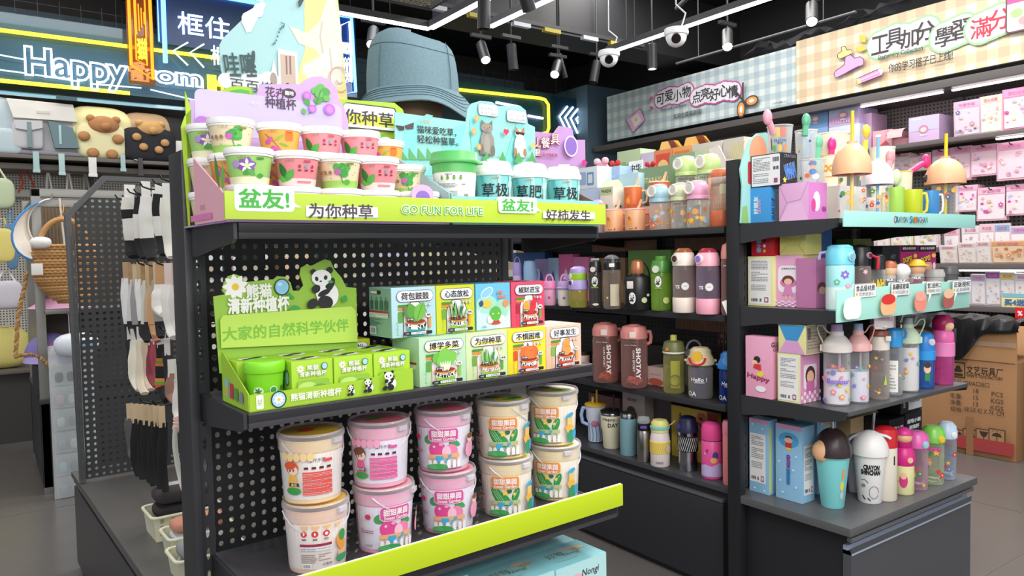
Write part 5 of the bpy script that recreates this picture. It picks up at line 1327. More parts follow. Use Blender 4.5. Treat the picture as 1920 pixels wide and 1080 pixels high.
sc_ = MB();sup(sc_,(.03,-.03,Ht+.03),.12,.06,.07,mat('dfe6ee',.6,0,.6,40),.8,.8,18,10);sup(sc_,(.06,-.07,Ht+.03),.06,.03,.03,mat('7fa9cf',.6),.8,.8,14,8);sc_.build('scrunchie',t,label='white, blue and brown ruffled cloth at the top')
MB().tube([(0,.002,Ht),(.0,.01,Ht+.20),(0,.12,Ht+.22)],.003,CHROME,6).build('hanger',t)

# ================================================================ back wall: rack, canopy, signs
YW = 7.05
bw = thing('shelving_unit','long wall rack with pale pegboard along the back wall, backpacks on its top shelf','wall rack',(0,0,0))
WG = mat('6a635c',.45,.2);zsf = aty(100,292,YW).z
MB().box(-1.2,5.85,YW+.55,YW+.56,.55,2.72,pegmat('c9c4ba',.022,'35332f')).build('pegboard',bw)
MB().bbox(-1.2,5.85,YW,YW+.52,zsf-.03,zsf,WG,.004).build('top_shelf',bw)
MB().bbox(-1.2,5.85,YW+.1,YW+.53,zsf-.105,zsf-.06,WG,.004).build('rail',bw)
MB().bbox(-1.2,5.85,YW+.44,YW+.5,zsf-.30,zsf-.24,mat('c9c6be',.4),.004).build('hook_rail',bw)
MB().box(-1.2,5.85,YW-.05,YW+.55,2.745,2.80,mat('4c4a48',.5)).build('canopy',bw)
for i in range(8): MB().bbox(-1.2+i*1.0,-1.15+i*1.0,YW+.50,YW+.55,0,2.7,mat('57544f',.5),.003).build('upright',bw)
MB().box(-1.2,5.85,YW+.0,YW+.6,.0,.55,mat('3b3936',.5)).build('base_cabinet',bw)
MB().bbox(-1.2,5.85,YW-.05,YW+.55,.55,.58,WG,.004).build('base_deck',bw)
for z in (1.15,1.62): MB().bbox(1.3,5.85,YW+.15,YW+.55,z-.03,z,WG,.004).build('shelf',bw)
for i,(xa,xb) in enumerate(((-1.1,.55),(.7,1.5),(1.6,3.6),(3.7,5.7))):
    MB().box(xa,xb,YW-.01,YW+.02,2.727,2.745,glow('fff8ec',5)).build('strip_light',bw)
def hanger(px,py,col,lab,w_=.04,L=.30,name='strap'):
    pass
# folded goods on the lower shelves (seen through the holes of the near panels)
for k,z in enumerate((.58,1.15,1.62)):
    for i in range(9):
        x = 1.45+i*.48
        q = (i+k*2) % 9;c = ('ece7df','f0d9a8','dfe6ea','f2e3e0','e9c9a0','d9e2c4','e2d6ec','f0ecc0','d6ccc0')[q]
        t = carton('storage_box',('white','straw yellow','pale blue','blush','tan','pale green','pale lilac','lemon','greige')[q]+' box on the %s shelf along the back wall, seen through panel holes' % ('bottom','middle','upper')[k],'box',(x,YW+.17,z+.0005),0,.38,.3,.30+.04*((i*3+k) % 3),mat(c,.5),'boxes on the back wall rack')
        a = Art();a.rect(.05,.08,.33,.2,'c9b8a0');a.emit(t,on_front(0),'printed_label')
def strap(lab,px,pyt,pyb,wpx,col,x_off=0):
    p = aty(px,pyt,YW-.008);L = p.z-aty(px,pyb,YW-.008).z;w_ = wpx/190.
    t = thing('bag_strap',lab,'strap',p);MB().bbox(-w_/2,w_/2,-.004,.0,-L,.0,mat(col,.7),.001).build('webbing',t)
    MB().bbox(-w_/2-.004,w_/2+.004,-.008,.0,-L-.015,-L+.01,mat(col,.7),.001).build('end_tab',t)
strap('left pale teal strap hanging under the white flap backpack',67,284,320,8,'a9c6c4');strap('right pale teal strap hanging under the white flap backpack',115,288,325,8,'b3cecb')
strap('white strap hanging under the yellow bear backpack',173,295,328,11,'e6e4de');strap('pale teal looped strap under the yellow backpack',230,290,318,7,'a9c6c4')
strap('dark strap hanging under the black bear backpack',263,296,326,7,'4a4443')
# backpacks
def bp_at(px,py=288): return aty(px,py,YW+.16)
def bear(t,cx,cz,s,y,c):
    fm = mat(c,.95,0,.8,60,0,.15)
    h = MB();h.ball((cx,y,cz),.075*s,fm,18,12,(1.25,.6,.9));h.build('bear_head',t)
    for q in (-1,1): MB().ball((cx+q*.075*s,y,cz+.045*s),.028*s,fm,12,8).build('bear_ear',t)
    MB().ball((cx+.01,y-.045*s,cz-.02*s),.032*s,fm,12,8).build('muzzle',t)
def paw(t,cx,cz,s,y,c): MB().ball((cx,y,cz),.04*s,mat(c,.95,0,.8,60,0,.15),14,10,(1,.7,1)).build('paw',t)
p = bp_at(82);t = thing('backpack','white and grey backpack with large folded flap and dark teal pocket','backpack',(p.x,p.y,zsf),0);t.scale = (1,1,.80)
GB = mat('b4b2b4',.8);b = MB();sup(b,(0,.02,.22),.30,.12,.22,GB,.35,.35);b.build('bag_body',t)
b = MB();b.prism([(-.24,.54),(.21,.53),(.235,.36),(-.20,.36)],'y',-.14,.13,mat('e8e4dc',.7));b.build('flap',t)
MB().bbox(-.045,.045,-.145,-.14,.415,.45,mat('d9d4ca',.6),.002).build('badge',t)
b = MB();sup(b,(-.11,-.10,.19),.105,.045,.13,mat('c3c1c4',.8),.3,.3);b.build('left_pocket',t)
b = MB();b.prism([(-.20,.33),(-.01,.34),(-.01,.27),(-.10,.235),(-.19,.25)],'y',-.165,-.14,mat('cccccf',.8));b.build('pocket_flap',t)
MB().bbox(-.115,-.085,-.17,-.145,.07,.32,mat('7d9294',.7),.002).build('buckle_strap',t)
b = MB();b.prism([(.03,.345),(.09,.34),(.20,.29),(.24,.09),(.07,.08)],'y',-.155,-.09,mat('6d868c',.75));b.build('right_pocket',t)
MB().bbox(.10,.118,-.16,-.154,.12,.31,mat('b4cdcb',.6),.002).build('zip_pull',t)
b = MB();sup(b,(0,.0,.03),.31,.13,.032,mat('8c8c92',.8),.5,.4);b.build('base_trim',t)
p = bp_at(2);t = thing('backpack','pale blue-grey backpack cut by the left edge of the picture','backpack',(p.x-.08,p.y,zsf),0);t.scale = (1,1,.92)
b = MB();sup(b,(0,.02,.25),.21,.13,.25,mat('b4c3ca',.8,0,.2,30),.5,.5);b.build('bag_body',t)
b = MB();sup(b,(.12,-.08,.11),.10,.06,.11,mat('bccbd1',.8,0,.2,30),.4,.4);b.build('side_pocket',t)
MB().tube([(.17,-.05,.38),(.23,-.05,.30),(.21,-.06,.2)],.02,mat('9db4b8',.8),8,flat=.4).build('shoulder_strap',t)
p = bp_at(188);t = thing('backpack','pale yellow backpack with a brown teddy bear head and paws','backpack',(p.x,p.y,zsf),0);t.scale = (1,1,.88)
YE = mat('e6dfa6',.8,0,.15,40);b = MB();sup(b,(0,.02,.25),.255,.13,.26,YE,.62,.45);b.build('bag_body',t)
b = MB();sup(b,(0,-.07,.17),.19,.07,.17,mat('ebe5b4',.8),.5,.4);b.build('front_pocket',t)
MB().tube([(.215*math.cos(q),-.055,.22+.26*math.sin(q)) for q in [R_(-10+i*10) for i in range(21)]],.004,mat('6f7258',.6),6).build('zip_line',t)
bear(t,.02,.32,1.25,-.12,'b98458')
for q in ((-.13,.20),(.12,.19),(-.07,.05),(.07,.045)): paw(t,*q,1.15,-.15,'bd8a5a')
MB().tube([(.2,-.06,.05),(.25,-.1,.0),(.24,-.2,-.002)],.015,mat('b8cfcc',.7),8,flat=.3).build('side_strap',t)
p = bp_at(276,294);t = thing('backpack','black and beige backpack with a tan teddy bear','backpack',(p.x,p.y,zsf),0);t.scale = (1,1,.90)
b = MB();sup(b,(0,.03,.24),.215,.11,.24,mat('bfa07f',.8,0,.2,30),.6,.5);b.build('bag_body',t)
b = MB();sup(b,(0,-.04,.16),.225,.10,.165,mat('26262a',.8,0,.2,30),.5,.4);b.build('front_pocket',t)
bear(t,.02,.31,1.15,-.10,'d1a468')
for q in ((-.10,.22),(.12,.18),(-.05,.13),(.07,.11)): paw(t,*q,.9,-.15,'cf9f6a')
p = bp_at(322,296);t = thing('backpack','plain black backpack half hidden behind the lime card','backpack',(p.x+.02,p.y+.02,zsf),0)
b = MB();sup(b,(0,.03,.21),.16,.11,.21,mat('29292c',.8),.5,.5);b.build('bag_body',t)
b = MB();sup(b,(.0,-.08,.10),.12,.05,.10,mat('e6e2da',.8),.5,.5);b.build('white_pouch',t)
# red ribbon and lower bags at the far left
def wall_item(name,lab,cat,px,py,y=YW+.42): p = aty(px,py,y);return thing(name,lab,cat,p)
t = wall_item('hair_ribbon','coral red ribbon hanging on a hook under the shelf','ribbon',46,316,YW+.30)
for q in (-1,1): MB().tube([(0,0,0),(q*.03,-.01,-.06),(q*.035+.02,-.01,-.12),(q*.05,-.01,-.20)],.02,mat('c4503f',.7),8,flat=.3).build('ribbon_tail',t)
MB().tube([(0,0,.0),(.0,.10,.02)],.004,CHROME,6).build('hook',t)
for px in (90,128,160):
    t = wall_item('tote_handle',('white cloth handle hanging on the left hook above the cabinet','white cloth handle on the middle hook above the cabinet','grey cloth handle on the right hook above the cabinet')[(90,128,160).index(px)],'bag handle',px,322,YW+.30)
    MB().tube([(-.03,0,-.30),(-.005,0,-.01),(.005,0,-.01),(.04,0,-.30)],.008,mat(('efece6','efece6','a9a6a0')[(90,128,160).index(px)],.7),6).build('handle_loop',t)
    MB().tube([(0,-.01,.02),(0,0,0),(0,.14,.01)],.004,CHROME,6).build('hook',t)
def soft_bag(lab,px,pyt,pyb,wpx,col,cat='bag',y=YW-.1,flat=.3):
    p0 = aty(px,pyt,y);p1 = aty(px,pyb,y);w_ = wpx/190.;h = p0.z-p1.z
    t = thing('handbag',lab,cat,(p0.x,y,p1.z));b = MB();sup(b,(0,0,h/2),w_/2,w_*flat*.5,h/2,mat(col,.8,0,.3,30),.6,.5);b.build('bag_body',t)
    MB().tube([(-w_*.3,0,h*.9),(-w_*.1,.05,h*1.3),(w_*.1,.05,h*1.3),(w_*.3,0,h*.9)],.008,mat(col,.8),6).build('strap',t)
    MB().tube([(0,.05,h*1.29),(0,.3,h*1.3),(0,.6+YW-y-.1,h*1.3)],.004,CHROME,6).build('hook',t)
soft_bag('sage green round bag at the left edge, above the yellow ones',-7,333,392,44,'bcc8a4')
soft_bag('yellow folded pouch at the left edge beside the blue denim',4,428,492,30,'e3d27a')
soft_bag('blue denim bag hanging at the left edge',20,420,505,16,'5f86a6')
soft_bag('pale lavender crinkled bag at the left edge',12,526,580,40,'d9d3dc')
p = aty(10,688,YW-.15)
t = thing('handbag','bright yellow soft tote bag at the left edge on the low deck','bag',(p.x-.06,YW+.16,.58));hgt = aty(10,612,YW+.16).z-.58
b = MB();sup(b,(0,0,hgt/2),.24,.12,hgt/2,mat('e4d680',.8,0,.3,20),.6,.5);b.build('bag_body',t)
MB().tube([(-.1,-.05,hgt*.9),(-.05,-.08,hgt*1.2),(.08,-.08,hgt*1.15),(.12,-.05,hgt*.85)],.012,mat('e9e6ea',.7),6,flat=.4).build('white_strap',t)

# --- signs over the back wall
YN = 6.95
N = lambda px,py: (aty(px,py,YN).x,aty(px,py,YN).z)
def neon_text(s,x0,x1,z0,z1,y,m,parent,r=.012,name='neon_letters',solid=False):
    c = bpy.data.curves.new('tube','FONT');c.body = s;c.size = 1;c.resolution_u = 3
    c.fill_mode = 'BOTH' if solid else 'NONE'
    if not solid and s.isascii(): c.offset = .035
    o = bpy.data.objects.new('tube',c);COL.objects.link(o)
    sp = text_mesh(s,0);gx0,gx1,gy0,gy1 = sp[2:6];sc = (z1-z0)/(gy1-gy0)
    c.bevel_depth = (r/sc) if not solid else .0;c.bevel_resolution = 1
    if solid: c.extrude = .01/sc
    dg = bpy.context.evaluated_depsgraph_get();me = bpy.data.meshes.new_from_object(o.evaluated_get(dg));bpy.data.objects.remove(o);bpy.data.curves.remove(c)
    sx = (x1-x0)/(gx1-gx0)
    for v in me.vertices:
        u,w_,d = v.co;v.co = (x0+(u-gx0)*sx,y-d*sc,z0+(w_-gy0)*sc)
    me.materials.clear();me.materials.append(m)
    o = bpy.data.objects.new(name,me);COL.objects.link(o);o.parent = parent;return o
def neon(parent,pts,m,r=.012,closed=False,name='neon_tube',y=YN):
    return MB().tube([(x,y,z) for x,z in pts],r,m,6,closed=closed).build(name,parent)
NW = glow('dfeaff',2.6);NY = glow('f4e23a',1.8);NBL = glow('6fb6ff',2.2);NO = glow('f08a1c',1.7)
sg1 = thing('neon_sign','wide blue-grey clear sign board with white neon lettering between two yellow bars','neon sign',(0,0,0))
z0 = N(0,174)[1];z1 = N(0,18)[1]
MB().box(-.9,N(395,100)[0]+.25,YN+.05,YN+.06,z0,z1,clear('6f98aa',.42,.15,'9fb9c4')).build('clear_board',sg1)
rect_struct('trim_5',-.9,6.0,8.10,8.12,2.5,3.7,mat('71868f',.6))
wg_ = thing('wire_grid','dark wire grid across the back wall behind the neon signs','wire grid',(0,0,0))
gd = MB();GWM = mat('3e4a50',.4,.4)
for i in range(46): gd.box(-.9+i*.15,-.896+i*.15,YN+.10,YN+.104,2.76,3.5,GWM)
for i in range(8): gd.box(-.9,6.0,YN+.104,YN+.108,2.76+i*.1,2.764+i*.1,GWM)
gd.build('wire_mesh',wg_,kind='stuff')
for x in (0,2,4): MB().tube([(x,YN+.106,3.5),(x,YN+.106,3.95)],.004,GWM,5).build('hanging_wire',wg_)
for x in (-.6,1.0,2.0):
    MB().tube([(x,YN+.055,z1),(x,YN+.055,3.95)],.003,GWM,5).build('hanging_wire',sg1)
neon(sg1,[(-.9,N(0,57)[1]),(N(395,107)[0]+.1,N(395,107)[1])],NY,.016)
neon(sg1,[(-.9,N(0,151)[1]),(N(243,174)[0],N(0,151)[1])],NY,.016)
zb = N(58,128)[1];zt_ = N(52,90)[1]
neon_text('Happy',N(50,120)[0],N(234,140)[0],zb-.11,zt_,YN-.01,NW,sg1,.0078)
neon_text('from',N(246,150)[0],N(376,150)[0],zb,zt_-.02,YN-.01,NW,sg1,.0078)
neon_text('H',N(394,150)[0],N(424,150)[0],zb-.01,zt_-.06,YN-.01,NY,sg1,.013)
for q in (((0,103),(48,112)),((0,131),(46,137)),((65,140),(150,153)),((170,157),(265,165)),((282,168),(375,190))): neon(sg1,[N(*q[0]),N(*q[1])],glow('c8e4f4',1.2),.006)
neon_text('家',N(250,140)[0],N(268,140)[0],N(258,148)[1],N(258,120)[1],YN-.02,NW,sg1,.006)
sg2 = thing('neon_sign','narrow orange neon sign hanging vertically at the top left','neon sign',(0,0,0))
def frame(parent,a_,b_,c_,d_,m,r,y,name='neon_tube'): neon(parent,[a_,b_,c_,d_],m,r,True,name,y)
xa,xb = N(238,0)[0],N(279,40)[0]
frame(sg2,(xa,N(245,160)[1]+.15),(xa,3.75),(xb,3.75),(xb,N(245,160)[1]+.05),NO,.013,YN-.08)
neon(sg2,[(xa+.04,N(245,160)[1]+.2),(xa+.04,3.7),(xb-.04,3.7),(xb-.04,N(245,160)[1]+.16)],NO,.006,True,y=YN-.08)
neon_text('猫',xa+.05,xb-.04,N(262,115)[1],N(262,78)[1],YN-.09,NY,sg2,.006)
for i in range(4): neon(sg2,[(xa+.05+.02*i,3.28+.03*i),(xa+.05+.02*i,3.56-.03*i)],NO,.005,y=YN-.08)
MB().box(xa-.02,xb+.02,YN-.06,YN-.05,N(245,160)[1]+.0,3.78,clear('c98f4a',.3,.15,'d9b48a')).build('clear_board',sg2)
for x in (xa,xb): MB().tube([(x,YN-.055,3.78),(x,YN-.055,3.95)],.004,GWM,5).build('hanging_wire',sg2)
sg3 = thing('neon_sign','navy sign with light blue neon frame and white characters, behind the poster card','neon sign',(0,0,0))
xa,xb = N(293,50)[0],N(445,60)[0]+.4
MB().box(xa,xb,YN-.03,YN-.015,N(300,78)[1]-.02,3.78,mat('20406a',.3)).build('sign_board',sg3)
fz = 3.72
neon(sg3,[(N(308,120)[0],N(308,120)[1]),(N(308,120)[0],fz-.06),(N(308,120)[0]+.06,fz),(xb-.05,fz)],NBL,.02,y=YN-.05)
neon(sg3,[(xa+.01,N(300,80)[1]),(xa+.01,3.77),(xb,3.77)],NBL,.006,y=YN-.04)
neon_text('框住',N(331,50)[0],N(428,60)[0],N(335,66)[1],N(335,24)[1],YN-.05,glow('e6f2ff',1.3),sg3,solid=True)
neon_text('框',N(393,110)[0],N(422,110)[0],N(400,124)[1],N(400,88)[1],YN-.05,glow('d8f0ff',1.2),sg3,solid=True)
for k in range(2): neon(sg3,[N(350+k*30,82+k*3),N(322+k*32,98+k*3),N(350+k*30,125+k*4)],glow('c8e4f4',1.3),.008,y=YN-.05)
for x in (xa+.1,xb-.1): MB().tube([(x,YN-.02,3.78),(x,YN-.02,3.95)],.004,GWM,5).build('hanging_wire',sg3)
sg4 = thing('neon_sign','tall blue and white neon sign between the poster card and the blue hat','neon sign',(0,0,0))
YM = 6.4;N4 = lambda px,py: (aty(px,py,YM).x,aty(px,py,YM).z)
neon(sg4,[N4(634,30),N4(659,34),N4(667,172),N4(640,178)],NBL,.014,True,y=YM);neon(sg4,[N4(638,48),N4(655,40),N4(660,150),N4(642,158)],NW,.008,True,y=YM)
neon_text('国潮',N4(640,90)[0],N4(658,90)[0]+.02,N4(648,100)[1],N4(648,80)[1],YM,NW,sg4,.006);neon_text('COOL',N4(641,140)[0],N4(660,140)[0],N4(648,150)[1],N4(648,110)[1],YM,NW,sg4,.006)
bx = N4(634,30)[0];MB().box(bx-.03,bx+.17,YM+.02,YM+.03,N4(640,178)[1],N4(634,30)[1]+.05,clear('2f5fa8',.3,.1,'7f9fd0')).build('clear_board',sg4)
for x in (bx,bx+.13): MB().tube([(x,YM+.025,N4(634,30)[1]+.05),(x,YM+.025,3.95)],.004,GWM,5).build('hanging_wire',sg4)
sg5 = thing('neon_sign','yellow rounded neon frame with white strokes, right of the blue hat','neon sign',(0,0,0))
fr_ = [N(780,150),N(860,168),N(1012,184),N(1022,187),N(1028,196),N(1029,240),N(1026,248),N(1015,251),N(700,215)]
neon(sg5,fr_[:8],NY,.018)
for k,q in enumerate(((930,192,972,200),(935,205,955,207),(990,217,1018,222),(832,208,868,214),(838,218,868,222))): neon(sg5,[N(q[0],q[1]),N(q[2],q[3])],NY if k > 2 else NW,.014)
neon(sg5,[N(858,175),N(872,195),N(850,200),N(874,212)],NY,.012)
MB().box(N(700,150)[0],N(1030,200)[0]+.1,YN+.04,YN+.05,2.70,3.30,clear('4f7f8f',.35,.15,'8fb0bb')).build('clear_board',sg5)
for q in (790,912,960): MB().tube([(N(q,150)[0],YN+.045,3.3),(N(q,150)[0],YN+.045,3.95)],.004,GWM,5).build('hanging_wire',sg5)
sg6 = thing('neon_sign','dark teal board with five white neon arrow heads next to the pillar','neon sign',(0,0,0))
za,zc_ = N(1117,272)[1],N(1117,191)[1]
MB().box(N(1038,230)[0],N(1117,230)[0],YN,YN+.02,za,zc_,mat('1f4354',.3)).build('sign_board',sg6)
for k in range(5): neon(sg6,[N(1062+k*10.5,200+k*1.4),N(1047+k*10.5,219+k*1.6),N(1060+k*10.5,245+k*2.6)],glow('cfe6ff',3),.012,y=YN-.02)
for q in (1045,1110): MB().tube([(N(q,230)[0],YN+.01,zc_),(N(q,230)[0],YN+.01,3.95)],.004,GWM,5).build('hanging_wire',sg6)

# ================================================================ vessels
CLR = clear('f2f4f6',.10,.05,'ffffff')
def vessel(name,lab,cat,px,pyb,pyt,wpx,z,parts,extra=None,art=None,group=None,artprof=None,rot=0,back=0,smin=24,xp=None,yp=None):
    p = atx(px,pyb,xp) if xp else (aty(px,pyb,yp) if yp else atz(px,pyb,z));vd = Vector((p.x,p.y,0)).normalized()
    s_ = F_PX/depth(p);R = wpx/s_/2;p = p+vd*((0 if xp or yp else R)+back);s_ = F_PX/depth(p);R = wpx/s_/2
    p.z = z+.0004;H = ztop(p,pyt)
    t = thing(name,lab,cat,p,face_rot(p)+rot,group)
    built = {}
    for nm,prof,m in parts:
        pr = [(r*R if r > .001 else .0004,h*H) for r,h in prof]
        o = MB().lathe(pr,m,smin).build(nm,t);built[nm] = pr
    if art:
        a = Art();art(a,R,H);pr = built[artprof or parts[0][0]]
        a.emit(t,wrap([q for q in pr if q[0] > R*.3] or pr,R),'printed_lettering',step=R*.16)
    if extra: extra(t,R,H)
    return t
def cyl_between(t,nm,a_,b_,r,m,seg=14): MB().tube([a_,b_],r,m,seg).build(nm,t)
def loop(t,nm,pts,r,m,flat=1): MB().tube(pts,r,m,8,flat=flat).build(nm,t)
def button(t,R,z,ang,m,m2=None,s=.35,nm='lid_button'):
    c,s_ = math.cos(-PI/2+ang),math.sin(-PI/2+ang)
    b = MB().tube([(R*.9*c,R*.9*s_,z),(R*1.12*c,R*1.12*s_,z)],R*s,m,16);b.build(nm,t)
    if m2: MB().tube([(R*1.12*c,R*1.12*s_,z),(R*1.18*c,R*1.18*s_,z)],R*s*.7,m2,16).build(nm,t)
def straw(t,x,y,z0,z1,r,m,lean=.0): MB().tube([(x,y,z0),(x+lean*.5,y,(z0+z1)/2),(x+lean,y,z1)],r,m,8).build('straw',t)
def ring_handle(t,R,z,w,h,m,side=0,r=None,y=0):
    """loop standing up over one side of the lid"""
    pts = [(side+w*math.cos(q),y,z+h*math.sin(q)) for q in [PI*i/12 for i in range(13)]];loop(t,'carry_loop',pts,r or R*.09,m)
def cup_handle(t,R,z0,z1,out,m,sgn=1,r=None):
    pts = [(sgn*R*.92,0,z1),(sgn*(R+out*.7),0,z1+(z1-z0)*.02),(sgn*(R+out),0,lerp(z0,z1,.6)),(sgn*(R+out*.8),0,lerp(z0,z1,.15)),(sgn*R*.9,0,z0)]
    q = [];n = 4
    for i in range(len(pts)-1):
        for k in range(n): q.append(tuple(lerp(pts[i][j],pts[i+1][j],k/n) for j in range(3)))
    loop(t,'handle',q+[pts[-1]],r or R*.13,m)
def bottle_parts(body,lid,h1=.74,base=None,neck=.92,lidr=1.0,band=None):
    P_ = [('bottle_body',[(0,.004),(.90,0),(.98,.02),(1,.06),(1,h1-.08),(.97,h1-.03),(neck,h1)],body)]
    P_.append(('lid',[(neck,h1-.005),(lidr,h1),(lidr,lerp(h1,1,.45)),(lidr*.96,lerp(h1,1,.55)),(lidr*.86,lerp(h1,1,.85)),(lidr*.6,.985),(0,1)],lid))
    if base: P_.append(('base_cup',[(0,0),(.96,-.0),(1.02,.02),(1.02,base[1]),(1.0,base[1]+.005)],base[0]))
    if band: P_.append(('band',[(1.0,band[1]),(1.03,band[1]+.005),(1.03,band[2]-.005),(1.0,band[2])],band[0]))
    return P_
def dots(a,R,H,seed,cols,z0=.1,z1=.6,n=9,s=.16):
    rn = random.Random(seed)
    for i in range(n):
        u = rn.uniform(-1.1,1.1)*R;v = rn.uniform(z0,z1)*H;k = rn.randrange(4);c = cols[i % len(cols)];q = R*s*rn.uniform(.7,1.3)
        if k == 0: a.ell(u,v,q,q,c,n=12)
        elif k == 1: a.flower(u,v,q*1.3,5,c,'f6e8a0',.8)
        elif k == 2: a.poly([(u+q*1.2*(1 if j % 2 == 0 else .5)*math.cos(PI/2+j*PI/5),v+q*1.2*(1 if j % 2 == 0 else .5)*math.sin(PI/2+j*PI/5)) for j in range(10)],c)
        else: a.ell(u-q*.4,v,q*.6,q*.6,c,n=10);a.ell(u+q*.4,v,q*.6,q*.6,c,n=10);a.poly([(u-q,v-.0),(u+q,v),(u,v-q*1.2)],c)
def gbox(lab,pxa,pxb,pyt,z,x0,d,m,rz=-PI/2,art=None,name='gift_box',group=None,cat='box',side=None,pyb=None):
    """carton on the long gondola side: its front faces left (world -X) at plane x0, between image columns pxa and pxb"""
    ya = x0/math.tan(math.atan2(ray(pxa,500).x,ray(pxa,500).y));yb = x0/math.tan(math.atan2(ray(pxb,500).x,ray(pxb,500).y))
    w_ = abs(ya-yb);h = aty(pxa,pyt,ya).z-z if False else atx(pxa,pyt,x0).z-z
    t = carton(name,lab,cat,(x0,max(ya,yb),z+.0004),rz,w_,d,h,m,group,side=side)
    if art: a = Art();art(a,w_,h);a.emit(t,on_front(0),'printed_lettering')
    return t

# ================================================================ long gondola: top level (mugs and bottles)
Z1 = 1.5005
g1 = 'cups and bottles on the upper shelf of the long rack'
MUGO = mat('f0b184',.4);MUGD = mat('d9713a',.4);CREAM = mat('f3dfb9',.4);SALM = mat('e5937a',.4)
def mug(lab,px,pyb,pyt,wpx,z,col,hcol,back=0,spoon=True,topc=None,extra_art=None,xp=2.455):
    def ex(t,R,H):
        cup_handle(t,R,H*.2,H*.82,R*.55,hcol)
        MB().lathe([(R*.2,H*1.0),(R*.98,H*1.0),(R*1.02,H*1.02),(R*.9,H*1.06),(R*.3,H*1.08),(.0004,H*1.08)],topc or mat('e9a79a',.4),24).build('lid',t)
        if spoon: MB().tube([(R*.2,0,H*1.0),(R*.45,0,H*1.22),(R*.65,0,H*1.5)],R*.13,mat('f2c9a4',.4),8).build('spoon',t)
    def ar(a,R,H):
        a.ell(-R*.55,H*.5,R*.2,H*.16,'e98a2e');a.ell(-R*.55,H*.34,R*.26,H*.14,'eda04a');a.ell(-R*.62,H*.62,R*.1,H*.07,'b9622a');a.text('BEAR',-R*.4,H*.1,H*.06,'8a5a3a',.01)
        a.rect(R*.0,H*.07,R*.14,H*.17,'d03030');
        if extra_art: extra_art(a,R,H)
    return vessel('mug',lab,'mug',px,pyb,pyt,wpx,z,[('mug_body',[(0,0),(.88,0),(.97,.03),(1,.12),(1,.97),(.98,1.0)],col)],ex,ar,g1,back=back,xp=xp)
mug('pale orange mug with handle, first in the front row of the upper shelf',1151,436,395,36,Z1,MUGO,SALM)
mug('pale orange mug with a small red square, second in the upper shelf front row',1191,435,394,38,Z1,MUGO,SALM)
# risers behind the front row
def riser(lab,pxa,pxb,pyt,x0,d,m,z=Z1): return gbox(lab,pxa,pxb,pyt,z,x0,d,m,group='plain boxes standing behind the mugs')
tb = riser('salmon pink box behind the mugs of the upper shelf',1168,1222,391,2.53,.09,mat('efb29a',.5))
def on_top_of(t):
    b = [c for c in t.children if c.name.startswith('carton_body')][0];return t.location.z+max(v.co.z for v in b.data.vertices)+.0004
mug('burnt orange mug with cream handle standing on the salmon box',1187,392,352,34,on_top_of(tb),MUGD,CREAM,xp=2.575,topc=mat('f5e3b5',.5))
tb2 = riser('sand-coloured box behind the blue-lidded bottle',1222,1262,383,2.53,.09,mat('e6b58c',.5))
mug('rust orange mug with yellow topping behind the blue-lidded bottle',1237,384,343,40,on_top_of(tb2),mat('c9683f',.4),CREAM,xp=2.60,topc=mat('f5e3b5',.5))
# milk-carton box
t = gbox('cream and pink milk-carton shaped box with a panda on it',1127,1151,352,Z1,2.535,.075,mat('f0e9d6',.5),name='gable_box',art=lambda a,w,h: (a.rect(.001,h*.82,w-.001,h-.001,'c9d8a4'),a.text('PANDA',w*.5,h*.91,h*.07,'33363a',.02,w*.75),a.ell(w*.5,h*.58,w*.12,h*.05,'7f8a72'),a.rrect(w*.25,h*.2,w*.75,h*.48,'8f9d80',.006),a.rrect(w*.3,h*.24,w*.7,h*.44,'eef2e2',.005)))
w_ = .06;b0 = [c for c in t.children if c.name.startswith('carton_body')][0];W0 = max(v.co.x for v in b0.data.vertices);H0 = max(v.co.z for v in b0.data.vertices)
MB().prism([(0,H0),(.075,H0),(.038,H0+.035)],'x',0,W0,mat('dfe5bf',.5)).build('gable_top',t)
a = Art();a.ell(.035,.12,.02,.018,'f4e6ea');a.ell(.05,.13,.006,.006,'2f2f33');a.ell(.02,.13,.006,.006,'2f2f33');a.rrect(.01,.03,.065,.09,'eecfd0',.005);a.emit(t,on_right(W0),'printed_panda')
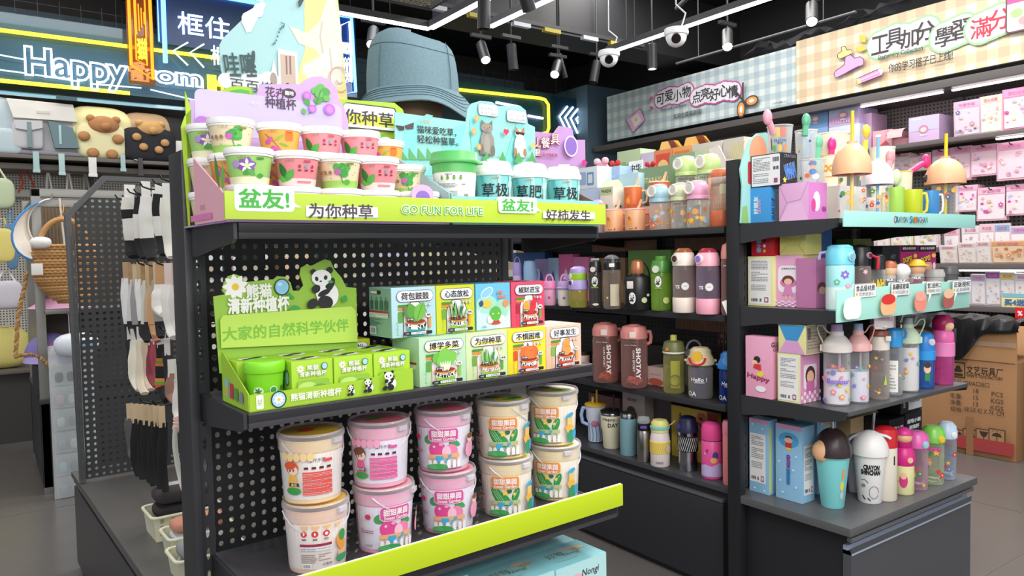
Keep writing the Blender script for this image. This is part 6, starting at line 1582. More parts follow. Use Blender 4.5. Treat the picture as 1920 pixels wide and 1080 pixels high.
def cap_bottle(lab,px,pyb,pyt,wpx,col,tint='f6f4f2',seed=1,z=Z1,back=0,bodyart=None,base=None,lidc='f3f3f0',word=None,h1=.60,xp=2.46):
    L = mat(col,.35);
    def ex(t,R,H):
        MB().lathe([(R*.78,H*.93),(R*.74,H*.97),(R*.45,H*.995),(.0004,H)],clear('ffffff',.25,.05),22).build('clear_cap',t)
        button(t,R,H*.83,-.75,mat('f2efe8',.35),mat('ddd8cc',.35),.42)
        c,s_ = math.cos(-PI/2-.75),math.sin(-PI/2-.75)
        MB().tube([(R*1.14*c+R*.5*math.cos(q)*s_*-1,R*1.14*s_+R*.5*math.cos(q)*c,H*.83+R*.5*math.sin(q)) for q in [2*PI*i/16 for i in range(16)]],R*.08,mat('f5f3ee',.35),6,closed=True).build('clasp_ring',t)
        straw(t,R*.2,0,H*.05,H*.6,R*.07,clear('f8e8e0',.4),R*.1)
    def ar(a,R,H):
        if bodyart: bodyart(a,R,H)
        else:
            dots(a,R,H,seed,['e8a25a','f0c24a','d87a5a','a9c8e0','c98a5a'],.08,.42,10,.22)
        if word: a.text(word,0,H*.53,H*.075,'5a4a3a',.01,R*1.5)
    return vessel('sports_bottle',lab,'bottle',px,pyb,pyt,wpx,z,[('bottle_body',[(0,.004),(.88,0),(.95,.02),(.98,.06),(.98,h1-.06),(.9,h1)],clear(tint,.16,.06,tint)),
        ('lid',[(.9,h1-.005),(1.02,h1),(1.02,h1+.06),(.93,h1+.07),(.98,h1+.1),(1.0,h1+.2),(.95,h1+.28),(.80,.92),(.76,.94),(.4,.95),(0,.95)],L)] + ([('base_cup',[(0,0),(.97,0),(1.03,.02),(1.03,.26),(1,.27)],mat(base,.4))] if base else []),ex,ar,g1,back=back,xp=xp)
cap_bottle('clear bear-print bottle with pale blue flip lid in the front row',1237,434,345,38,'a9cddc',seed=2)
cap_bottle('clear print bottle with pale green-cream flip lid in the front row',1276,432,342,36,'d5dfb4',seed=5,word='capybara')
cap_bottle('clear print bottle with pink flip lid in the front row',1309,431,338,42,'ecaacb',seed=9)
tb3 = riser('green box carrying the upper flip-lid bottles',1262,1312,388,2.545,.10,mat('8fa58a',.5))
z3 = on_top_of(tb3)
cap_bottle('clear bottle with light green flip lid, upper left of the two behind',1287,384,292,40,'c3dc94',seed=12,z=z3,word='capybara',xp=2.595)
tb4 = riser('tan box behind the pink-lidded bottle',1314,1368,385,2.545,.10,mat('d9c9a8',.5))
cap_bottle('clear bottle with light green flip lid, upper right of the two behind',1330,382,288,44,'c3dc94',seed=14,z=on_top_of(tb4),word='capybara',xp=2.60)
vessel('sports_bottle','striped clear bottle with orange lid and terracotta base at the right of the upper shelf','bottle',1352,429,316,40,Z1,bottle_parts(clear('e8d0c0',.2,.06,'f2e2d6'),mat('e0764a',.35),.84,(mat('cf6a42',.4),.27)),
       lambda t,R,H: (MB().lathe([(R*1.0,H*.74),(R*1.04,H*.75),(R*1.04,H*.83),(R,H*.84)],clear('f6ece6',.5,.1),24).build('collar',t),MB().bbox(-R*1.12,-R*.85,-R*.6,-R*.2,H*.66,H*.84,mat('e2a77c',.4),.003).build('clasp',t)),
       lambda a,R,H: [a.rect(-R*1.2+i*R*.16,H*.30,-R*1.14+i*R*.16,H*.52,'c9a08e') for i in range(15)]+[a.rrect(-R*.1,H*.55,R*.5,H*.72,'d8d0a8',.004),a.text('SUNDAY',-R*.5,H*.70,H*.03,'6a4a3a',.0)],g1,xp=2.46)
vessel('tall_cup','plain white tall cup at the end of the upper shelf next to the end rack','cup',1380,426,320,22,Z1,[('cup_body',[(0,0),(.8,0),(.86,.02),(1,.9),(1,.93)],mat('f0ede8',.4)),('lid',[(1,.9),(1.08,.91),(1.08,.96),(.9,1),(0,1)],mat('f6f4f0',.35))],None,lambda a,R,H: [a.rect(-R*.5+i*R*.2,H*.3,-R*.4+i*R*.2,H*.42,'c9a090') for i in range(4)],g1,xp=2.50)
vessel('ribbed_cup','clear ribbed cup with a lilac ball stopper at the left of the mugs','cup',1121,436,374,26,Z1,[('cup_body',[(0,0),(.85,0),(.95,.04),(1,.7),(1,.72)],clear('f3e6ea',.3,.05)),('stopper',[(.7,.70),(.95,.78),(.95,.88),(.6,.97),(0,1)],mat('d99ad4',.35))],lambda t,R,H: [MB().tube([(R*.9*math.cos(q),R*.9*math.sin(q),.004),(R*1.0*math.cos(q),R*1.0*math.sin(q),H*.7)],R*.05,clear('f6e6ea',.5),5).build('rib',t) for q in [2*PI*i/14 for i in range(14)]],None,g1,xp=2.45)
# boxes at the left and behind
lb = mat('c3d4e8',.5)
def ba_bottle(a,w,h): a.rrect(w*.15,h*.2,w*.5,h*.8,'9fb9dc',.006);a.rrect(w*.55,h*.15,w*.85,h*.75,'6f9bd0',.006);a.rrect(w*.6,h*.25,w*.8,h*.65,'dfeaf4',.005)
t1_ = gbox('pale blue box of bottles below, at the left end of the upper shelf',1082,1126,357,Z1,2.56,.11,mat('bfd0ea',.5),art=lambda a,w,h: a.lines(w*.3,h*.2,w*.8,h*.6,4,'e6eef8'),group='pale blue boxes at the left end')
gbox('white and blue bottle box on top, at the left end of the upper shelf',1081,1122,317,on_top_of(t1_),2.56,.12,mat('e4ebf2',.5),art=ba_bottle,group='pale blue boxes at the left end')
gbox('light blue box between the bottle box and the card with black characters',1126,1164,316,Z1,2.66,.09,mat('a7c3e6',.5),art=lambda a,w,h: a.text('LOVE',w*.6,h*.85,h*.05,'e8f0fa',.0))
gbox('sky blue snow-pattern box left of the green box',1163,1199,328,Z1,2.62,.09,mat('b5d8e8',.5),art=lambda a,w,h: [a.ell(w*(i*37 % 10)/10+.01,h*(.4+.5*((i*53) % 10)/10),.003,.003,'f4f9fb',n=6) for i in range(12)])
gbox('sage green box with cream lettering',1199,1262,317,Z1,2.66,.09,mat('7f9d7a',.5),art=lambda a,w,h: a.text('SITARAYURI',w*.5,h*.80,h*.085,'e9d9a8',.03,w*.75))
gbox('taller sage green box behind the lettered one',1257,1305,291,Z1,2.70,.07,mat('8aa683',.5),art=lambda a,w,h: a.text('SIT',w*.3,h*.75,h*.07,'e9d9a8',.03))
# soft red toy and card on the gondola top at the left
def soft(name,lab,cat,px,pyc,rpx,x0,col,sc=(1,1,.9),z=Z1,c2=None,group=None):
    p = atx(px,pyc,x0);r = rpx*depth(p)/F_PX;t = thing(name,lab,cat,(x0,p.y,z),0,group)
    b = MB();sup(b,(0,0,(p.z-z)/2+r*.3),r*sc[0]*.8,r*sc[1],(p.z-z)/2+r*.5,mat(col,.8,0,.2,60),.8,.8,16,10);b.build('body',t)
    for q in (-1,1): MB().ball((-.01,q*r*.55,p.z-z+r*.75),r*.35,mat(c2 or col,.8),12,8).build('ear',t)
    return t
soft('plush_toy','red plush bundle behind the pale blue boxes','toy',1156,317,15,2.76,'c23a34');soft('plush_toy','second red plush bundle, left of the green box with cream lettering','toy',1222,318,14,2.78,'b8362f')
soft('plush_toy','pink plush lump at the left end above the pale blue boxes','toy',1130,318,20,2.79,'eaa9bd',c2='f0bccb')
t = gbox('small white card with black calligraphy characters',1181,1207,303,Z1,2.745,.006,mat('eceae4',.5),name='sign_card',cat='sign',art=lambda a,w,h: (a.rrect(.004,h-.055*h-h*.28,w-.004,h-.004,'f4f2ec',.01),a.text('中华',w*.5,h*.90,h*.10,'1c1c1e',.03),a.text('学府',w*.5,h*.77,h*.10,'1c1c1e',.03)))
# boxes on the far half of the gondola top
Zr = 1.5005
def fbox(lab,pxa,pxb,pyt,x0,d,c,art=None): return gbox(lab,pxa,pxb,pyt,Zr,x0,d,mat(c,.5),art=art,group='boxes on the far half of the long rack')
fbox('pale green box with leaf pattern on the far half of the long rack',1160,1203,285,2.97,.12,'b3cfa2',lambda a,w,h: [a.ell(w*(.15+.14*i),h*.8+.02*(i % 2),.02,.014,'8fb583') for i in range(6)])
fbox('lilac patterned box on the far half, right of the pale green one',1204,1228,288,2.97,.12,'c9c3dc',lambda a,w,h: [a.ell(w*.5,h*(.55+.12*i),.02,.012,'9a92c0') for i in range(3)])
fbox('red and orange festive box on the far half of the long rack',1229,1262,283,2.97,.12,'df8a5a',lambda a,w,h: [a.rect(w*.1,h*.5,w*.9,h*.95,'d9543a'),a.ell(w*.5,h*.8,w*.3,h*.08,'f0d08a'),a.text('宝宝',w*.5,h*.65,h*.08,'f6e8b0',.02)])
fbox('orange and yellow festive box next to the grey boxes',1263,1298,277,2.97,.12,'e9a35e',lambda a,w,h: [a.rect(w*.1,h*.55,w*.9,h*.95,'e8803a'),a.ell(w*.5,h*.85,w*.3,h*.06,'f6d86a')])
fbox('grey box with yellow scribbles, left one of two',1299,1355,272,2.97,.12,'d3cdc4',lambda a,w,h: [a.line([(w*.1*i,h*.7),(w*.1*i+.03,h*.95)],.004,'e9dc8a') for i in range(2,9)])
fbox('grey box with yellow scribbles, right one of two',1357,1396,262,2.97,.12,'cdc7bd',lambda a,w,h: [a.line([(w*.1*i,h*.7),(w*.1*i+.03,h*.95)],.004,'e9dc8a') for i in range(2,9)])
for i,(pa,pb,py_) in enumerate(((1236,1270,266),(1282,1325,258))):
    p = atx(pa,300,3.12);q = atx(pb,300,3.12);zt = atx(pa,py_,3.12).z
    t = thing('open_carton',('brown open carton with gold print, left one behind the festive boxes','brown open carton with gold print, right one behind the festive boxes')[i],'box',(3.12,q.y,Zr),0,'open brown cartons')
    b = MB();L = p.y-q.y;b.box(0,.12,0,L,0,zt-Zr-.05,mat('8a5338',.6));b.build('carton_body',t)
    MB().prism([(0,zt-Zr-.05),(.12,zt-Zr-.05),(.06,zt-Zr),(0.02,zt-Zr)],'y',L*.35,L,mat('d8a63c',.45)).build('gold_flap',t);MB().prism([(0,zt-Zr-.05),(.03,zt-Zr-.05),(-.03,zt-Zr-.01)],'y',0,L*.3,mat('7a4630',.6)).build('flap',t)
p = atx(1374,290,2.93);t = thing('display_card','plain white rounded card beside the grey boxes','display card',(2.925,p.y,Zr));zt = atx(1374,268,2.925).z-Zr
MB().prism([(-.16,0),(.14,0),(.14,zt-.01),(.08,zt),(.04,zt-.07),(-.13,zt-.10),(-.16,zt-.14)],'x',0,.006,mat('f2e3e0',.5)).build('card',t)

# ================================================================ long gondola: second level
Z2 = 1.1475;g2 = 'bottles on the second shelf of the long rack'
def b2(lab,px,pyb,pyt,w,parts,ex=None,ar=None,name='sports_bottle',**k): return vessel(name,lab,'bottle',px,pyb,pyt,w,Z2,parts,ex,ar,g2,**k)
LI = mat('b9a7e6',.4);LBL = mat('9fc3ea',.4);PK = mat('ee8fc0',.4);PKL = mat('f3b0d2',.4)
b2('lilac bottle with loop handle at the far left of the second shelf',971,562,481,17,[('bottle_body',[(0,0),(.9,0),(1,.04),(1,.55),(.95,.58)],mat('dcb9dc',.4)),('lid',[(.95,.55),(1,.56),(1,.8),(.9,.86),(0,.87)],LI)],lambda t,R,H: ring_handle(t,R,H*.85,R*.6,H*.14,LI))
b2('pale blue bottle next to the lilac one',995,563,488,25,[('bottle_body',[(0,0),(.9,0),(1,.04),(1,.35),(.95,.4)],mat('e9c3dd',.4)),('lid',[(.95,.38),(1.0,.42),(1.0,.85),(.85,.98),(0,1)],LBL)],lambda t,R,H: cup_handle(t,R,H*.45,H*.75,R*.35,LBL))
def sippy(lab,px,pyb,pyt,w,c1,c2,dx=0):
    b2(lab,px,pyb,pyt,w,[('cup_body',[(0,0),(.85,0),(1,.08),(1.02,.52),(1,.55)],c2),('lid',[(1.12,.52),(1.18,.54),(1.18,.58),(1.05,.6),(1.0,.75),(.9,.78),(0,.79)],c1)],lambda t,R,H: (ring_handle(t,R,H*.78,R*.55,H*.2,c1,r=R*.14),MB().bbox(R*.9,R*2.0,-.012,.012,H*.52,H*.57,mat('f3e9dc',.4),.003).build('side_handle',t)),lambda a,R,H: a.ell(-R*.1,H*.25,R*.2,R*.22,'d04a8a'),name='sippy_cup')
sippy('pink sippy cup with loop next to the pepper kit box',1031,573,514,24,PK,PKL);sippy('white and lilac sippy cup left of the purple bottle',1059,574,514,25,mat('c9a8e0',.4),mat('f0ece4',.4))
b2('purple and green sippy bottle with olive clear body',1085,577,499,34,[('bottle_body',[(0,0),(.92,0),(1,.05),(1,.45),(.95,.48)],clear('c9c96a',.3,.06,'dfe09a')),('holder',[(1,.42),(1.08,.44),(1.08,.62),(1.0,.66)],LI),('green_band',[(.95,.66),(.98,.68),(.98,.82),(.9,.84)],mat('a2cf3c',.4)),('lid',[(.92,.82),(.95,.84),(.85,.94),(.5,.99),(0,1)],LI)],
   lambda t,R,H: (button(t,R,H*.60,-.9,mat('efe6c4',.4),mat('4a3fa8',.4),.36),button(t,R*.95,H*.75,-1.1,mat('e9e4f2',.4),None,.3,'spout')))
def panda_sticker(a,u,v,s,word=True):
    a.ell(u,v,s*.62,s*1.0,'eef0ea');panda(a,u,v-s*.1,s*.62);
    if word: a.text('PANDA',u,v-s*1.15,s*.28,'9bc23a',.05,s*1.2,out='3a4a22',ow=.05)
b2('black-lidded clear bottle with a panda sticker',1117,578,487,25,bottle_parts(clear('6a6462',.35,.06,'8a8480'),mat('232325',.3),.74),lambda t,R,H: (button(t,R,H*.80,-.35,mat('e9dfd6',.35),None,.4),MB().lathe([(R*.6,H*.99),(R*.6,H*1.03),(.0004,H*1.03)],clear('ffffff',.3),16).build('spout_cap',t)),lambda a,R,H: (panda_sticker(a,-R*.1,H*.55,R*.75),a.ell(0,H*.08,R*.4,H*.025,'ece6e0')))
b2('tall clear bottle with a large black lid and chrome-like cap',1148,580,482,33,bottle_parts(clear('c9beb2',.16,.05,'dcd2c6'),mat('1f1f21',.3),.76),lambda t,R,H: (MB().lathe([(R*.95,H*.9),(R*.8,H*1.0),(R*.4,H*1.04),(.0004,H*1.05)],clear('a9aaaf',.4,.05),20).build('clear_cap',t),MB().bbox(-R*.3,R*.3,-R*1.12,-R*.95,H*.81,H*.88,mat('f0f0ee',.3),.002).build('label_tag',t),straw(t,-R*.3,0,H*.04,H*.7,R*.08,mat('2a2a2c',.4),0)),lambda a,R,H: (a.rect(-R*.2,H*.06,R*.9,H*.48,'cfc3a8'),a.ell(-R*.55,H*.22,R*.12,R*.12,'f0d040')))
b2('black canteen bottle with a copper dome cup and panda sticker',1196,582,487,52,[('bottle_body',[(0,0),(.92,0),(1,.04),(1,.58),(.9,.66),(.5,.70),(.45,.74)],mat('1f1f21',.35)),('dome_cup',[(.46,.72),(.5,.75),(.5,.86),(.42,.96),(.2,1),(0,1)],mat('c47f5a',.3,.4))],
   lambda t,R,H: (MB().tube([(R*.75*math.cos(q)+R*.1,.0,H*.62+H*.36*math.sin(q)) for q in [R_(-40+i*13) for i in range(12)]],R*.10,mat('2a2322',.5),8,flat=.5).build('strap',t),MB().bbox(-R*.75,-R*.3,-R*1.05,-R*.85,H*.43,H*.58,mat('d8d2cc',.3),.003).build('clasp',t)),lambda a,R,H: (panda_sticker(a,-R*.4,H*.24,R*.42,False),a.ell(R*.45,H*.2,R*.2,R*.2,'c9d8a0'),a.ell(R*.75,H*.3,R*.12,R*.1,'e3e0dc')))
b2('green clear bottle with a panda sticker',1240,583,485,38,bottle_parts(clear('a6d05a',.30,.06,'c5e57a'),mat('4f8f3a',.3),.74),lambda t,R,H: (button(t,R,H*.80,-.5,mat('dfe6d6',.35),None,.36),MB().lathe([(R*.55,H*.98),(R*.55,H*1.05),(.0004,H*1.05)],mat('5a9a42',.3),16).build('spout_cap',t)),lambda a,R,H: (panda_sticker(a,-R*.3,H*.56,R*.55),a.ell(R*.45,H*.2,R*.3,R*.32,'d8e28a')))
for lab,px,w,c,tint,bc,capc in (('clear brown-tinted bottle with cream lid and cream base',1283,42,'f0e2d8','a98a80','efe2d6','d08a5a'),('clear bottle with pink lid, lilac button and pink base',1328,44,'f4b3c3','9a7a9a','f5a9bd','d9506a')):
    b2(lab,px,587 if px < 1300 else 590,470,w,bottle_parts(clear('e8d8d4' if px < 1300 else 'd8c4dc',.14,.06,'dccac4' if px < 1300 else 'cdb8d2'),mat(c,.35),.76,(mat(bc,.4),.24)),
       lambda t,R,H: (MB().lathe([(R*.8,H*.93),(R*.75,H*1.0),(R*.5,H*1.04),(.0004,H*1.04)],clear(capc,.4,.05),20).build('clear_cap',t),button(t,R,H*.87,-.8,mat('f4efe8',.35),mat('5a3a34' if px < 1300 else 'a07ae0',.35),.4)),
       lambda a,R,H: (a.ell(R*.1,H*.43,R*.35,R*.35,'c9c6c4'),a.ell(R*.1,H*.43,R*.29,R*.29,'e9e8e6'),a.text('100%',R*.1,H*.43,H*.02,'5f5f63',.0),a.text('TS',-R*.6,H*.42,H*.05,'f0eaf0',.05)))
def shotay(lab,px,pyb,pyt,w,z,group,flip=False,fill='e87a6a',body='d8a8a0',textpx=0):
    def ex(t,R,H):
        MB().bbox(-R*.35,R*.15,-R*1.1,-R*.85,H*.80,H*.90,mat('f0dcd4',.35),.003).build('lid_button',t)
        MB().lathe([(R*.45,H*.93),(R*.42,H*1.0),(.0004,H*1.01)],mat('d98a84',.3),16).build('spout_cap',t)
        cup_handle(t,R,H*.68,H*.88,R*.25,mat('dd8a84',.4),1)
        straw(t,R*.0,0,H*.05,H*.76,R*.08,clear('f0c0b8',.5),R*.3)
        rb = MB();rn = random.Random(px)
        for i in range(7):
            q = [(R*.6*math.cos(k*1.3+i)*rn.uniform(.5,1),R*.6*math.sin(k*1.3+i),H*(.03+.12*rn.random())) for k in range(5)];rb.tube(q,R*.12,mat(fill,.4),6,flat=.3)
        rb.build('ribbon_filling',t)
    def ar(a,R,H):
        a.text('SHOTAY',(.25 if not flip else .3)*R,H*.40,R*.32,'f4efee',.04,H*.48,rot=-PI/2);a.text('CAN SPORT',(-.10 if not flip else -.05)*R,H*.44,R*.14,'f4efee',.01,H*.34,rot=-PI/2)
        a.text('Jane Cup',-R*.3,H*.685,H*.025,'f4efee',.0,R*.9)
    vessel('sports_bottle',lab,'bottle',px,pyb,pyt,w,z,bottle_parts(clear(body,.16,.05,'e0c0bc'),mat('e0908a',.35),.78),ex,ar,group)
shotay('tall pinkish bottle with white vertical lettering next to the end rack, second shelf',1368,592,455,30,Z2,g2)
t = thing('price_tag','white price tag leaning at the right end of the second shelf','price tag',atz(1363,592,Z2+.0005),-PI/2+.3);MB().bbox(0,.04,0,.004,0,.058,mat('f0eeea',.4),.001).xf(Matrix.Rotation(R_(-22),4,'Y')).build('tag',t);MB().lathe([(.004,0),(.004,.004)],mat('6a6a6a',.4),12,(.02,-.001,.03)).build('hole',t)
def box2(lab,pa,pb,py_,x0,c,z=Z2,art=None,d=.08): return gbox(lab,pa,pb,py_,z,x0,d,mat(c,.5),art=art,group='boxes behind the bottles of the second shelf' if z == Z2 else 'boxes behind the bottles of the lower levels')
cone = lambda c: (lambda a,w,h: (a.poly([(w*.3,h*.45),(w*.7,h*.45),(w*.62,h*.58),(w*.5,h*.7),(w*.38,h*.58)],c),a.text('小公主',w*.5,h*.35,h*.06,c,.02)))
box2('dark blue box at the left behind the second shelf bottles',963,1022,474,2.70,'2f5f9a',d=.06)
box2('lilac box with a cone emblem',1003,1026,486,2.64,'b9a3d6',art=cone('5f4f8a'),d=.05);box2('pale blue box with a cone emblem',1027,1047,484,2.64,'a9c9e6',art=cone('3f5f8a'),d=.05)
box2('bright pink box with a cone emblem, taller',1048,1074,477,2.64,'ea6fa8',art=cone('fbe6f0'),d=.05);box2('pink box behind the purple bottle',1075,1103,482,2.64,'ee86b8',d=.05);box2('brown carton behind the black-lidded bottles',1104,1172,484,2.66,'9a7458',d=.06)
box2('green box behind the copper-domed bottle',1178,1258,470,2.62,'6f9a52',d=.1)
box2('dull pink carton behind the white-lidded bottle',1262,1340,492,2.66,'8a6660',d=.08)

# ================================================================ long gondola: third level
Z3 = .7865;g3 = 'bottles on the third shelf of the long rack'
for i in range(2): vessel('small_jar',('lower white and black jar half hidden by the peanut kit box','upper white and black jar half hidden by the peanut kit box')[i],'jar',1093,682,658,26,Z3 if i == 0 else Z3+.0635,[('jar_body',[(0,0),(.95,0),(1,.05),(1,.65),(.95,.7)],mat('f0d8d0',.4)),('lid',[(1,.68),(1.05,.7),(1.05,.97),(0,1)],mat('2a2626',.4))])
shotay('coral-lidded bottle with white vertical lettering and orange ribbon, left one on the third shelf',1136,719,604,48,Z3,g3,fill='f08048')
shotay('coral-lidded bottle with white vertical lettering and pink cards inside, right one on the third shelf',1190,729,608,50,Z3,g3,fill='f09a92',flip=True)
box2('white and salmon box between the coral and the olive bottle',1212,1243,686,2.52,'f0dcd8',Z3,lambda a,w,h: (a.ell(w*.5,h*.2,w*.45,h*.2,'d9705a'),a.text('jelly moon',w*.5,h*.6,h*.08,'6f5a5a',.0,w*.6)),.1)
vessel('sports_bottle','olive-lidded clear bottle with a yellow-green tag inside','bottle',1264,739,637,40,Z3,bottle_parts(clear('d5d28a',.16,.05,'e2dfa8'),mat('6f7347',.4),.74,lidr=1.03),
       lambda t,R,H: (MB().lathe([(R*.32,H*.97),(R*.3,H*1.09),(.0004,H*1.1)],mat('c9c860',.4),14).build('spout',t),MB().lathe([(R*1.04,H*.755),(R*1.05,H*.77),(R*1.04,H*.785)],mat('e4e4d8',.4),24).build('white_ring',t),button(t,R,H*.84,-.6,mat('e28a3a',.4),None,.16),
                        MB().box(-R*.3,R*.55,-R*.2,-R*.18,H*.08,H*.6,mat('dfe08a',.5)).build('tag_card',t),MB().tube([(R*.1+R*.5*math.cos(q),-R*.6,H*.24+R*.5*math.sin(q)) for q in [2*PI*i/16 for i in range(16)]],R*.07,mat('7a7a3a',.4),6,closed=True).build('ring',t)),None,g3)
vessel('sports_bottle','grey bottle with a tall loop handle behind the beige one','bottle',1302,735,652,34,Z3,bottle_parts(clear('8a8684',.4,.05,'9a9694'),mat('9a98a0',.4),.8),lambda t,R,H: ring_handle(t,R,H*.93,R*.8,H*.26,mat('b9b9c4',.4),r=R*.12),None,g3,back=.10)
def hello(lab,px,pyb,pyt,w,lidc,btn,ring_,body,tint,back=0):
    def ex(t,R,H):
        button(t,R*1.0,H*.83,-.25,btn,None,.42)
        if ring_: MB().tube([(-R*.25+R*.62*math.cos(q),-R*1.08,H*.81+R*.55*math.sin(q)) for q in [R_(180+i*18) for i in range(11)]],R*.11,ring_,6).build('red_arc',t)
        for q in (-1,1): MB().ball((q*R*1.18,0,H*.73),R*.12,lidc,10,8).build('strap_knob',t)
    vessel('sports_bottle',lab,'bottle',px,pyb,pyt,w,Z3,[('bottle_body',[(0,.004),(.9,0),(1,.04),(1,.58),(.95,.63),(.9,.66)],body),('lid',[(.92,.64),(1.12,.66),(1.15,.72),(1.0,.8),(.86,.86),(.84,.93),(.6,.99),(0,1)],lidc),('inner_wrap',[(.8,.02),(.8,.6),(.79,.6)],tint)],ex,
           lambda a,R,H: (a.text('Hello !',-R*.15,H*.38,H*.075,'f4f4f4',.02,R*1.3,shear=.15),a.rect(-R*.5,H*.315,R*.3,H*.33,'e8e8ee'),a.text('OA',-R*.75,H*.1,H*.09,'f0f0f0',.01)),g3,back=back)
hello('clear and blue bottle with beige domed lid, yellow button and red arc',1314,749,650,46,mat('d9c7a0',.4),mat('e9b93a',.35),mat('c8302c',.35),clear('d6ccc0',.15,.05),mat('2a3f9a',.5))
hello('dark blue bottle with blue lid at the right end of the third shelf',1369,757,658,40,mat('2f7fd0',.35),mat('5fb0ee',.35),None,clear('2a4aa0',.4,.05,'4a6ac0'),mat('1d2f80',.5))
vessel('sports_bottle','dark brown-lidded bottle in the shadow behind the blue one','bottle',1362,730,612,32,Z3,bottle_parts(clear('6a4a48',.4,.05,'7a5a58'),mat('4a2a2a',.35),.78),lambda t,R,H: button(t,R,H*.85,-.4,mat('8a6a6a',.4),None,.3),None,g3,back=.12)
box2('maroon-brown carton behind the left coral bottle',1108,1160,622,2.68,'6a4444',Z3,None,.06);box2('dark grey carton behind the right coral bottle',1165,1240,640,2.70,'3a3437',Z3,None,.06)

# ================================================================ long gondola: bottom level
Z4 = .4525;g4 = 'flasks on the bottom level of the long rack'
def b4(lab,px,pyb,pyt,w,parts,ex=None,ar=None,name='thermos_flask',**k): return vessel(name,lab,'bottle' if name != 'tumbler' else 'tumbler',px,pyb,pyt,w,Z4,parts,ex,ar,g4,**k)
b4('blue and white striped handled tumbler with yellow lid and straw',1118,831,754,32,[('tumbler_body',[(0,0),(.75,0),(.88,.02),(.92,.08),(.95,.5),(1.12,.62),(1.15,.93)],mat('d5dcec',.4)),('lid',[(1.1,.92),(1.3,.93),(1.3,.965),(.9,1),(0,1)],mat('e0b83c',.35))],
   lambda t,R,H: (straw(t,R*.1,0,H*.9,H*1.32,R*.12,mat('e0b43a',.4),R*.05),straw(t,-R*.35,-R*.3,H*.95,H*1.15,R*.14,mat('e6be4a',.4),R*.02),cup_handle(t,R,H*.42,H*.85,R*.7,mat('9fb9e6',.4),-1,R*.2),MB().ball((-R*.1,-R*.95,H*.5),R*.45,mat('c07a94',.5),14,8,(1,.25,1)).build('round_patch',t)),
   lambda a,R,H: [a.line([(R*(-.9+i*.45)+R*.08*math.sin(k),H*(.04+k*.09)) for k in range(6)],R*.13,'5f95d0') for i in range(5)],'tumbler')
b4('cream tumbler with the words Happy DAY and a black lid',1147,844,768,40,[('tumbler_body',[(0,0),(.72,0),(.80,.03),(.85,.45),(.99,.56),(1.0,.88)],mat('e9e2c4',.4)),('steel_rim',[(1.0,.87),(1.02,.88),(1.02,.93),(1,.94)],CHROME),('lid',[(1.0,.93),(1.03,.94),(1.02,.98),(.9,1),(0,1)],mat('1d1d1f',.3))],
   lambda t,R,H: straw(t,R*.25,0,H*.97,H*1.4,R*.08,mat('2a2a2c',.3),0),lambda a,R,H: (a.text('Happy...',-R*.1,H*.78,H*.10,'26262a',.02,R*1.5),a.text('DAY',R*.15,H*.64,H*.10,'26262a',.03,R*.95)),'tumbler')
b4('plain grey-teal tumbler with a shiny steel rim',1179,856,772,32,[('tumbler_body',[(0,0),(.93,0),(.98,.02),(1,.86)],mat('7fa9b5',.5)),('steel_rim',[(.98,.855),(.98,.95),(.96,.965)],CHROME),('lid',[(.96,.96),(.9,.99),(0,1)],mat('2a2a2c',.3))],None,None,'tumbler')
b4('brushed steel flask with a black and clear lid',1208,868,780,26,[('flask_body',[(0,0),(.93,0),(1,.02),(1,.62),(.85,.70)],mat('b9b3ae',.28,1)),('lid',[(.88,.69),(.95,.70),(.95,.84),(.8,.86),(0,.87)],mat('1c1c20',.3)),('clear_cap',[(.85,.85),(.9,.9),(.8,.98),(0,1)],clear('e0e4e8',.35,.05))],lambda t,R,H: MB().bbox(-R*.5,R*.4,-R*1.08,-R*.9,H*.755,H*.81,mat('6a4fb0',.35),.002).build('button',t))
b4('cream flask with yellow ribbed sleeve and turquoise strap',1238,877,786,36,[('flask_body',[(0,0),(.93,0),(1,.02),(1,.62),(.85,.74)],mat('e9dcdc',.45)),('yellow_sleeve',[(1,.28),(1.06,.29),(1.06,.54),(1,.55)],mat('ecd36a',.5)),('collar',[(.86,.73),(.92,.74),(.92,.80)],mat('e6de94',.45)),('turquoise_band',[(.95,.80),(1.02,.81),(1.02,.86),(.95,.87)],mat('7fcfc9',.4)),('lid',[(.9,.86),(.9,.93),(.7,.99),(0,1)],mat('e3dc86',.4))],
   lambda t,R,H: (MB().tube([(R*.8,0,H*.85),(R*1.3,0,H*.92),(R*1.6,0,H*.98)],R*.12,mat('e3c9a0',.5),8,flat=.5).build('strap_end',t),),lambda a,R,H: ([a.line([(R*(-1.3+i*.2),H*.31),(R*(-1.0+i*.2),H*.52)],R*.03,'c9a93a') for i in range(13)],a.ell(R*.75,H*.41,R*.22,H*.08,'cfc4c0'),a.bars(-R*.4,H*.08,R*.3,H*.13,'8a8080')),artprof='yellow_sleeve')
b4('chrome flask with dark navy lid and black diamond sleeve',1290,885,780,36,[('flask_body',[(0,0),(.95,0),(1,.02),(1,.72)],mat('b9bdc2',.12,1)),('black_sleeve',[(1,.36),(1.07,.37),(1.07,.64),(1,.65)],mat('19191b',.5)),('lid',[(1,.71),(1.08,.72),(1.06,.82),(.9,.9),(.85,.97),(.5,1),(0,1)],mat('23264a',.35))],
   lambda t,R,H: (button(t,R,H*.82,-1.0,mat('34349a',.35),None,.28),MB().tube([(R*.8,0,H*.9),(R*1.3,0,H*.84),(R*1.5,0,H*.76)],R*.08,mat('1c1c24',.5),6).build('strap',t)),lambda a,R,H: [a.line([(R*(-1.3+i*.2),H*.38),(R*(-.9+i*.2),H*.63)],R*.05,'d8d8dc') for i in range(11)],artprof='black_sleeve')
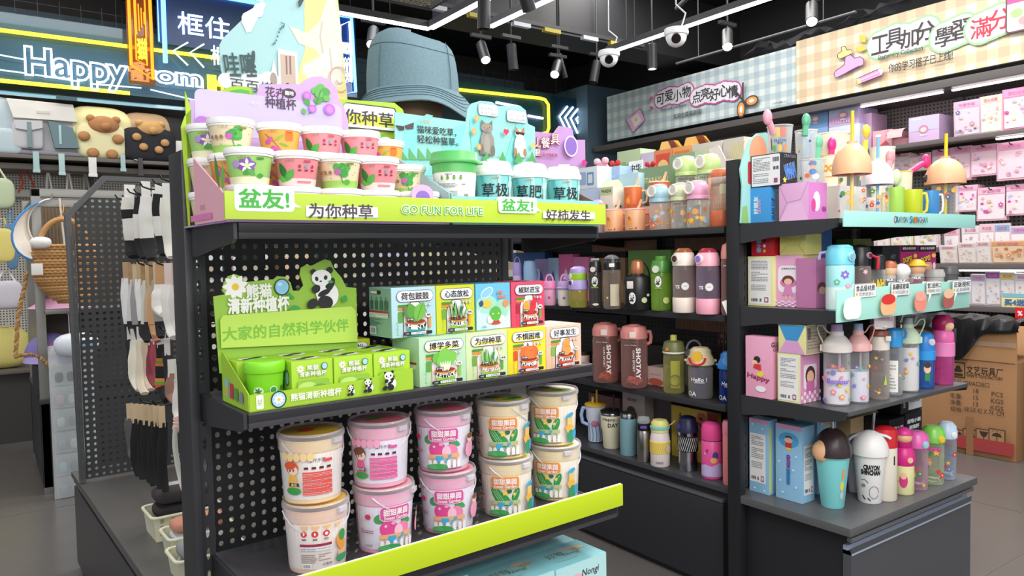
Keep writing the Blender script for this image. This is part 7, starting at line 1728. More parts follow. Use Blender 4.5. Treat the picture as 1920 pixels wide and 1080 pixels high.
b4('bright pink flask with lilac wave at its foot',1335,900,789,38,[('flask_body',[(0,0),(.93,0),(1,.02),(1,.66),(.98,.665)],mat('e9589e',.35)),('black_ring',[(.97,.66),(.99,.665),(.97,.68)],mat('1d1d20',.4)),('lid',[(.97,.675),(1,.69),(1,.86),(.93,.94),(.6,.99),(0,1)],mat('ea4f98',.35))],
   None,lambda a,R,H: (a.poly([(-R*1.4,H*.05),(R*1.4,H*.05),(R*1.4,H*.24),(R*.7,H*.29),(0,H*.23),(-R*.6,H*.26),(-R*1.4,H*.22)],'c3b4e0'),a.ell(R*.35,H*.42,R*.3,H*.07,'3a4a8a'),a.ell(R*.2,H*.34,R*.35,H*.05,'f0b070'),a.text('!!',-R*.45,H*.5,H*.06,'5a2a4a',.03),a.ell(-R*.7,H*.45,R*.08,R*.08,'f6d0e0')))
b4('slim coral flask with a yellow button next to the end rack',1371,912,787,30,[('flask_body',[(0,0),(.93,0),(1,.02),(1,.76),(.98,.77)],mat('ef8a8a',.4)),('lid',[(1,.77),(1.03,.78),(1.03,.94),(.9,.99),(0,1)],mat('ef8fa4',.35))],lambda t,R,H: MB().bbox(-R*.35,R*.2,-R*1.12,-R*.9,H*.83,H*.91,mat('e9d86a',.35),.003).build('button',t),lambda a,R,H: (a.ell(0,H*.5,R*.3,R*.06,'4a3030'),a.poly([(-R*.5,H*.44),(R*.5,H*.44),(R*.2,H*.41),(-R*.3,H*.41)],'c02a30')))
box2('dusky pink carton behind the striped tumbler',1100,1158,735,2.64,'7a5456',Z4,None,.1)
box2('white carton with an arch window behind the teal tumbler',1164,1206,734,2.60,'b9a9a6',Z4,lambda a,w,h: (a.rrect(w*.2,h*.45,w*.6,h*.75,'4a3a3a',w*.18),a.ell(w*.4,h*.5,w*.12,h*.06,'c9706a'),a.text('BUCKET',w*.45,h*.88,h*.05,'4a3a3a',.02)),.12)
box2('dark purple carton behind the steel flask',1207,1256,742,2.66,'574850',Z4,lambda a,w,h: a.rect(w*.7,h*.5,w*.8,h*.6,'8a4a4a'),.1)
box2('mustard yellow board with black vertical lettering and a red figure shape',1256,1345,758,2.60,'d3b34a',Z4,lambda a,w,h: (a.text('ICE CUP',w*.22,h*.62,w*.08,'2f2a20',.02,h*.5,rot=PI/2),a.text('沁心环',w*.36,h*.6,w*.08,'2f2a20',.02,h*.35,rot=PI/2),a.rect(w*.78,h*.45,w*.998,h*.998,'8a3028'),a.rrect(w*.56,h*.4,w*.76,h*.95,'c2604a',w*.08),a.ell(w*.65,h*.84,w*.04,h*.03,'3a2420')),.02)

# ================================================================ goods on the end rack (faces the camera, world -Y)
def ybox(lab,pxa,pxb,pyt,z,y0,d,m,art=None,name='gift_box',group=None,side=None,sart=None,top=None,rot=0,cat='box',h=None):
    """carton facing world -Y at plane y0, front between two image columns"""
    xa = y0*math.tan(math.atan2(ray(pxa,500).x,ray(pxa,500).y));xb = y0*math.tan(math.atan2(ray(pxb,500).x,ray(pxb,500).y))
    w_ = xb-xa;h = h or aty(pxa,pyt,y0).z-z
    t = carton(name,lab,cat,(xa,y0,z+.0004),rot,w_,d,h,m,group,side=side,top=top)
    if art: a = Art();art(a,w_,h);a.emit(t,on_front(0),'printed_lettering')
    if sart: a = Art();sart(a,d,h);a.emit(t,on_left(0),'printed_lettering')
    return t
def lbox(lab,pa,pb,pyt,z,x0,d,m,art=None,group=None,side=None,**k): return gbox(lab,pa,pb,pyt,z,x0,d,m,art=art,group=group)
def label_sheet(a,x0,y0,x1,y1,seed=1):
    a.rect(x0,y0,x1,y1,'ecebea');W = x1-x0;Hh = y1-y0
    a.lines(x0+W*.1,y0+Hh*.76,x1-W*.12,y1-Hh*.04,6,'7d7d80');a.lines(x0+W*.1,y0+Hh*.50,x1-W*.12,y0+Hh*.72,6,'8a8a8d');a.lines(x0+W*.1,y0+Hh*.30,x1-W*.2,y0+Hh*.44,4,'9a9a9d')
    a.bars(x0+W*.1,y0+Hh*.05,x0+W*.4,y0+Hh*.12,'333333');a.rect(x0+W*.5,y0+Hh*.05,x0+W*.58,y0+Hh*.12,'6a6a6a');a.rect(x0+W*.72,y0+Hh*.04,x0+W*.9,y0+Hh*.15,'8a3a5a');a.rect(x0+W*.75,y0+Hh*.06,x0+W*.87,y0+Hh*.13,'e9d9e2')
E1 = 1.5055;ge1 = 'cups and spoons on the top of the end rack'
# teal standing card
y = 1.82;Q = lambda px,py: (aty(px,py,y).x,aty(px,py,y).z)
t = thing('standing_card','teal-edged standing card with rounded outline at the left end of the end rack top','display card',(0,0,0))
xl = Q(1389,400)[0]
pts = [(xl,E1),Q(1392,350),Q(1388,318),Q(1392,300),Q(1398,283),Q(1406,262),Q(1420,250),Q(1436,248),Q(1445,256),(Q(1445,256)[0],E1)]
MB().prism(pts,'y',y,y+.006,mat('a3d6cf',.5)).build('card',t);MB().prism([(y+.006,E1),(y+.09,E1),(y+.006,1.7)],'x',xl+.04,xl+.043,WHITEP).build('easel_foot',t)
a = Art();a.ell(*Q(1422,286),.055,.065,'ee9b78');a.rrect(*Q(1402,345),*Q(1438,306),'b9303a',.01)
a.poly([(xl+.002,E1+.002),(xl+.045,E1+.002),Q(1400,385),Q(1392,388)],'8fc06a');a.emit(t,on_front(y),'printed_picture')
bb = lbox('bright blue box with small vertical lettering, at the left end of the end rack top',1402,1445,354,E1,2.42,.03,mat('3f94d6',.45),lambda a,w,h: (a.text('好朋友',w*.38,h*.5,h*.15,'d8ecf8',.04,h*.5,rot=PI/2),a.text('CRAYON',w*.55,h*.45,h*.08,'e8a0c0',.03,h*.4,rot=PI/2)))
def otop(t): b = [c for c in t.children if c.name.startswith('carton_body')][0];return t.location.z+max(v.co.z for v in b.data.vertices)+.0004
a = Art();bx_ = [c for c in bb.children if c.name.startswith('carton_body')][0];W_ = max(v.co.x for v in bx_.data.vertices)
a.text('GLASS CUP',.015,.05,.016,'2a2f5a',.03,.08,rot=PI/2);a.emit(bb,on_right(W_),'side_lettering')
bk = lbox('black glossy box with a white product label and blue lettering',1409,1465,293,otop(bb),2.42,.10,mat('2a2a30',.35),lambda a,w,h: (a.rrect(w*.03,h*.03,w*.97,h*.97,'e6e6e8',.004),a.lines(w*.08,h*.5,w*.65,h*.92,9,'6f6f74'),a.lines(w*.08,h*.12,w*.6,h*.44,6,'8a8a8e'),a.bars(w*.74,h*.74,w*.94,h*.88),a.rect(w*.76,h*.5,w*.83,h*.6,'55555a'),a.rect(w*.86,h*.5,w*.93,h*.6,'55555a'),a.rect(w*.78,h*.1,w*.9,h*.24,'9a4a7a')))
bx_ = [c for c in bk.children if c.name.startswith('carton_body')][0];W_ = max(v.co.x for v in bx_.data.vertices);Hb = max(v.co.z for v in bx_.data.vertices)
a = Art();a.text('WHAM',.055,Hb*.45,.05,'3f7fd0',.04,.065,out='c9e0f4',ow=.03,rot=.25);a.flower(.02,.02,.012,5,'ecd84a',None);a.text('CRAYON',.05,Hb*.9,.012,'8a8a92',.0);a.emit(bk,on_right(W_),'side_lettering')
pkb = lbox('pink gift box with folded end flaps, front of the end rack top',1461,1516,346,E1,2.425,.115,mat('dba8d2',.4),lambda a,w,h: (a.poly([(.001,.001),(w*.35,h*.45),(w*.78,h*.5),(w-.001,.001)],'e2b4d9'),a.line([(.001,.001),(w*.27,h*.5),(.001,h*.97)],.001,'9a6a9a'),a.line([(w*.27,h*.5),(w*.75,h*.55),(w-.001,h-.001)],.001,'9a6a9a')))
bx_ = [c for c in pkb.children if c.name.startswith('carton_body')][0];W_ = max(v.co.x for v in bx_.data.vertices);Hb = max(v.co.z for v in bx_.data.vertices)
a = Art();a.rect(.001,.001,.114,Hb-.001,'cf7fc4');a.ell(.05,Hb*.5,.022,.036,'f0eaf2');a.ell(.03,Hb*.4,.014,.024,'d9489a');a.ell(.09,Hb*.3,.007,.01,'a03a9a');a.ell(.102,Hb*.3,.007,.01,'a03a9a');a.emit(pkb,on_right(W_),'printed_shapes')
# clear cups with spoons
def spoon(lab,px,py0,py1,yp,col,head=1.0,lean=0,z=None,group='spoons standing in the cups',sink=.03):
    a_ = aty(px,py0,yp);b_ = aty(px+lean,py1,yp);t = thing('spoon',lab,'spoon',a_,0,group)
    d = b_-a_;r = .008*head;m = mat(col,.35)
    MB().tube([(0,0,0),tuple(d*.75)],r,m,8).build('spoon_handle',t);MB().ball(tuple(d*.92),r*1.65,m,14,10,(1,.8,1.5)).build('spoon_head',t);return t
def cup(lab,px,pyt,wpx,z,yp,m,art=None,name='clear_cup',rim=None,fill=None):
    def ex(t,R,H):
        MB().lathe([(R*1.0,H*.985),(R*1.05,H*.99),(R*1.04,H*1.01),(R*.98,H*1.0)],rim or clear('f4f6f6',.5,.05),24).build('rim',t)
        if fill: MB().lathe([(0,H*.03),(R*.8,H*.03),(R*.93,H*.75),(0,H*.76)],mat(fill,.6),20).build('filling',t)
    return vessel(name,lab,'cup',px,400,pyt,wpx,z,[('cup_body',[(0,0),(.76,0),(.82,.03),(1,1),(.97,1),(.79,.05)],m)],ex,art,ge1,yp=yp)
CC = clear('eef2f2',.16,.04,'f6f8f8')
zb = otop(bk)
cup('clear cup with yellow and red printed squares, standing on the black box',1463,237,46,zb,1.745,CC,lambda a,R,H: (a.rect(-R*.5,H*.58,-R*.02,H*.92,'f0cf4a'),a.rect(R*.02,H*.58,R*.5,H*.92,'e0603a'),a.text('CRAYON',0,H*.46,H*.09,'3a6fb0',.04,R*1.1),a.text('春日部',R*.0,H*.38,H*.06,'3a3a40',.02),a.ell(-R*.5,H*.2,R*.18,H*.12,'6fae5a'),a.ell(0,H*.2,R*.16,H*.12,'e8b84a'),a.ell(R*.45,H*.2,R*.16,H*.12,'e08a4a'),a.rect(-R*.85,H*.15,-R*.72,H*.55,'5a5a60')))
spoon('pink spoon leaning in the clear cup on the black box',1450,250,217,1.745,'e8a0b4',1.5,-12)
rb1 = ybox('cream carton under the back cups of the end rack top',1496,1578,352,E1,1.70,.14,mat('d9d2c0',.5));zr1 = otop(rb1)
cup('tall clear cup with small colourful prints behind the black box',1512,246,40,zr1,1.78,CC,lambda a,R,H: dots(a,R,H,21,['c83a34','e8b84a','4a4a50','e89a7a'],.2,.85,10,.14))
cup('cream bowl-shaped cup behind the green spoons',1560,252,60,zr1,1.78,mat('ece4cc',.4),lambda a,R,H: dots(a,R,H,22,['8fbf6a','4a4a50','e8b84a'],.5,.9,6,.1),name='cup')
spoon('teal-green spoon with a rounded head at the left of the back cups',1509,255,224,1.76,'5fb08a',1.5,3)
spoon('teal-green spoon in front of the cream bowl cup',1531,320,262,1.74,'6fc09a',1.5,4)
cup('clear faceted cup with a blue and orange print',1524,300,44,otop(pkb),1.615,CC,lambda a,R,H: (a.ell(0,H*.8,R*.35,H*.12,'3f6fb0'),a.ell(0,H*.62,R*.3,H*.12,'eeb088'),a.ell(0,H*.45,R*.34,H*.13,'3f7fc0'),a.ell(-R*.5,H*.3,R*.3,H*.1,'e0703a'),a.ell(R*.3,H*.25,R*.35,H*.12,'f2e8e0')))
cup('cream and orange cup with loopy golden lettering',1557,293,44,zr1,1.735,mat('e6dcc4',.4),lambda a,R,H: (a.text('OOO',R*.1,H*.62,H*.18,'e09a2a',.08,R*1.5,out='4a3a2a',ow=.03),a.ell(0,H*.38,R*.5,H*.02,'e0a04a')),name='cup',rim=mat('e0b45a',.4))
spoon('magenta spoon standing in the cup with golden lettering',1558,306,268,1.735,'e0308a',1.5,2)
cup('clear cup with small prints, right of the peach dome lid',1654,278,44,E1+.10,1.66,mat('ece6da',.4),lambda a,R,H: (a.ell(R*.5,H*.6,R*.2,H*.15,'e8a070'),a.ell(R*.5,H*.75,R*.2,H*.08,'3a3a40')),name='cup')
rb2 = ybox('low white carton behind the dome-lidded bottles',1630,1690,0,E1,1.63,.09,mat('e6e2da',.5),h=.0995)
spoon('yellow spoon behind the peach dome lid',1617,338,238,1.66,'ead04a',1.4,8)
cp_box = ybox('tall grey-white carton holding the back row of spoons',1575,1625,0,E1,1.63,.09,mat('dcd8d0',.5),h=.14)
spoon('pink spoon with a drawn mouth behind the white dome lid',1664,318,293,1.57,'e29aa4',1.6,6)
spoon('long magenta spoon pointing up right behind the lime mugs',1700,326,300,1.555,'d8307a',1.5,40)
# dome-lidded bottles
def dome_bottle(lab,px,pyb,pyt,w,z,yp,dome,rim,body,strawc,spx,domeh=.62,extra=None,seed=3,sx=1.45,group=ge1,dots_=True):
    def ex(t,R,H):
        MB().ball((0,0,H*.64),R*sx,dome,28,16,(1,1,H*.36/(R*sx)),-.16,1).build('dome_lid',t)
        MB().lathe([(R*1.02,H*.59),(R*1.08,H*.60),(R*1.08,H*.635),(R*.9,H*.64)],rim,24).build('rim_ring',t)
        MB().lathe([(R*.35,H*.985),(R*.36,H*1.02),(.0004,H*1.02)],dome,16).build('lid_collar',t)
        if strawc: straw(t,0,0,H*.05,H*spx,R*.13,strawc,R*.05)
        if extra: extra(t,R,H)
    return vessel('dome_lid_bottle',lab,'bottle',px,pyb,pyt,w,z,[('bottle_body',[(0,.003),(.9,0),(.97,.03),(1,.1),(1,.58),(.98,.60)],CLR)],ex,(lambda a,R,H: dots(a,R,H,seed,['d8483a','e8b04a','5f9a5a','4a5a9a','eaa98a'],.06,.52,12,.17)) if dots_ else None,group,yp=yp)
PEA = mat('e9b48a',.45)
dome_bottle('clear bottle with large peach dome lid and yellow straw, left one',1597,396,268,48,E1,1.475,PEA,mat('d8403a',.4),None,mat('ecc82a',.4),1.42,seed=31)
dome_bottle('clear bottle with white dome lid and light blue straw',1645,397,300,40,E1,1.475,mat('eceaf0',.4),mat('6a9ad0',.4),None,mat('6fb8e0',.4),1.38,seed=33,sx=1.4)
dome_bottle('clear bottle with peach dome lid and yellow straw at the right end of the top',1772,400,296,46,E1,1.475,PEA,mat('d8503a',.4),None,mat('ecd02a',.4),1.38,seed=35,extra=lambda t,R,H: MB().ball((-R*1.1,-R*.5,H*.68),R*.5,mat('37302e',.5),14,8,(1,.6,.8)).build('dark_patch',t),sx=1.5)
def emug(lab,px,pyt,w,col,ac,acc,side=1,word=None):
    def ex(t,R,H): cup_handle(t,R,H*.2,H*.85,R*.4,mat(ac,.35),side)
    return vessel('mug',lab,'mug',px,398,pyt,w,E1,[('mug_body',[(0,0),(.95,0),(1,.03),(1,1),(.93,1),(.93,.1)],mat(col,.3))],ex,lambda a,R,H: ((a.text(word,0,H*.62,H*.2,'f4f4f4',.05,R*1.4,rot=.1) if word else None),[a.poly([(u+q*(1 if j % 2 == 0 else .5)*math.cos(PI/2+j*PI/5),v+q*(1 if j % 2 == 0 else .5)*math.sin(PI/2+j*PI/5)) for j in range(10)],acc) for u,v,q in ((-R*.5,H*.62,R*.3),(R*.1,H*.12,R*.2))] if not word else None,a.ell(R*.45,H*.3,R*.3,H*.14,'d8489a' if not word else 'e8b088')),ge1,yp=1.475)
emug('lime green mug with orange stars, left one',1678,352,32,'a8d45a','e0c04a','eeb030',-1);emug('yellow-green mug with orange star, pink mouth print and yellow handle',1710,356,36,'c3cf2a','e6cf4a','e8a030');emug('blue mug with white wavy lettering',1744,358,30,'3f8ac8','f0f0f0','f0f0f0',1,'HAHA')
cup('cream cup with yellow handle behind the lime mugs',1694,322,30,E1,1.56,mat('e3dbc0',.4),lambda a,R,H: a.ell(R*.1,H*.4,R*.4,H*.15,'e8a070'),name='cup',rim=mat('e0c05a',.4))
spoon('pale green spoon leaning left of the cream cup',1688,360,330,1.52,'cfe0b4',1.6,-8)

# ---------------- second level
E2 = 1.1875;ge2 = 'bottles on the second level of the end rack'
VW_ = lambda a,w,h: None
lo1 = lbox('pale yellow box with a white product label, lower left of the second level',1402,1450,481,E2,2.44,.09,mat('e9e6a2',.45),lambda a,w,h: label_sheet(a,w*.06,h*.04,w*.9,h*.96),side=mat('e9e6a2',.45))
lo2 = lbox('pink box with a girl figure and checked foot, yellow on its right side',1453,1504,479,E2,2.455,.12,mat('e5a8cc',.45),lambda a,w,h: (a.rrect(w*.12,h*.28,w*.92,h*.80,'f0e6f0',.02),a.text('CRAYON',w*.5,h*.74,h*.035,'3a2a3a',.03,w*.5),a.ell(w*.5,h*.47,w*.3,h*.10,'d87ab4'),a.ell(w*.5,h*.52,w*.22,h*.09,'6b3a34'),a.ell(w*.5,h*.49,w*.15,h*.06,'f0c4a8'),a.poly([(w*.3,h*.22),(w*.4,h*.43),(w*.6,h*.43),(w*.7,h*.22)],'d888bc'),a.rect(w*.4,h*.14,w*.45,h*.22,'f0c4a8'),a.rect(w*.55,h*.14,w*.6,h*.22,'f0c4a8'),[[a.rect(w*i/8+.0005,h*j*.03+.0005,w*(i+1)/8-.0005,h*(j+1)*.03,'f0d8ea') for i in range(8) if (i+j) % 2] for j in range(4)]))
bx_ = [c for c in lo2.children if c.name.startswith('carton_body')][0];W_ = max(v.co.x for v in bx_.data.vertices);Hb = max(v.co.z for v in bx_.data.vertices)
a = Art();a.rect(.001,.001,.119,Hb-.001,'e6e29a');a.ell(.06,Hb*.78,.018,.026,'2c2a26');a.text('MY HAPPY',.06,Hb*.9,.012,'7a8a5a',.0);a.emit(lo2,on_right(W_),'side_panel_print')
up1 = lbox('red box with blue and white vertical characters on top of the label box',1409,1451,434,otop(lo1),2.445,.07,mat('c9202e',.4),lambda a,w,h: (a.text('蜡笔小新',w*.35,h*.5,w*.2,'7fb8e0',.05,h*.72,rot=-PI/2),[a.ell(w*.6,h*(.2+.2*i),w*.06,w*.06,('f0d040','f0f0f0','3a2a2a','f0e8e8')[i]) for i in range(4)]))
up2 = lbox('pale yellow box with folded end flaps on top of the pink girl box',1462,1511,431,otop(lo2),2.46,.10,mat('e8e48a',.45),lambda a,w,h: (a.line([(.001,.001),(w*.25,h*.35),(w*.75,h*.35),(w-.001,h-.001)],.001,'9a964a'),a.line([(w*.25,h*.35),(w*.2,h*.65),(.001,h-.001)],.001,'9a964a'),a.line([(w*.75,h*.35),(w-.001,.001)],.001,'9a964a'),a.poly([(w*.2,h*.65),(w*.25,h*.35),(w*.75,h*.35),(w*.8,h*.6)],'dfdb7c')))
gbk = 'cartons at the back of the end rack'
ybox('dark red carton at the back beside the yellow flap box',1524,1540,428,E2,1.66,.12,mat('8a2a38',.5),group=gbk);ybox('blue carton at the back beside the dark red one',1541,1560,427,E2,1.66,.12,mat('3a6ab0',.5),group=gbk)
ybox('dark pink carton behind the cyan-lidded bottle',1530,1552,484,E2,1.56,.08,mat('c07aa8',.5),lambda a,w,h: (a.ell(w*.5,h*.4,w*.4,h*.12,'6b3a34'),a.ell(w*.5,h*.35,w*.3,h*.08,'d8a890')),group=gbk)
def eb(lab,px,pyb,pyt,w,z,parts,ex=None,ar=None,g=ge2,name='sports_bottle',yp=1.44,**k): return vessel(name,lab,'bottle',px,pyb,pyt,w,z,parts,ex,ar,g,yp=yp,**k)
CY_ = mat('6fc6de',.35)
eb('cyan-lidded bottle fading to white, with purple flower prints',1575,575,459,50,E2,[('bottle_body',[(0,0),(.93,0),(1,.02),(1,.66),(.96,.69)],mat('a5dfe2',.35)),('lower_half',[(1.003,.03),(1.003,.36)],mat('d9ecea',.35)),('lid',[(.94,.685),(1.0,.70),(1.0,.9),(.9,.93),(.88,.97),(.6,1),(0,1)],CY_)],
   lambda t,R,H: (button(t,R,H*.82,.85,mat('a8d8e8',.35),mat('7ab0c8',.35),.34),MB().tube([(-R*.8,0,H*.9),(-R*1.35,0,H*.88),(-R*1.45,0,H*.78)],R*.12,mat('b49ad8',.4),6).build('strap',t)),lambda a,R,H: (a.flower(R*.35,H*.55,R*.35,6,'7f6ac8','e8e4b0',.7),a.flower(-R*.2,H*.44,R*.25,5,'5fb89a','e8e4b0',.8),a.flower(R*.55,H*.38,R*.2,5,'e89ab8','f4e8c0',.8)),yp=1.455)
eb('black-lidded clear bottle with a red strap',1612,575,458,40,E2,bottle_parts(clear('b8a8a4',.3,.05,'9a8884'),mat('1b1b1d',.3),.66),lambda t,R,H: (button(t,R,H*.82,.9,mat('e09ac0',.35),mat('3a3a3e',.3),.3),MB().tube([(R*1.0,-R*.6,H*.82),(R*1.5,-R*.5,H*.78),(R*1.5,-R*.5,H*.6)],R*.14,mat('c82030',.4),6).build('strap',t)),lambda a,R,H: a.flower(R*.5,H*.56,R*.25,6,'e8b0c0',None),yp=1.50)
eb('clear bottle with bold yellow and orange lettering and a black lid',1645,575,475,28,E2,bottle_parts(CLR,mat('202022',.3),.70),None,lambda a,R,H: (a.text('BLAH',0,H*.42,H*.16,'ecc62a',.06,R*1.7,out='3a2a1a',ow=.03,rot=.12),a.ell(R*.3,H*.2,R*.3,H*.06,'3a5a9a')),yp=1.47)
def head_lid(lab,px,pyt,w,col,brim=None,hat=None):
    def ex(t,R,H):
        MB().ball((0,0,H*.80),R*1.2,mat(col,.45),22,14,(1,1,H*.20/(R*1.2)*1.0)).build('round_lid',t)
        if hat: MB().ball((0,0,H*.84),R*1.24,mat(hat,.45),22,10,(1,1,H*.18/(R*1.24)),.1,1).build('cap_top',t)
        if brim: MB().lathe([(R*.9,H*.86),(R*1.65,H*.865),(R*1.6,H*.88),(R*.9,H*.89)],mat(brim,.45),22).build('cap_brim',t)
    eb(lab,px,575,pyt,w,E2,[('bottle_body',[(0,0),(.93,0),(1,.03),(1,.66),(.9,.68)],CLR),('grey_collar',[(.95,.60),(1.02,.61),(1.02,.67),(.9,.68)],mat('b9b6b4',.4))],ex,lambda a,R,H: a.text('MILK',0,H*.58,H*.05,'f4f4f4',.05,R*1.2),g='bottles with round coloured lids behind the speech bubble strip',name='dome_lid_bottle',yp=1.46)
head_lid('bottle with round brown and peach lid behind the teal strip',1667,490,22,'e6bc94',None,'b0603f');head_lid('bottle with plain white round lid behind the teal strip',1690,494,26,'e9e6e6');head_lid('bottle with peach round lid and yellow brimmed cap',1718,487,26,'e6b089','ecb52e','ecb52e')
for i,(pa,pb) in enumerate(((1689,1720),(1722,1755))):
    ybox(('magenta and black box with yellow lettering, left one of two','magenta and black box with yellow lettering, right one of two')[i],pa,pb,460,E2,1.56,.10,mat('b5257a',.4),lambda a,w,h: (a.rect(.001,h*.88,w-.001,h-.001,'1f1a24'),a.text('蜡笔小新乐玩杯',w*.5,h*.94,h*.05,'f0e8d8',.02,w*.8),a.text('OOPS!',w*.35,h*.74,h*.09,'f0d040',.05,w*.55,rot=.15,out='3a1a3a',ow=.04),a.rrect(w*.25,h*.3,w*.75,h*.68,'e0a888',w*.15),a.ell(w*.85,h*.6,w*.08,h*.07,'f0e8f0'),a.ell(w*.82,h*.8,w*.12,h*.04,'f0d040')),group='magenta boxes on the second level')
ybox('black box with a pale grey emblem left of the magenta boxes',1655,1687,461,E2,1.56,.10,mat('1c1c22',.4),lambda a,w,h: (a.rrect(w*.3,h*.5,w*.85,h*.72,'8a8a90',.02),a.text('HEY',w*.6,h*.8,h*.07,'6a6a70',.04)))
for i,(px,pt,c) in enumerate(((1752,505,'b9b6b4'),(1778,500,'5a5a5c'))):
    eb(('grey bowl-shaped cup at the right behind the teal strip','dark grey lidded cup at the right end behind the teal strip')[i],px,575,pt,32,E2,[('cup_body',[(0,0),(.8,0),(.9,.04),(1,.7),(1.0,.74)],mat(c,.35)),('lid',[(1.02,.73),(1.08,.75),(1.08,.86),(.9,1),(0,1)],mat(c,.4))],None,lambda a,R,H: a.rect(-R*.3,H*.78,R*.3,H*.82,'e8e8e8'),name='lidded_cup',yp=1.5)
ybox('olive-green pouch lying at the back under the top shelf',1600,1634,448,E2,1.78,.08,mat('8fae5a',.5),group=gbk)

# ---------------- third level
E3 = .8455;ge3 = 'bottles on the third level of the end rack'
def atE(px,py): return atz(px,py,E3)
lo = lbox('tall pink box with a flowing word and a small figure, left of the third level',1397,1446,629,E3,2.375,.055,mat('eaa6c4',.45),lambda a,w,h: (a.ell(w*.45,h*.62,w*.13,h*.06,'2f2624'),a.ell(w*.35,h*.57,w*.12,h*.04,'f0c4a4'),a.poly([(w*.3,h*.48),(w*.35,h*.55),(w*.6,h*.55),(w*.62,h*.44)],'d8383a'),a.poly([(w*.4,h*.38),(w*.6,h*.45),(w*.75,h*.4),(w*.6,h*.34)],'ecd84a'),a.text('Happy',w*.5,h*.32,h*.10,'a02a5a',.03,w*.85,rot=-.12),a.flower(w*.7,h*.65,w*.1,6,'f4d4e4',None,.2),a.ell(w*.6,h*.15,w*.2,h*.05,'f4eef0')),side=None)
bx_ = [c for c in lo.children if c.name.startswith('carton_body')][0];W_ = max(v.co.x for v in bx_.data.vertices);Hb = max(v.co.z for v in bx_.data.vertices)
a = Art();a.text('GUA',.025,Hb*.88,.018,'33262a',.03);a.text('CUP',.025,Hb*.8,.012,'33262a',.02);a.emit(lo,on_right(W_),'side_lettering')
l2 = lbox('cream-edged box with a white product label and pink right side, third level',1457,1500,661,E3,2.38,.12,mat('e6dfa8',.45),lambda a,w,h: label_sheet(a,w*.06,h*.04,w*.92,h*.96))
bx_ = [c for c in l2.children if c.name.startswith('carton_body')][0];W_ = max(v.co.x for v in bx_.data.vertices);Hb = max(v.co.z for v in bx_.data.vertices)
a = Art();a.rect(.001,.001,.119,Hb-.001,'d795bd');a.rrect(.02,Hb*.28,.10,Hb*.78,'efe0ec',.012);a.ell(.06,Hb*.55,.03,.035,'4a2a2a');a.ell(.06,Hb*.52,.022,.024,'e8b898');a.rrect(.035,Hb*.2,.085,Hb*.44,'c86aa4',.01)
for i in range(8):
    for j in range(3):
        if (i+j) % 2: a.rect(.015*i+.001,.014*j+.001,.015*(i+1),.014*(j+1),'eedbe8')
a.emit(l2,on_right(W_),'side_panel_print')
o2 = lbox('box lying with open blue, pink and yellow flaps on the label box',1459,1510,607,otop(l2),2.38,.13,mat('e4e0a0',.45),lambda a,w,h: (a.poly([(.002,h*.98),(w*.28,h*.45),(w*.72,h*.45),(w-.002,h*.98)],'3f92cc'),a.poly([(.002,.002),(w*.28,h*.45),(w*.72,h*.45),(w-.002,.002)],'d9a0d0')))
bx_ = [c for c in o2.children if c.name.startswith('carton_body')][0];W_ = max(v.co.x for v in bx_.data.vertices);Hb = max(v.co.z for v in bx_.data.vertices)
a = Art();a.rect(.004,.004,.126,Hb-.004,'b9ab98');a.lines(.01,.02,.12,Hb-.02,6,'8a7d6c');a.bars(.01,Hb*.5,.03,Hb*.9,'4a4238');a.emit(o2,on_right(W_),'side_label')
def shaker(lab,px,pyb,pyt,w,spout,lid,handle,body='f6f4f6',paper=None,side=-1,seed=1,word=None,hoff=0,h1=.66):
    S,L,Hn = mat(spout,.35),mat(lid,.35),mat(handle,.35)
    def ex(t,R,H):
        MB().lathe([(R*.46,H*.90),(R*.42,H*.995),(R*.36,H),(.0004,H)],S,18).build('spout',t)
        s = side;n = 10
        pts = [(s*R*.25,0,H*.86),(s*R*.7,0,H*.90),(s*R*1.0,0,H*.97),(s*R*1.35,0,H*.985),(s*R*1.45,0,H*.94),(s*R*1.3,0,H*.86),(s*R*1.05,0,H*.78),(s*R*.98,0,H*.73)]
        MB().tube([tuple(lerp(pts[i][k],pts[i+1][k],q/3) for k in range(3)) for i in range(len(pts)-1) for q in range(3)]+[pts[-1]],R*.13,Hn,8,flat=.55).build('carry_handle',t)
        MB().bbox(s*R*1.1-R*.14,s*R*1.1+R*.14,-R*.25,R*.25,H*.66,H*.74,L,.002).build('hinge',t)
        if paper: MB().lathe([(R*.94,H*.02),(R*.94,H*paper[1])],mat(paper[0],.5),20).build('paper_wrap',t)
        straw(t,R*.2,0,H*.04,H*.64,R*.1,clear('f0e0f0',.5),0)
    vessel('sports_bottle',lab,'bottle',px,pyb,pyt,w,E3,[('bottle_body',[(0,.003),(.92,0),(.98,.02),(1,.05),(1,h1-.03),(.95,h1)],clear(body,.13,.05,body)),('lid',[(1.05,h1-.01),(1.14,h1),(1.14,h1+.085),(1.05,h1+.10),(.75,h1+.17),(.52,h1+.20),(.5,.91),(0,.91)],L)],ex,
           lambda a,R,H: (dots(a,R,H,seed,['e58ab0','f0c84a','8a7ad0','e8a27a','5fae9a'],.06,h1-.12,13,.17),a.text(word,R*.1,H*.30,H*.08,'8a6ad0',.04,R*1.5,shear=.2) if word else None,a.text('Ciao!',-R*.1,H*.5,H*.05,'d8709a',.02,R*.9) if word else None),ge3)
shaker('bottle with white lid, lilac spout and white loop handle, nearest on the third level',1569,762,607,47,'b9a0cc','ece4de','e8e2dc',paper=('e9e8ea',.42),seed=41,word='Bonjour')
shaker('bottle with pink lid and handle and pale blue spout',1609,757,606,38,'a0b8d8','efb6b4','f0a8a4',side=1,seed=42,paper=('dfe4ee',.4))
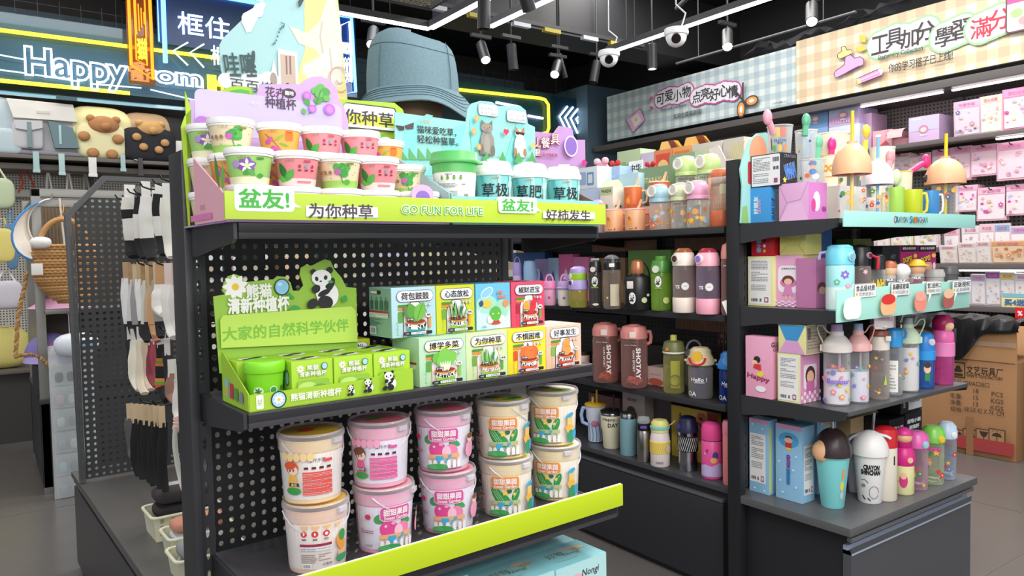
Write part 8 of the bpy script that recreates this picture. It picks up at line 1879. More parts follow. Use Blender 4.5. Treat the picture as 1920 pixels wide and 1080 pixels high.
eb('clear bottle with brown and cream lid and yellow tree print',1648,750,619,36,E3,bottle_parts(clear('ece4e0',.14,.05,'e2d8d4'),mat('e6dcd0',.35),.72),lambda t,R,H: (MB().lathe([(R*1.04,H*.92),(R*1.06,H*.95),(R*.9,H*1.0),(.0004,H*1.0)],mat('8a4a3a',.35),22).build('brown_cap',t),MB().bbox(R*.6,R*1.1,-R*1.1,-R*.8,H*.86,H*.93,mat('ece6dc',.35),.002).build('clasp',t)),lambda a,R,H: (dots(a,R,H,43,['e8a04a','c86a4a','e8c84a','a88aa8'],.1,.62,10,.16),a.poly([(R*.4,H*.22),(R*.55,H*.38),(R*.7,H*.22)],'a8d040')),g=ge3,yp=None)
eb('clear bottle with bright blue lid between the brown-lidded and pale green one',1675,742,614,32,E3,bottle_parts(clear('e8eef2',.14,.05,'e2e6ea'),mat('2f9ae0',.35),.72),lambda t,R,H: cup_handle(t,R,H*.84,H*.97,R*.3,mat('3a8ad8',.35)),lambda a,R,H: (a.rect(-R*.6,H*.05,R*.5,H*.52,'eceae6'),a.lines(-R*.5,H*.1,R*.3,H*.48,8,'a8a8aa'),a.ell(R*.7,H*.3,R*.15,R*.15,'f0b040')),g=ge3,yp=None)
shaker('bottle with pale green lid, grey spout and green handle, dark straw on top',1702,736,595,38,'aab4b0','cfe3c8','b9d8b4',side=1,seed=44,paper=('e6e8e4',.6))
eb('blue bottle with white clasp button',1733,729,622,34,E3,bottle_parts(clear('3f7ad0',.35,.05,'8ab0e8'),mat('2a86d8',.35),.62),lambda t,R,H: (button(t,R,H*.83,.75,mat('e8eaf0',.35),mat('c9ccd4',.35),.36),MB().tube([(R*.7*math.cos(q),-R*.5+R*.3*math.sin(q),H*(.1+.04*q)) for q in [i*.7 for i in range(12)]],R*.1,mat('8ac0f0',.4),6,flat=.4).build('coiled_strap',t),MB().lathe([(R*1.02,H*.50),(R*1.08,H*.51),(R*1.08,H*.66),(R*1.02,H*.67)],mat('2f9ae4',.35),22).build('band',t)),lambda a,R,H: (a.ell(R*.3,H*.36,R*.35,H*.09,'f0c4a4'),a.ell(R*.3,H*.42,R*.35,H*.05,'3a3030'),a.rrect(R*.05,H*.14,R*.55,H*.28,'2f8a4a',.004)),g=ge3,yp=None)
eb('magenta and pink bottle with a rounded figure-shaped lid, right end of the third level',1767,722,590,38,E3,[('bottle_body',[(0,0),(.92,0),(1,.03),(1,.42)],clear('d858a8',.4,.05,'e8a0cc')),('pink_band',[(1.0,.40),(1.08,.41),(1.08,.60),(1.0,.61)],mat('ea86bc',.35)),('lid',[(1.0,.60),(1.04,.62),(1.0,.74),(.8,.78)],mat('e86aae',.35)),('round_top',[(.7,.76),(.95,.82),(.95,.92),(.6,.99),(0,1)],mat('b01f5a',.35))],lambda t,R,H: (MB().ball((R*.35,-R*.45,H*.84),R*.62,mat('ecc4a0',.45),16,10,(1,.8,.85)).build('peach_front',t),MB().tube([(R*.8*math.cos(q),R*.8*math.sin(q)*.9,H*(.08+.035*q)) for q in [i*.8 for i in range(10)]],R*.12,mat('c03a90',.4),6,flat=.4).build('coiled_strap',t),MB().bbox(R*.9,R*1.15,-.01,.01,H*.6,H*.8,mat('2a2a2c',.4),.002).build('black_clip',t)),None,g=ge3,yp=None)

# ---------------- deck
E4 = .4505;ge4 = 'tumblers and bottles on the deck of the end rack'
blu = mat('93c4e6',.42)
def star_box(lab,pa,pb,pyt,y0,d,kind,fn=lbox):
    t = fn(lab,pa,pb,pyt,E4,y0,d,blu,(lambda a,w,h: (label_sheet(a,w*.04,h*.14,w*.84,h*.80),[a.flower(w*q,h*r_,w*.06,5,'e6f2fa',None) for q,r_ in ((.2,.92),(.7,.88),(.3,.06),(.8,.05))])) if kind == 0 else (lambda a,w,h: (a.ell(w*.5,h*.80,w*.38,h*.10,'4fa6d8'),a.ell(w*.5,h*.82,w*.14,h*.035,'33262a'),a.ell(w*.5,h*.80,w*.16,h*.035,'ecc0a4'),a.rect(w*.38,h*.70,w*.62,h*.765,'c8383a'),a.rect(w*.40,h*.67,w*.60,h*.70,'ecd040'),a.text('CRAYON',w*.5,h*.52,w*.12,'8a3a9a',.08,h*.17,rot=-PI/2),a.text('SHINCHAN',w*.5,h*.32,w*.12,'2a7ab8',.08,h*.2,rot=-PI/2),[a.flower(w*q,h*r_,w*.05,5,'e6f2fa',None) for q,r_ in ((.15,.5),(.8,.6),(.2,.25),(.8,.2),(.3,.1),(.7,.42))]))
    )
    h = [c for c in t.children if c.name.startswith('carton_body')][0];W = max(v.co.x for v in h.data.vertices);H = max(v.co.z for v in h.data.vertices)
    a = Art();a.rect(.001,H-.016,W-.001,H-.001,'dd9ac0');a.emit(t,on_front(-.0006),'pink_edge')
    a = Art();label_sheet(a,.01,H*.1,d-.01,H*.75) if kind else a.rect(.001,.01,d*.3,H*.9,'c9d88a');a.emit(t,on_right(W),'side_label')
    return t
star_box('tall sky blue star box with product label, leftmost on the deck',1403,1440,782,2.455,.055,0)
star_box('tall sky blue star box with vertical coloured lettering',1453,1503,792,2.465,.08,1)
star_box('sky blue star box half hidden behind the aqua tumbler',1532,1568,786,1.66,.10,0,ybox)
def tumbler(lab,px,pyb,pyt,w,body,dome,ar,ex=None,hb=.66,bot=.70,group=ge4):
    def ex2(t,R,H):
        MB().ball((0,0,H*hb),R*1.12,dome,28,16,(1,1,H*(1-hb)/(R*1.12)),-.1,1).build('dome_lid',t)
        if ex: ex(t,R,H)
    vessel('tumbler',lab,'tumbler',px,pyb,pyt,w,E4,[('tumbler_body',[(0,0),(bot-.04,0),(bot,.015),(1,hb-.01),(1.0,hb)],body)],ex2,ar,group)
tumbler('aqua blue tumbler with dark brown and peach dome lid and steel straw',1561,958,802,60,mat('7fd0d2',.4),mat('3a2a2c',.35),lambda a,R,H: (a.ell(R*.75,H*.45,R*.12,H*.07,'e89a6a'),a.ell(R*.7,H*.3,R*.16,H*.06,'ecd84a'),a.ell(R*.72,H*.18,R*.14,H*.05,'d8c8d0')),
        lambda t,R,H: (MB().ball((-R*.55,-R*.55,H*.72),R*.62,mat('eeb98c',.45),18,12,(1,.8,1.15)).build('peach_patch',t),straw(t,0,0,H*.9,H*1.10,R*.12,CHROME,0),MB().tube([(-R*.1,0,H*1.02),(-R*.4,0,H*1.06),(-R*.1,0,H*1.10)],R*.1,mat('d8a03a',.4),6).build('gold_clip',t)),hb=.69,bot=.68)
tumbler('white tumbler with black bold lettering and plain white dome lid',1631,948,806,58,mat('eceae8',.42),mat('f0eeec',.4),lambda a,R,H: (a.text('CRAYON',R*.1,H*.52,H*.065,'1c1c1e',.06,R*1.0),a.text('SHINCHAN',R*.05,H*.45,H*.065,'1c1c1e',.06,R*1.25),a.line([(-R*.6,H*.33),(-R*.35,H*.35),(-R*.1,H*.30)],R*.04,'4a4a4c'),a.ell(-R*.45,H*.26,R*.16,H*.025,'8a8684'),a.ell(-R*.5,H*.27,R*.05,H*.012,'d85a4a'),a.line([(R*.3+R*.35*math.cos(q),H*.17+H*.09*math.sin(q)) for q in [i*.6 for i in range(11)]],R*.03,'4a4a4c'),a.poly([(-R*.6,H*.12),(-R*.5,H*.12),(-R*.3,H*.06),(-R*.4,H*.06)],'1c1c1e'),a.poly([(-R*.2,H*.09),(-R*.1,H*.09),(R*.1,H*.05),(0,H*.05)],'1c1c1e')),
        lambda t,R,H: (straw(t,R*.15,0,H*.95,H*1.25,R*.09,CHROME,R*.1),MB().tube([(-R*.5,0,H*.95),(-R*.95,0,H*.90),(-R*1.25,0,H*.84)],R*.22,mat('dcdae0',.4),8,flat=.45).build('side_flap',t),MB().tube([(R*.5,0,H*.95),(R*.95,0,H*.93),(R*1.2,0,H*.90)],R*.2,mat('f0eeec',.4),8,flat=.45).build('side_flap',t)),hb=.70,bot=.72)
tumbler('grey-white tumbler mostly hidden between the aqua and the lettered tumbler',1604,926,812,34,mat('b9b6b8',.4),mat('8f8c92',.4),None,None)
eb('cream bottle with glossy red lid behind the white tumbler',1660,941,799,40,E4,[('bottle_body',[(0,0),(.93,0),(1,.02),(1,.72),(.98,.73)],mat('e4dccb',.4)),('lid',[(.97,.72),(1.03,.73),(1.03,.92),(.95,.97),(.5,1),(0,1)],mat('d2252f',.3))],None,lambda a,R,H: a.rect(R*.75,H*.5,R*.9,H*.62,'2a2424'),g=ge4,yp=None,name='thermos_flask')
eb('cream bottle with magenta collar and figure-shaped magenta lid',1694,929,800,36,E4,[('bottle_body',[(0,0),(.92,0),(1,.02),(1,.42),(.98,.44)],mat('e8e2a8',.4)),('magenta_collar',[(.98,.43),(1.08,.46),(1.1,.56),(.95,.66),(.7,.70)],mat('d62a86',.35)),('neck',[(.7,.69),(.78,.72),(.78,.80)],mat('c81f78',.35))],
   lambda t,R,H: (MB().ball((0,-R*.1,H*.84),R*.82,mat('eab48c',.45),18,12,(1,1,.8)).build('peach_ball',t),MB().ball((0,0,H*.89),R*.86,mat('d8388c',.4),18,10,(1,1,.85),.0,1).build('magenta_cap',t),button(t,R,H*.53,.6,mat('e8c09a',.4),None,.3)),lambda a,R,H: (a.ell(0,H*.22,R*.4,H*.11,'d03a80'),a.ell(0,H*.29,R*.3,H*.05,'ecc0a0'),a.flower(-R*.6,H*.2,R*.15,5,'d86aa0',None)),g=ge4,yp=None)
def clip_bottle(lab,px,pyb,pyt,w,lidc,btn,tint,seed,word=None):
    eb(lab,px,pyb,pyt,w,E4,[('bottle_body',[(0,.003),(.93,0),(.98,.03),(.97,.2),(1,.5),(1,.68),(.95,.72)],clear(tint,.15,.05,tint)),('lid',[(.97,.71),(1.08,.73),(1.08,.86),(1.0,.88),(.95,.94),(.6,1),(0,1)],mat(lidc,.3))],lambda t,R,H: (button(t,R,H*.80,.75,mat(btn,.3),mat(btn,.35),.36),MB().tube([(R*.6*math.cos(q),R*.6*math.sin(q),H*(.05+.01*q)) for q in [i*.8 for i in range(9)]],R*.12,mat('e9e6de',.4),6,flat=.4).build('coiled_strap',t)),
       lambda a,R,H: (dots(a,R,H,seed,['d8403a','e8b84a','3a9a4a','3f7fc0','ecb090'],.08,.6,9,.22),a.text(word,0,H*.62,H*.07,'e04a9a',.05,R*1.4) if word else None),g=ge4,yp=None)
clip_bottle('clear pink-tinted bottle with pink lid and pale blue clasp',1719,920,808,38,'e064b0','a0d0dc','f2d4e2',61);clip_bottle('clear bottle with green lid and yellow square clasp',1749,910,798,38,'7cc850','ecc83a','e6efd6',62,'WOW');clip_bottle('clear bottle with pale blue lid and white clasp, at the right end',1775,900,791,32,'b9d0e4','eceef0','d6e0ec',63)
# cartons at the back of the deck
tb_ = ybox('beige box with a row of small coloured squares at the back of the deck',1595,1665,786,E4,1.72,.12,mat('cdb287',.5),lambda a,w,h: [a.rect(w*(.35+.09*i),h*.62,w*(.42+.09*i),h*.72,('d8443a','e0a03a','4a9a5a','4a7ac0','a04a9a','d8443a')[i]) for i in range(6)])
bl1 = ybox('black box with white characters at the back of the deck, lower left',1668,1697,788,E4,1.61,.12,mat('17181c',.4),lambda a,w,h: (a.text('蜡笔小新',w*.5,h*.82,h*.07,'e8e8ea',.05,w*.8),a.text('乐玩杯',w*.5,h*.7,h*.07,'e8e8ea',.05,w*.6)),group='black boxes at the back of the deck')
bl2 = ybox('black box with white characters at the back of the deck, lower right',1699,1730,776,E4,1.61,.12,mat('17181c',.4),lambda a,w,h: (a.text('蜡笔小新',w*.5,h*.85,h*.07,'e8e8ea',.05,w*.8),a.text('玻璃杯',w*.5,h*.74,h*.07,'e8e8ea',.05,w*.6)),group='black boxes at the back of the deck')
ybox('black box lying on the two lettered ones, white label on its front',1690,1730,737,otop(bl2),1.615,.12,mat('17181c',.4),lambda a,w,h: (a.rect(w*.35,h*.1,w*.98,h*.95,'dcdce0'),a.lines(w*.4,h*.4,w*.9,h*.9,4,'8a8a90'),a.text('KAWAII',w*.15,h*.5,w*.1,'e8c0d0',.03,h*.5,rot=PI/2)),group='black boxes at the back of the deck',h=.10)

# ================================================================ right wall: banners, shelves, stationery, cardboard box
ban1 = thing('wall_banner','pale blue checked banner with pink-outlined characters above the right wall shelves','banner',(0,0,0))
XB = 6.0
BX = lambda px,py,x=XB: (-atx(px,py,x).y,atx(px,py,x).z)      # u grows to the right as seen
def prismx(u0,v0,u1,v1,v0b,v1b,x,m): pass
G1_ = gingham('dae2de','bccbcf','a9bcc4',.058);G2_ = gingham('e4dac6','d6c4a4','cab496',.072)
b = MB();b.box(XB,XB+.03,4.02,6.49,2.700,3.212,G1_);b.build('board',ban1)
b = MB()
a = Art()
def cloud(a,pts,r,c1,c2,w_):
    for u,v in pts: a.ell(u,v,r+w_,r+w_,c1,n=16);a.n -= .75
    a.n += 1
    for u,v in pts: a.ell(u,v,r,r,c2,n=16);a.n -= .75
    a.n += 1
def bantext(a,s,pxa,pya,pxb,pyb,h,c,outc,x,bold=.03):
    ua,va = BX(pxa,pya,x);ub,vb = BX(pxb,pyb,x);n = len(s)
    ps = [(lerp(ua,ub,(i+.5)/n),lerp(va,vb,(i+.5)/n)+(.012 if i % 2 else -.012)*h/.15) for i in range(n)]
    if outc: cloud(a,ps+[((ps[i][0]+ps[i+1][0])/2,(ps[i][1]+ps[i+1][1])/2) for i in range(n-1)],h*.64,outc,'eceaf2',h*.10)
    for ch,q in zip(s,ps): a.text(ch,q[0],q[1],h*.86,c if isinstance(c,str) else c[s.index(ch)],bold,h*.84)
bantext(a,'可爱小物',1231,186,1297,172,.135,'3a3a3e','c9559c',XB,.014)
bantext(a,'点亮好心情',1300,182,1386,168,.135,'3a3a3e','c9559c',XB,.014)
a.text('Memo pad / cardholder',*BX(1266,202),.035,'4a4a4e',.015,BX(1291,199)[0]-BX(1241,205)[0],rot=.0)
a.text('实用也要高颜值!',*BX(1292,214),.055,'4a4a4e',.01,BX(1318,210)[0]-BX(1265,219)[0])
# notebook doodle, petals and scissors
u,v = BX(1196,225);a.poly([(u-.16,v+.02),(u+.06,v+.12),(u+.14,v-.02),(u-.05,v-.14)],'7d5a8a');a.poly([(u-.15,v+.02),(u+.06,v+.11),(u+.13,v-.02),(u-.05,v-.13)],'e9b9dc');a.poly([(u-.08,v+.02),(u+.03,v+.07),(u+.08,v-.02),(u-.02,v-.08)],'f6ecf2');a.ell(u,v,.025,.02,'e8d86a')
u,v = BX(1221,190);a.leaf(u,v,.07,.035,.7,'d9609c');u,v = BX(1221,202);a.leaf(u,v,.07,.035,-.3,'d9609c')
u,v = BX(1397,181);a.line([(u-.10,v+.08),(u+.05,v-.10)],.02,'4a4444');a.line([(u+.0,v+.13),(u,v-.12)],.02,'4a4444');a.ell(u+.10,v-.06,.075,.05,'4a4444');a.ell(u+.10,v-.06,.06,.038,'ec9a4e');a.ell(u-.02,v-.12,.05,.08,'4a4444');a.ell(u-.02,v-.12,.038,.065,'ec9a4e');a.ell(u-.02,v-.12,.018,.035,'dde8e2');a.ell(u+.10,v-.06,.03,.018,'dde8e2')
a.text('小程序商城',*BX(1461,194),.02,'5a5a5e',.0);a.text('扫码关注',*BX(1474,192),.02,'5a5a5e',.0)
a.emit(ban1,lambda u,v,l: (XB-l,-u,v),'printed_lettering',eps=.0008)
XB2 = 5.96
ban2 = thing('wall_banner','beige checked banner with green-outlined black and red characters, upper right corner','banner',(0,0,0))
yl = -BX(1493,140,XB2)[0]
MB().box(XB2,XB2+.03,1.2,yl,2.69,3.24,G2_).build('board',ban2)
a = Art();B2 = lambda px,py: BX(px,py,XB2)
ca = '3a3436'
bantext(a,'工具加分',1637,84,1751,58,.165,ca,'9cc89a',XB2,.016)
bantext(a,'學習',1757,70,1823,54,.165,ca,'9cc89a',XB2,.016)
bantext(a,'滿分',1824,54,1896,36,.165,'d9354c','9cc89a',XB2,.016)
a.text('Stationery Collection',*B2(1690,101),.045,'3a3a3e',.02,B2(1732,92)[0]-B2(1648,110)[0])
a.text('你的学习搭子已上线!',*B2(1727,117),.07,'3f352c',.015,B2(1788,105)[0]-B2(1668,130)[0])
u,v = B2(1626,80);a.leaf(u,v,.09,.05,2.2,'ecc04a');u,v = B2(1628,92);a.leaf(u,v,.10,.05,2.9,'ecc04a')
def blob(a,pts,c,oc='4a3550',w=.006):
    a.poly(pts,c);a.line(pts+[pts[0]],w,oc)
blob(a,[B2(*q) for q in ((1567,140),(1571,147),(1622,122),(1623,112),(1616,107),(1606,110),(1598,103),(1588,106),(1587,122),(1570,134))],'e2a6e0')
blob(a,[B2(*q) for q in ((1574,108),(1578,112),(1602,101),(1600,94),(1592,95),(1588,88),(1581,89),(1582,98),(1575,101))],'ead98a')
a.line([B2(1592,136),B2(1615,124)],.006,'7a4a8a')
blob(a,[B2(*q) for q in ((1609,149),(1613,159),(1657,142),(1662,130),(1650,131))],'ec9ad0');a.poly([B2(*q) for q in ((1609,149),(1613,159),(1619,156),(1616,147))],'ecd88a');a.poly([B2(*q) for q in ((1650,131),(1657,142),(1662,130))],'ece6e0');a.line([B2(1618,151),B2(1652,137)],.008,'f6dcef')
u,v = B2(1926,22);a.rrect(u-.12,v-.13,u+.08,v+.13,'6a4a5a',.02);a.rrect(u-.11,v-.12,u+.07,v+.12,'ece2d8',.018);a.rect(u-.11,v+.07,u+.07,v+.12,'d85a9a');a.ell(u-.05,v,.04,.03,'a8c88a');a.ell(u,v-.06,.04,.03,'e8a0a0')
a.emit(ban2,lambda u,v,l: (XB2-l,-u,v),'printed_lettering',eps=.0008)
# plastic wrap bundled over the banners
pw_ = thing('plastic_wrap','crumpled clear plastic wrap bundled along the top of the beige banner','plastic sheet',(0,0,0))
rn = random.Random(8);b = MB();L = 26;vs = []
for i in range(L+1):
    q = atx(lerp(1400,1760,i/L),0,6.02)
    yy = q.y;zz = 3.23+.03*math.sin(i*.9)+(.16*max(0,i-12)/14)
    for k in range(5): vs.append((6.0+.05*k+rn.uniform(-.03,.03),yy+rn.uniform(-.03,.03),zz+rn.uniform(0,.10)+.03*math.sin(k*2)))
b.add(vs,[(i*5+k,i*5+k+1,(i+1)*5+k+1,(i+1)*5+k) for i in range(L) for k in range(4)],clear('8a8a90',.12,.08,'b0b0b4'));b.build('crumpled_sheet',pw_)
# shelving along the right wall
sr = thing('shelving_unit','long grey shelving along the right wall with lit shelves of pink stationery','shelving',(0,0,0))
SG = mat('6b6563',.42,.2);XF = 6.0
MB().box(6.50,6.52,.6,6.7,.4,2.62,pegmat('7d7773',.03,'2f2b2a')).build('pegboard',sr)
MB().bbox(5.97,6.5,.6,6.7,2.60,2.66,mat('5b5655',.45),.004).build('canopy',sr)
z23 = 2.225;MB().bbox(XF,6.5,.6,3.70,z23-.035,z23,SG,.004).build('shelf',sr)
MB().bbox(XF+.08,6.5,3.76,6.6,1.93,1.965,SG,.004).build('shelf',sr)
zm = 1.275;MB().bbox(XF-.06,6.5,.6,3.7,zm-.04,zm,SG,.004).build('shelf',sr)
zl = .965;MB().bbox(XF-.08,6.5,.6,3.7,zl-.04,zl,SG,.004).build('shelf',sr)
MB().box(XF-.05,6.5,.6,6.7,0,.55,mat('4b4847',.5)).build('base_cabinet',sr);MB().bbox(XF-.08,6.5,.6,6.7,.55,.58,SG,.003).build('base_deck',sr)
for y in (.9,1.87,2.83,3.73,4.9,6.3): MB().bbox(6.46,6.50,y,y+.05,0,2.62,SG,.004).build('upright',sr)
for (ya,yb,z,x) in ((2.80,3.45,2.592,6.05),(1.3,2.73,2.592,6.05),(1.2,2.42,2.182,6.04),(1.3,3.5,1.228,6.0)):
    MB().box(x,x+.03,ya,yb,z-.012,z,glow('fdf4f6',4)).build('strip_light',sr)
def rbox(lab,pa,pb,pyt,z,x0,d,m,art=None,group='boxes on the upper shelf of the right wall',name='gift_box',h=None):
    ya = atx(pa,400,x0).y;yb = atx(pb,400,x0).y;h = h or atx(pa,pyt,x0).z-z
    t = carton(name,lab,'box',(x0,ya,z+.0004),-PI/2,ya-yb,d,h,m,group)
    if art: a = Art();art(a,ya-yb,h);a.emit(t,on_front(0),'printed_lettering',eps=.0008)
    return t
film = lambda a,w,h: (a.poly([(w*.1,h*.9),(w*.4,h*.86),(w*.45,h*.92),(w*.12,h*.96)],'e3ecf6'),a.ell(w*.5,h*.5,w*.16,h*.16,'c98aa8'),a.ell(w*.5,h*.48,w*.1,h*.09,'ecd0c4'),a.text('好朋友',w*.5,h*.28,h*.08,'e6eef8',.03))
bA = rbox('film-wrapped blue box on the upper shelf, leftmost of the stack',1505,1552,245,z23,6.08,.3,mat('7f9fc6',.3,0,0,200,.3))
bA2 = rbox('blue box on top of the lower wrapped boxes, with a small face emblem',1507,1552,208,otop(bA),6.08,.3,mat('6f95c4',.3,0,0,200,.3),film)
bB = rbox('film-wrapped white box under the pink and blue one',1554,1612,240,z23,6.08,.3,mat('cfd3e4',.3,0,0,200,.3))
rbox('large pink and blue box with city skyline print on the upper shelf',1554,1610,200,otop(bB),6.08,.3,mat('c3b0d8',.3,0,0,200,.3),lambda a,w,h: (a.rect(w*.02,h*.5,w*.98,h*.97,'b4c0dc'),[a.rect(w*(.05+.09*i),h*.12,w*(.10+.09*i),h*(.3+.2*((i*7) % 3)/2),'dba4cc') for i in range(10)],film(a,w,h)))
rbox('pink mauve box behind the skyline box',1613,1634,215,z23,6.16,.25,mat('c9a6c8',.35))
rbox('pink open-topped box with small line drawings',1636,1672,247,z23,6.10,.28,mat('dca2ac',.45),lambda a,w,h: (a.ell(w*.3,h*.72,w*.16,h*.08,'f2e2e4'),a.rect(w*.7,h*.65,w*.85,h*.9,'b0606c'),a.rect(w*.72,h*.68,w*.83,h*.87,'e8bcc2'),a.poly([(w*.4,h*.15),(w*.7,h*.4),(w*.9,h*.15)],'c04a50')))
t = rbox('pink box with an open curling lid next to the line-drawing box',1674,1702,262,z23,6.12,.25,mat('c08890',.45))
bx_ = [c for c in t.children if c.name.startswith('carton_body')][0];W_ = max(v.co.x for v in bx_.data.vertices);Hb = max(v.co.z for v in bx_.data.vertices)
n = 8;MB().add([(q,.0-.10*math.sin(i/n*1.5),Hb+.08-.08*(i/n)**2) for i in range(n+1) for q in (0,W_)],[(2*i,2*i+1,2*i+3,2*i+2) for i in range(n)],mat('e8b4b4',.45),True).build('curled_lid',t)
rbox('large pink and lilac box standing alone on the upper shelf',1703,1760,222,z23,6.08,.3,mat('d3b4da',.3,0,0,200,.3),lambda a,w,h: (a.rect(w*.02,h*.45,w*.98,h*.97,'c6bfe0'),film(a,w,h)))
# big activity packs leaning on the upper shelf
def pack(lab,pa,pb,pyt,pyb,x0,cols,group,d=.03,lean=0,thick=1,cat='stationery pack',hook=False,z=None,seed=0,wordc='d880a8'):
    pa -= 1;pb += 5 if hook else 1
    ya = atx(pa,400,x0).y;yb = atx(pb,400,x0).y;w_ = ya-yb;z1 = atx(pa,pyt-(3 if hook else 0),x0).z;z0 = z if z is not None else atx(pa,pyb,x0).z;h = z1-z0
    t = thing('sticker_pack',lab,cat,(x0,ya,z0),-PI/2,group)
    for k in range(thick):
        b = MB().bbox(0,w_,k*d*1.25,k*d*1.25+d,0,h,mat(cols[0],.35,0,0,200,.4),.002);b.xf(Matrix.Rotation(-lean,4,'X'));b.build('card_body',t)
    a = Art();rn = random.Random(seed*7+int(pa))
    a.rect(w_*.05,h*.80,w_*.95,h*.96,cols[1]);a.text(('趣味贴纸','可爱手帐','甜心收藏','梦幻乐园')[seed % 4],w_*.5,h*.88,h*.09,wordc,.03,w_*.6)
    a.rrect(w_*.06,h*.05,w_*.94,h*.77,cols[2],w_*.04)
    for i in range(12):
        u,v,r = w_*rn.uniform(.14,.86),h*rn.uniform(.12,.7),w_*rn.uniform(.03,.085);c = cols[3+i % (len(cols)-3)]
        (a.ell(u,v,r,r*.8,c,n=12) if i % 3 == 0 else a.flower(u,v,r*1.2,5,c,'f6ead0',.8) if i % 3 == 1 else a.rrect(u-r,v-r*.6,u+r,v+r*.6,c))
    R4 = Matrix.Rotation(-lean,4,'X')
    a.emit(t,lambda u,v,l: tuple(R4 @ Vector((u,-l,v))),'printed_lettering',eps=.0008)
    if hook:
        MB().tube([(w_*.5,-.05,h*.97),(w_*.5,-.03,h*.93),(w_*.5,.0,h*.93),(w_*.5,6.5-x0,h*.93)],.005,mat('2a2a2c',.4),6).build('hook',t)
    return t
PKC = ['e6b8c8','e2a0bc','ecd4dc','d89ab4','b9a8d0','e8c4a8','c0c8e0','d8a8b8','e6dcc0']
gq = 'large stationery packs on the upper right shelf'
pack('large white and lilac stationery pack with dark drawing, leftmost on the lit upper shelf',1789,1838,193,250,6.06,['d8b8cc','d4b4d4','e2ccd8','6f76a8','b0a8c8','e0c4b0','c99aa8'],gq,.05,-.06,z=z23+.001,seed=1)
pack('cream stationery pack with a round emblem, middle of the lit upper shelf',1838,1878,183,243,6.06,['e8dcc8','e6d4bc','eee6d8','d8b890','e8c8b0','d8a8a8','c8b8c8'],gq,.05,-.06,z=z23+.001,seed=2)
pack('bright pink stationery pack cut by the right edge of the picture',1880,1935,170,236,6.05,['ec8ab8','f0a0c8','f4dce6','e86aa4','f0b8d0','a8c0e0','f0dca0'],gq,.05,-.06,z=z23+.001,seed=3)
g5 = 'pink stationery packs hanging in the upper row'
for i,(pa,pb,t0,t1) in enumerate(((1668,1703,294,322),(1705,1740,293,322),(1748,1778,285,340),(1782,1816,280,340),(1820,1866,277,332),(1869,1920,272,340))):
    pack(('cream rounded sticker pack behind the magenta spoon','second cream sticker pack behind the magenta spoon','pale pink pack partly behind the right peach dome lid','pale pink pack, fourth in the upper hanging row','shiny pink pack with a violet glare, fifth in the upper hanging row','pink pack with heart-shaped glasses at the right end of the upper hanging row')[i],pa,pb,t0,t1,6.22-.02*i,([PKC[8]]+PKC[1:]) if i < 2 else ['e6b4c6','e29ab8','eccad6','e0a0b8','c8a0d8','f0d8c0','d890b0'],g5,.025,0,3,hook=True,seed=i)
g6 = 'pink stationery packs hanging in the lower row'
for i,(pa,pb,t0,t1) in enumerate(((1792,1828,352,398),(1832,1882,356,415),(1885,1930,350,405))):
    pack(('bundle of pale pink cards at the left of the lower hanging row','white pack with magenta glasses in the middle of the lower hanging row','pale cream and pink pack at the right of the lower hanging row')[i],pa,pb,t0,t1,6.16,['e4b8c8','e8b4cc','eed8e0','d8489a','a8c8e8','e8a8bc','e0b8a0','f0d8a8'],g6,.025,0,4 if i == 0 else 2,hook=True,seed=i+2)
g7 = 'sticker sheets standing in tiers on the middle shelf'
for i,(pa,pb,t0) in enumerate(((1765,1796,460),(1800,1832,455),(1834,1860,452),(1862,1925,452))):
    pack(('white sticker sheet pack in the front tier, leftmost','off-white sticker sheet pack in the front tier, second','white sticker sheet pack in the front tier, third','peach spotted sticker pack in the front tier at the right edge')[i],pa,pb,t0,495,6.00,['e8dcd8','e2ccd0','ece2dc','e0c8a0','d8b8b0','c0c8d8'] if i < 3 else ['e8b890','e0a878','ecd0b0','d89060','e0a070','c88050'],g7,.02,-.2,z=zm+.001,seed=i)
for i,(pa,pb,t0) in enumerate(((1773,1800,428),(1806,1838,424),(1840,1866,420),(1868,1896,419),(1898,1930,424))):
    pack(('patterned sticker pack in the rear tier behind the leftmost sheet','black-dotted sticker pack in the rear tier, second','grey and pink sticker pack in the rear tier, middle','blue and white sticker pack in the rear tier','pink and blue sticker pack in the rear tier at the right edge')[i],pa,pb,t0,495,6.20,['e6ccd4',('e8b8c4','dcdcdc','e8c8d0','7fb8dc','b8a8d8')[i],'f0eaea',('e08aa8','6a6a70','c890a8','5fa0cc','8a90c8')[i],'e8c8a8','c8a8c8'],'sticker packs in the rear tier of the middle shelf',.02,-.08,z=zm+.001,seed=i+1)
g8 = 'silvery sticker bags on the lower shelf'
for i,(pa,pb,t0) in enumerate(((1795,1822,520),(1824,1850,514),(1852,1878,508),(1880,1905,510),(1907,1935,512))):
    pack(('silvery bag of small stickers, leftmost on the lower shelf','silvery bag with lilac stickers, second on the lower shelf','purple-topped sticker bag in the middle of the lower shelf','yellow and clear sticker bag on the lower shelf','pale clear sticker bag at the right edge of the lower shelf')[i],pa,pb,t0,570,6.02,['d3ced6',('c8c4d0','b8a8c8','9a5aa8','dccf5a','d0d4dc')[i],'e2dee2','b8b0c0','d8a890','a8b0c0','e0c0a8'],g8,.03,-.1,z=zl+.001,seed=i)
t = thing('price_board','small yellow and blue price board with large numbers near the right edge','sign',(5.94,atx(1878,565,5.94).y,zl+.001),-PI/2);MB().bbox(0,.19,0,.006,0,.10,mat('eadf9a',.5),.001).build('board',t)
a = Art();a.rect(.002,.07,.188,.098,'7fb8d0');a.text('买4送2',.095,.035,.045,'3f6fa8',.04,.15);a.emit(t,on_front(0),'printed_lettering',eps=.0008)
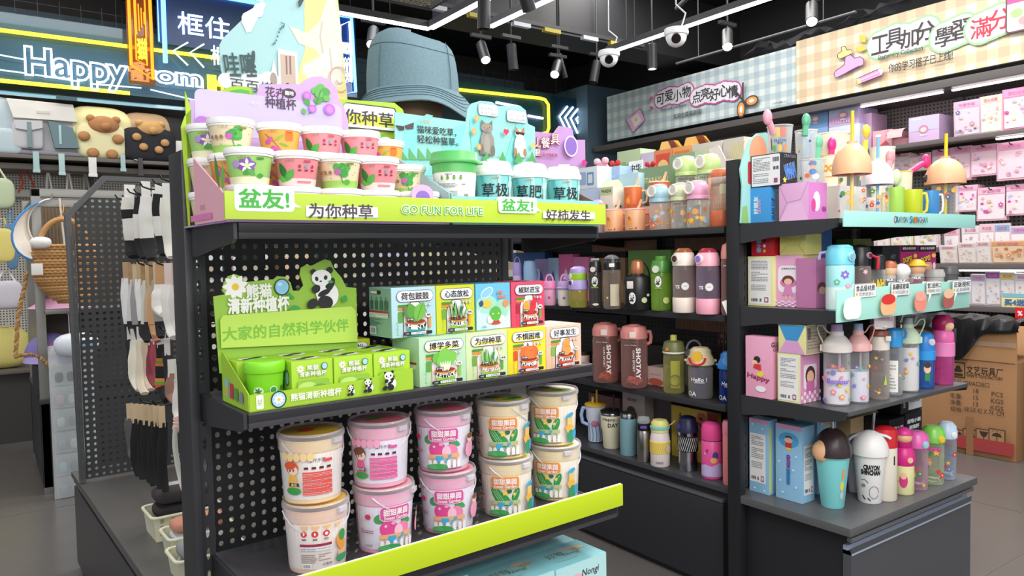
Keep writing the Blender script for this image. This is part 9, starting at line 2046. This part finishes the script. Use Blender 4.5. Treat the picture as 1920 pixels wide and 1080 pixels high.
t = thing('red_sign','small red sign cut by the right edge above the black bag','sign',(5.6,atx(1903,590,5.6).y,.0),-PI/2)
zz = atx(1905,590,5.6).z;MB().bbox(0,.16,0,.01,zz-.03,zz+.05,mat('d3242c',.4),.002).build('board',t);MB().tube([(.14,.005,0),(.14,.005,zz-.03)],.008,SG,8).build('stand_pole',t);MB().lathe([(.06,0),(.06,.01),(.0004,.012)],SG,18,(.14,.005,0),cap0=True).build('stand_foot',t)
a = Art();a.text('%',.03,zz+.01,.03,'f4e8e8',.04);a.emit(t,on_front(0),'printed_lettering')
# extra goods seen between the end rack and the wall: lower shelf left
for i,(pa,pb,t0,c,lab) in enumerate(((1640,1668,430,'eed8e0','pale stationery tray glimpsed under the teal strip, left'),(1672,1712,428,'e8e4a8','yellowish stationery tray glimpsed under the teal strip, middle'),(1716,1758,427,'e9d4dc','pale pink stationery tray glimpsed under the teal strip, right'))):
    pack(lab,pa,pb,t0,460,6.05,[c,'e8c8d0','f0e8e8','d8a8b8','c0d8a8','e8d8a0'],'stationery trays glimpsed under the upper teal strip',.05,-.1,z=1.40,seed=i)
MB().bbox(XF,6.5,2.6,3.7,1.36,1.3995,SG,.003).build('short_shelf',sr)
for i,(pa,pb) in enumerate(((1640,1672),(1690,1722))):
    pack(('bag of small white charms hanging behind the third level bottles, left','bag of small white charms hanging behind the third level bottles, right')[i],pa,pb,592,640,5.99,['d6ccd0','c8b8c0','e4dcde','b0a4ac','e0d0c8','f0ecec'],'bags of white charms behind the end rack',.03,0,1,hook=True,seed=i)
# grey panel at the right edge and the big cardboard box
t = thing('counter_panel','grey counter side at the right edge of the picture','counter',(4.62,1.25,0));xx = atz(1912,880,0)
c0 = atz(1913,872,0);t.location = (c0.x,c0.y-.10,0);MB().bbox(.1,.9,-.9,.035,0,.96,mat('77797c',.4,.1),.004).build('panel',t)
cbx = thing('cardboard_box','large brown cardboard shipping box with black printed Chinese text and red foot stripe','box',(0,0,0))
CB = mat('a87c54',.75,0,.1,60,0,.06);c1 = atz(1905,868,0);x0 = c1.x;y0 = c1.y;ylft = y0+.72;zf = atx(1908,682,x0).z;zt2 = atx(1908,612,x0).z
MB().bbox(x0,x0+.46,y0,ylft,0,zf,CB,.004).build('box_body',cbx)
for k,(pts) in enumerate(([(x0,y0,zf),(x0,ylft,zf),(x0-.015,ylft,zt2),(x0-.015,y0,zt2)],[(x0+.46,y0,zf),(x0+.46,ylft,zf),(x0+.56,ylft,zt2-.05),(x0+.56,y0,zt2-.05)])):
    nrm = Vector((.006,0,0));MB().add([Vector(q) for q in pts]+[Vector(q)+nrm for q in pts],[(0,1,2,3),(7,6,5,4),(0,4,5,1),(2,6,7,3),(1,5,6,2),(3,7,4,0)],mat('b98c60',.75)).build('box_flap',cbx)
a = Art(.75);U = lambda px,py: (-atx(px,py,x0).y,atx(px,py,x0).z);INK = '3a2a20'
a.text('文艺玩具厂',*U(1846,696),.055,INK,.014,U(1881,696)[0]-U(1812,696)[0]);a.text("WEN'YI TOYS FACTORY",*U(1846,707),.022,INK,.008,U(1881,696)[0]-U(1812,696)[0])
u,v = U(1797,694);a.rect(u-.045,v-.05,u+.045,v+.055,INK);a.rect(u-.038,v-.042,u+.038,v+.048,'a87c54');a.ell(u,v+.015,.016,.018,INK);a.poly([(u-.03,v+.0),(u,v+.03),(u+.03,v+.0),(u+.02,v-.012),(u-.02,v-.012)],INK);a.rect(u-.03,v-.038,u+.03,v-.02,INK)
a.text('货品:720A□B□',*U(1819,718),.034,INK,.005,U(1856,718)[0]-U(1784,718)[0])
for k,(l_,n_,p_) in enumerate((('','18','PCS'),('毛重:','15','KGS'),('净重:','13','KGS'))):
    v = U(1830,733+k*12.5)[1]
    if l_: a.text(l_,U(1794,740)[0],v-.005,.034,INK,.005)
    a.text(n_,U(1831,733)[0],v,.028,INK,.005);a.text(p_,U(1871,735)[0],v-.005,.030,INK,.005)
a.text('规格:',U(1795,768)[0],U(1795,767)[1],.034,INK,.005);a.text('68.5X 42 X 74  CM',U(1846,773)[0],U(1846,771)[1],.032,INK,.005,U(1882,768)[0]-U(1808,768)[0])
for k in range(4):
    u,v = U(1797+k*25,818);a.rect(u-.05,v-.058,u+.05,v+.05,INK);a.rect(u-.044,v-.052,u+.044,v+.044,'a87c54')
    if k == 0: a.line([(u-.015,v-.04),(u-.015,v+.03)],.008,INK);a.line([(u+.015,v-.04),(u+.015,v+.03)],.008,INK);a.poly([(u-.03,v+.02),(u-.015,v+.04),(u,v+.02)],INK);a.poly([(u,v+.02),(u+.015,v+.04),(u+.03,v+.02)],INK)
    elif k == 1: a.poly([(u-.03,v+.01),(u+.02,v+.03),(u+.03,v-.005),(u-.015,v-.02)],INK);a.line([(u-.035,v-.04),(u,v-.03),(u+.03,v-.04)],.012,INK)
    elif k == 2: a.poly([(u-.028,v+.035),(u+.028,v+.035),(u+.012,v),(u-.012,v)],INK);a.line([(u,v),(u,v-.035)],.006,INK);a.rect(u-.018,v-.042,u+.018,v-.034,INK)
    else: a.poly([(u-.032,v),(u-.02,v+.02),(u,v+.027),(u+.02,v+.02),(u+.032,v)],INK);a.line([(u,v),(u,v-.03),(u+.012,v-.035)],.005,INK);a.line([(u-.02,v+.04),(u-.025,v+.03)],.003,INK);a.line([(u+.005,v+.042),(u,v+.032)],.003,INK);a.line([(u+.025,v+.04),(u+.02,v+.03)],.003,INK)
a.rect(-ylft+.002,.04,-y0-.002,.125,'a03a3a');a.rect(U(1815,800)[0],.002,U(1829,800)[0],.26,'8f6644')
a.line([(-ylft,zf+.002),(-y0,zf-.002)],.006,'5a3f2a');a.emit(cbx,lambda u,v,l: (x0-l,-u,v),'printed_lettering',eps=.0006)
tpx = MB();a = Art();a.rect(-ylft,zf+.10,-y0,zf+.13,clear('e8dcc8',.3,.05));a.emit(cbx,lambda u,v,l: (x0-.017-l,-u,v),'clear_tape')
# black bag draped over it
t = thing('plastic_bag','black plastic bag draped over the top of the big cardboard box','bag',(x0-.02,ylft-.1,zt2));n = 26;vs = []
for i in range(n+1):
    f = i/n;yy = -f*(ylft-y0+.05)+.12;dz = -.02-.20*math.exp(-((f-.52)/.16)**2)-.03*abs(math.sin(f*9))
    for k,(ox,oz) in enumerate(((-.03-.01*math.sin(i),dz),(-.045-.015*math.sin(i*1.7),dz*.5),(-.02,.035+.01*math.sin(i*2.1)),(.12,.045+.02*math.sin(i)),(.34,.02+.02*math.cos(i*1.3)))): vs.append((ox,yy,oz))
MB().add(vs,[(i*5+k,i*5+k+1,(i+1)*5+k+1,(i+1)*5+k) for i in range(n) for k in range(4)],mat('17171a',.28),True).build('bag_sheet',t)
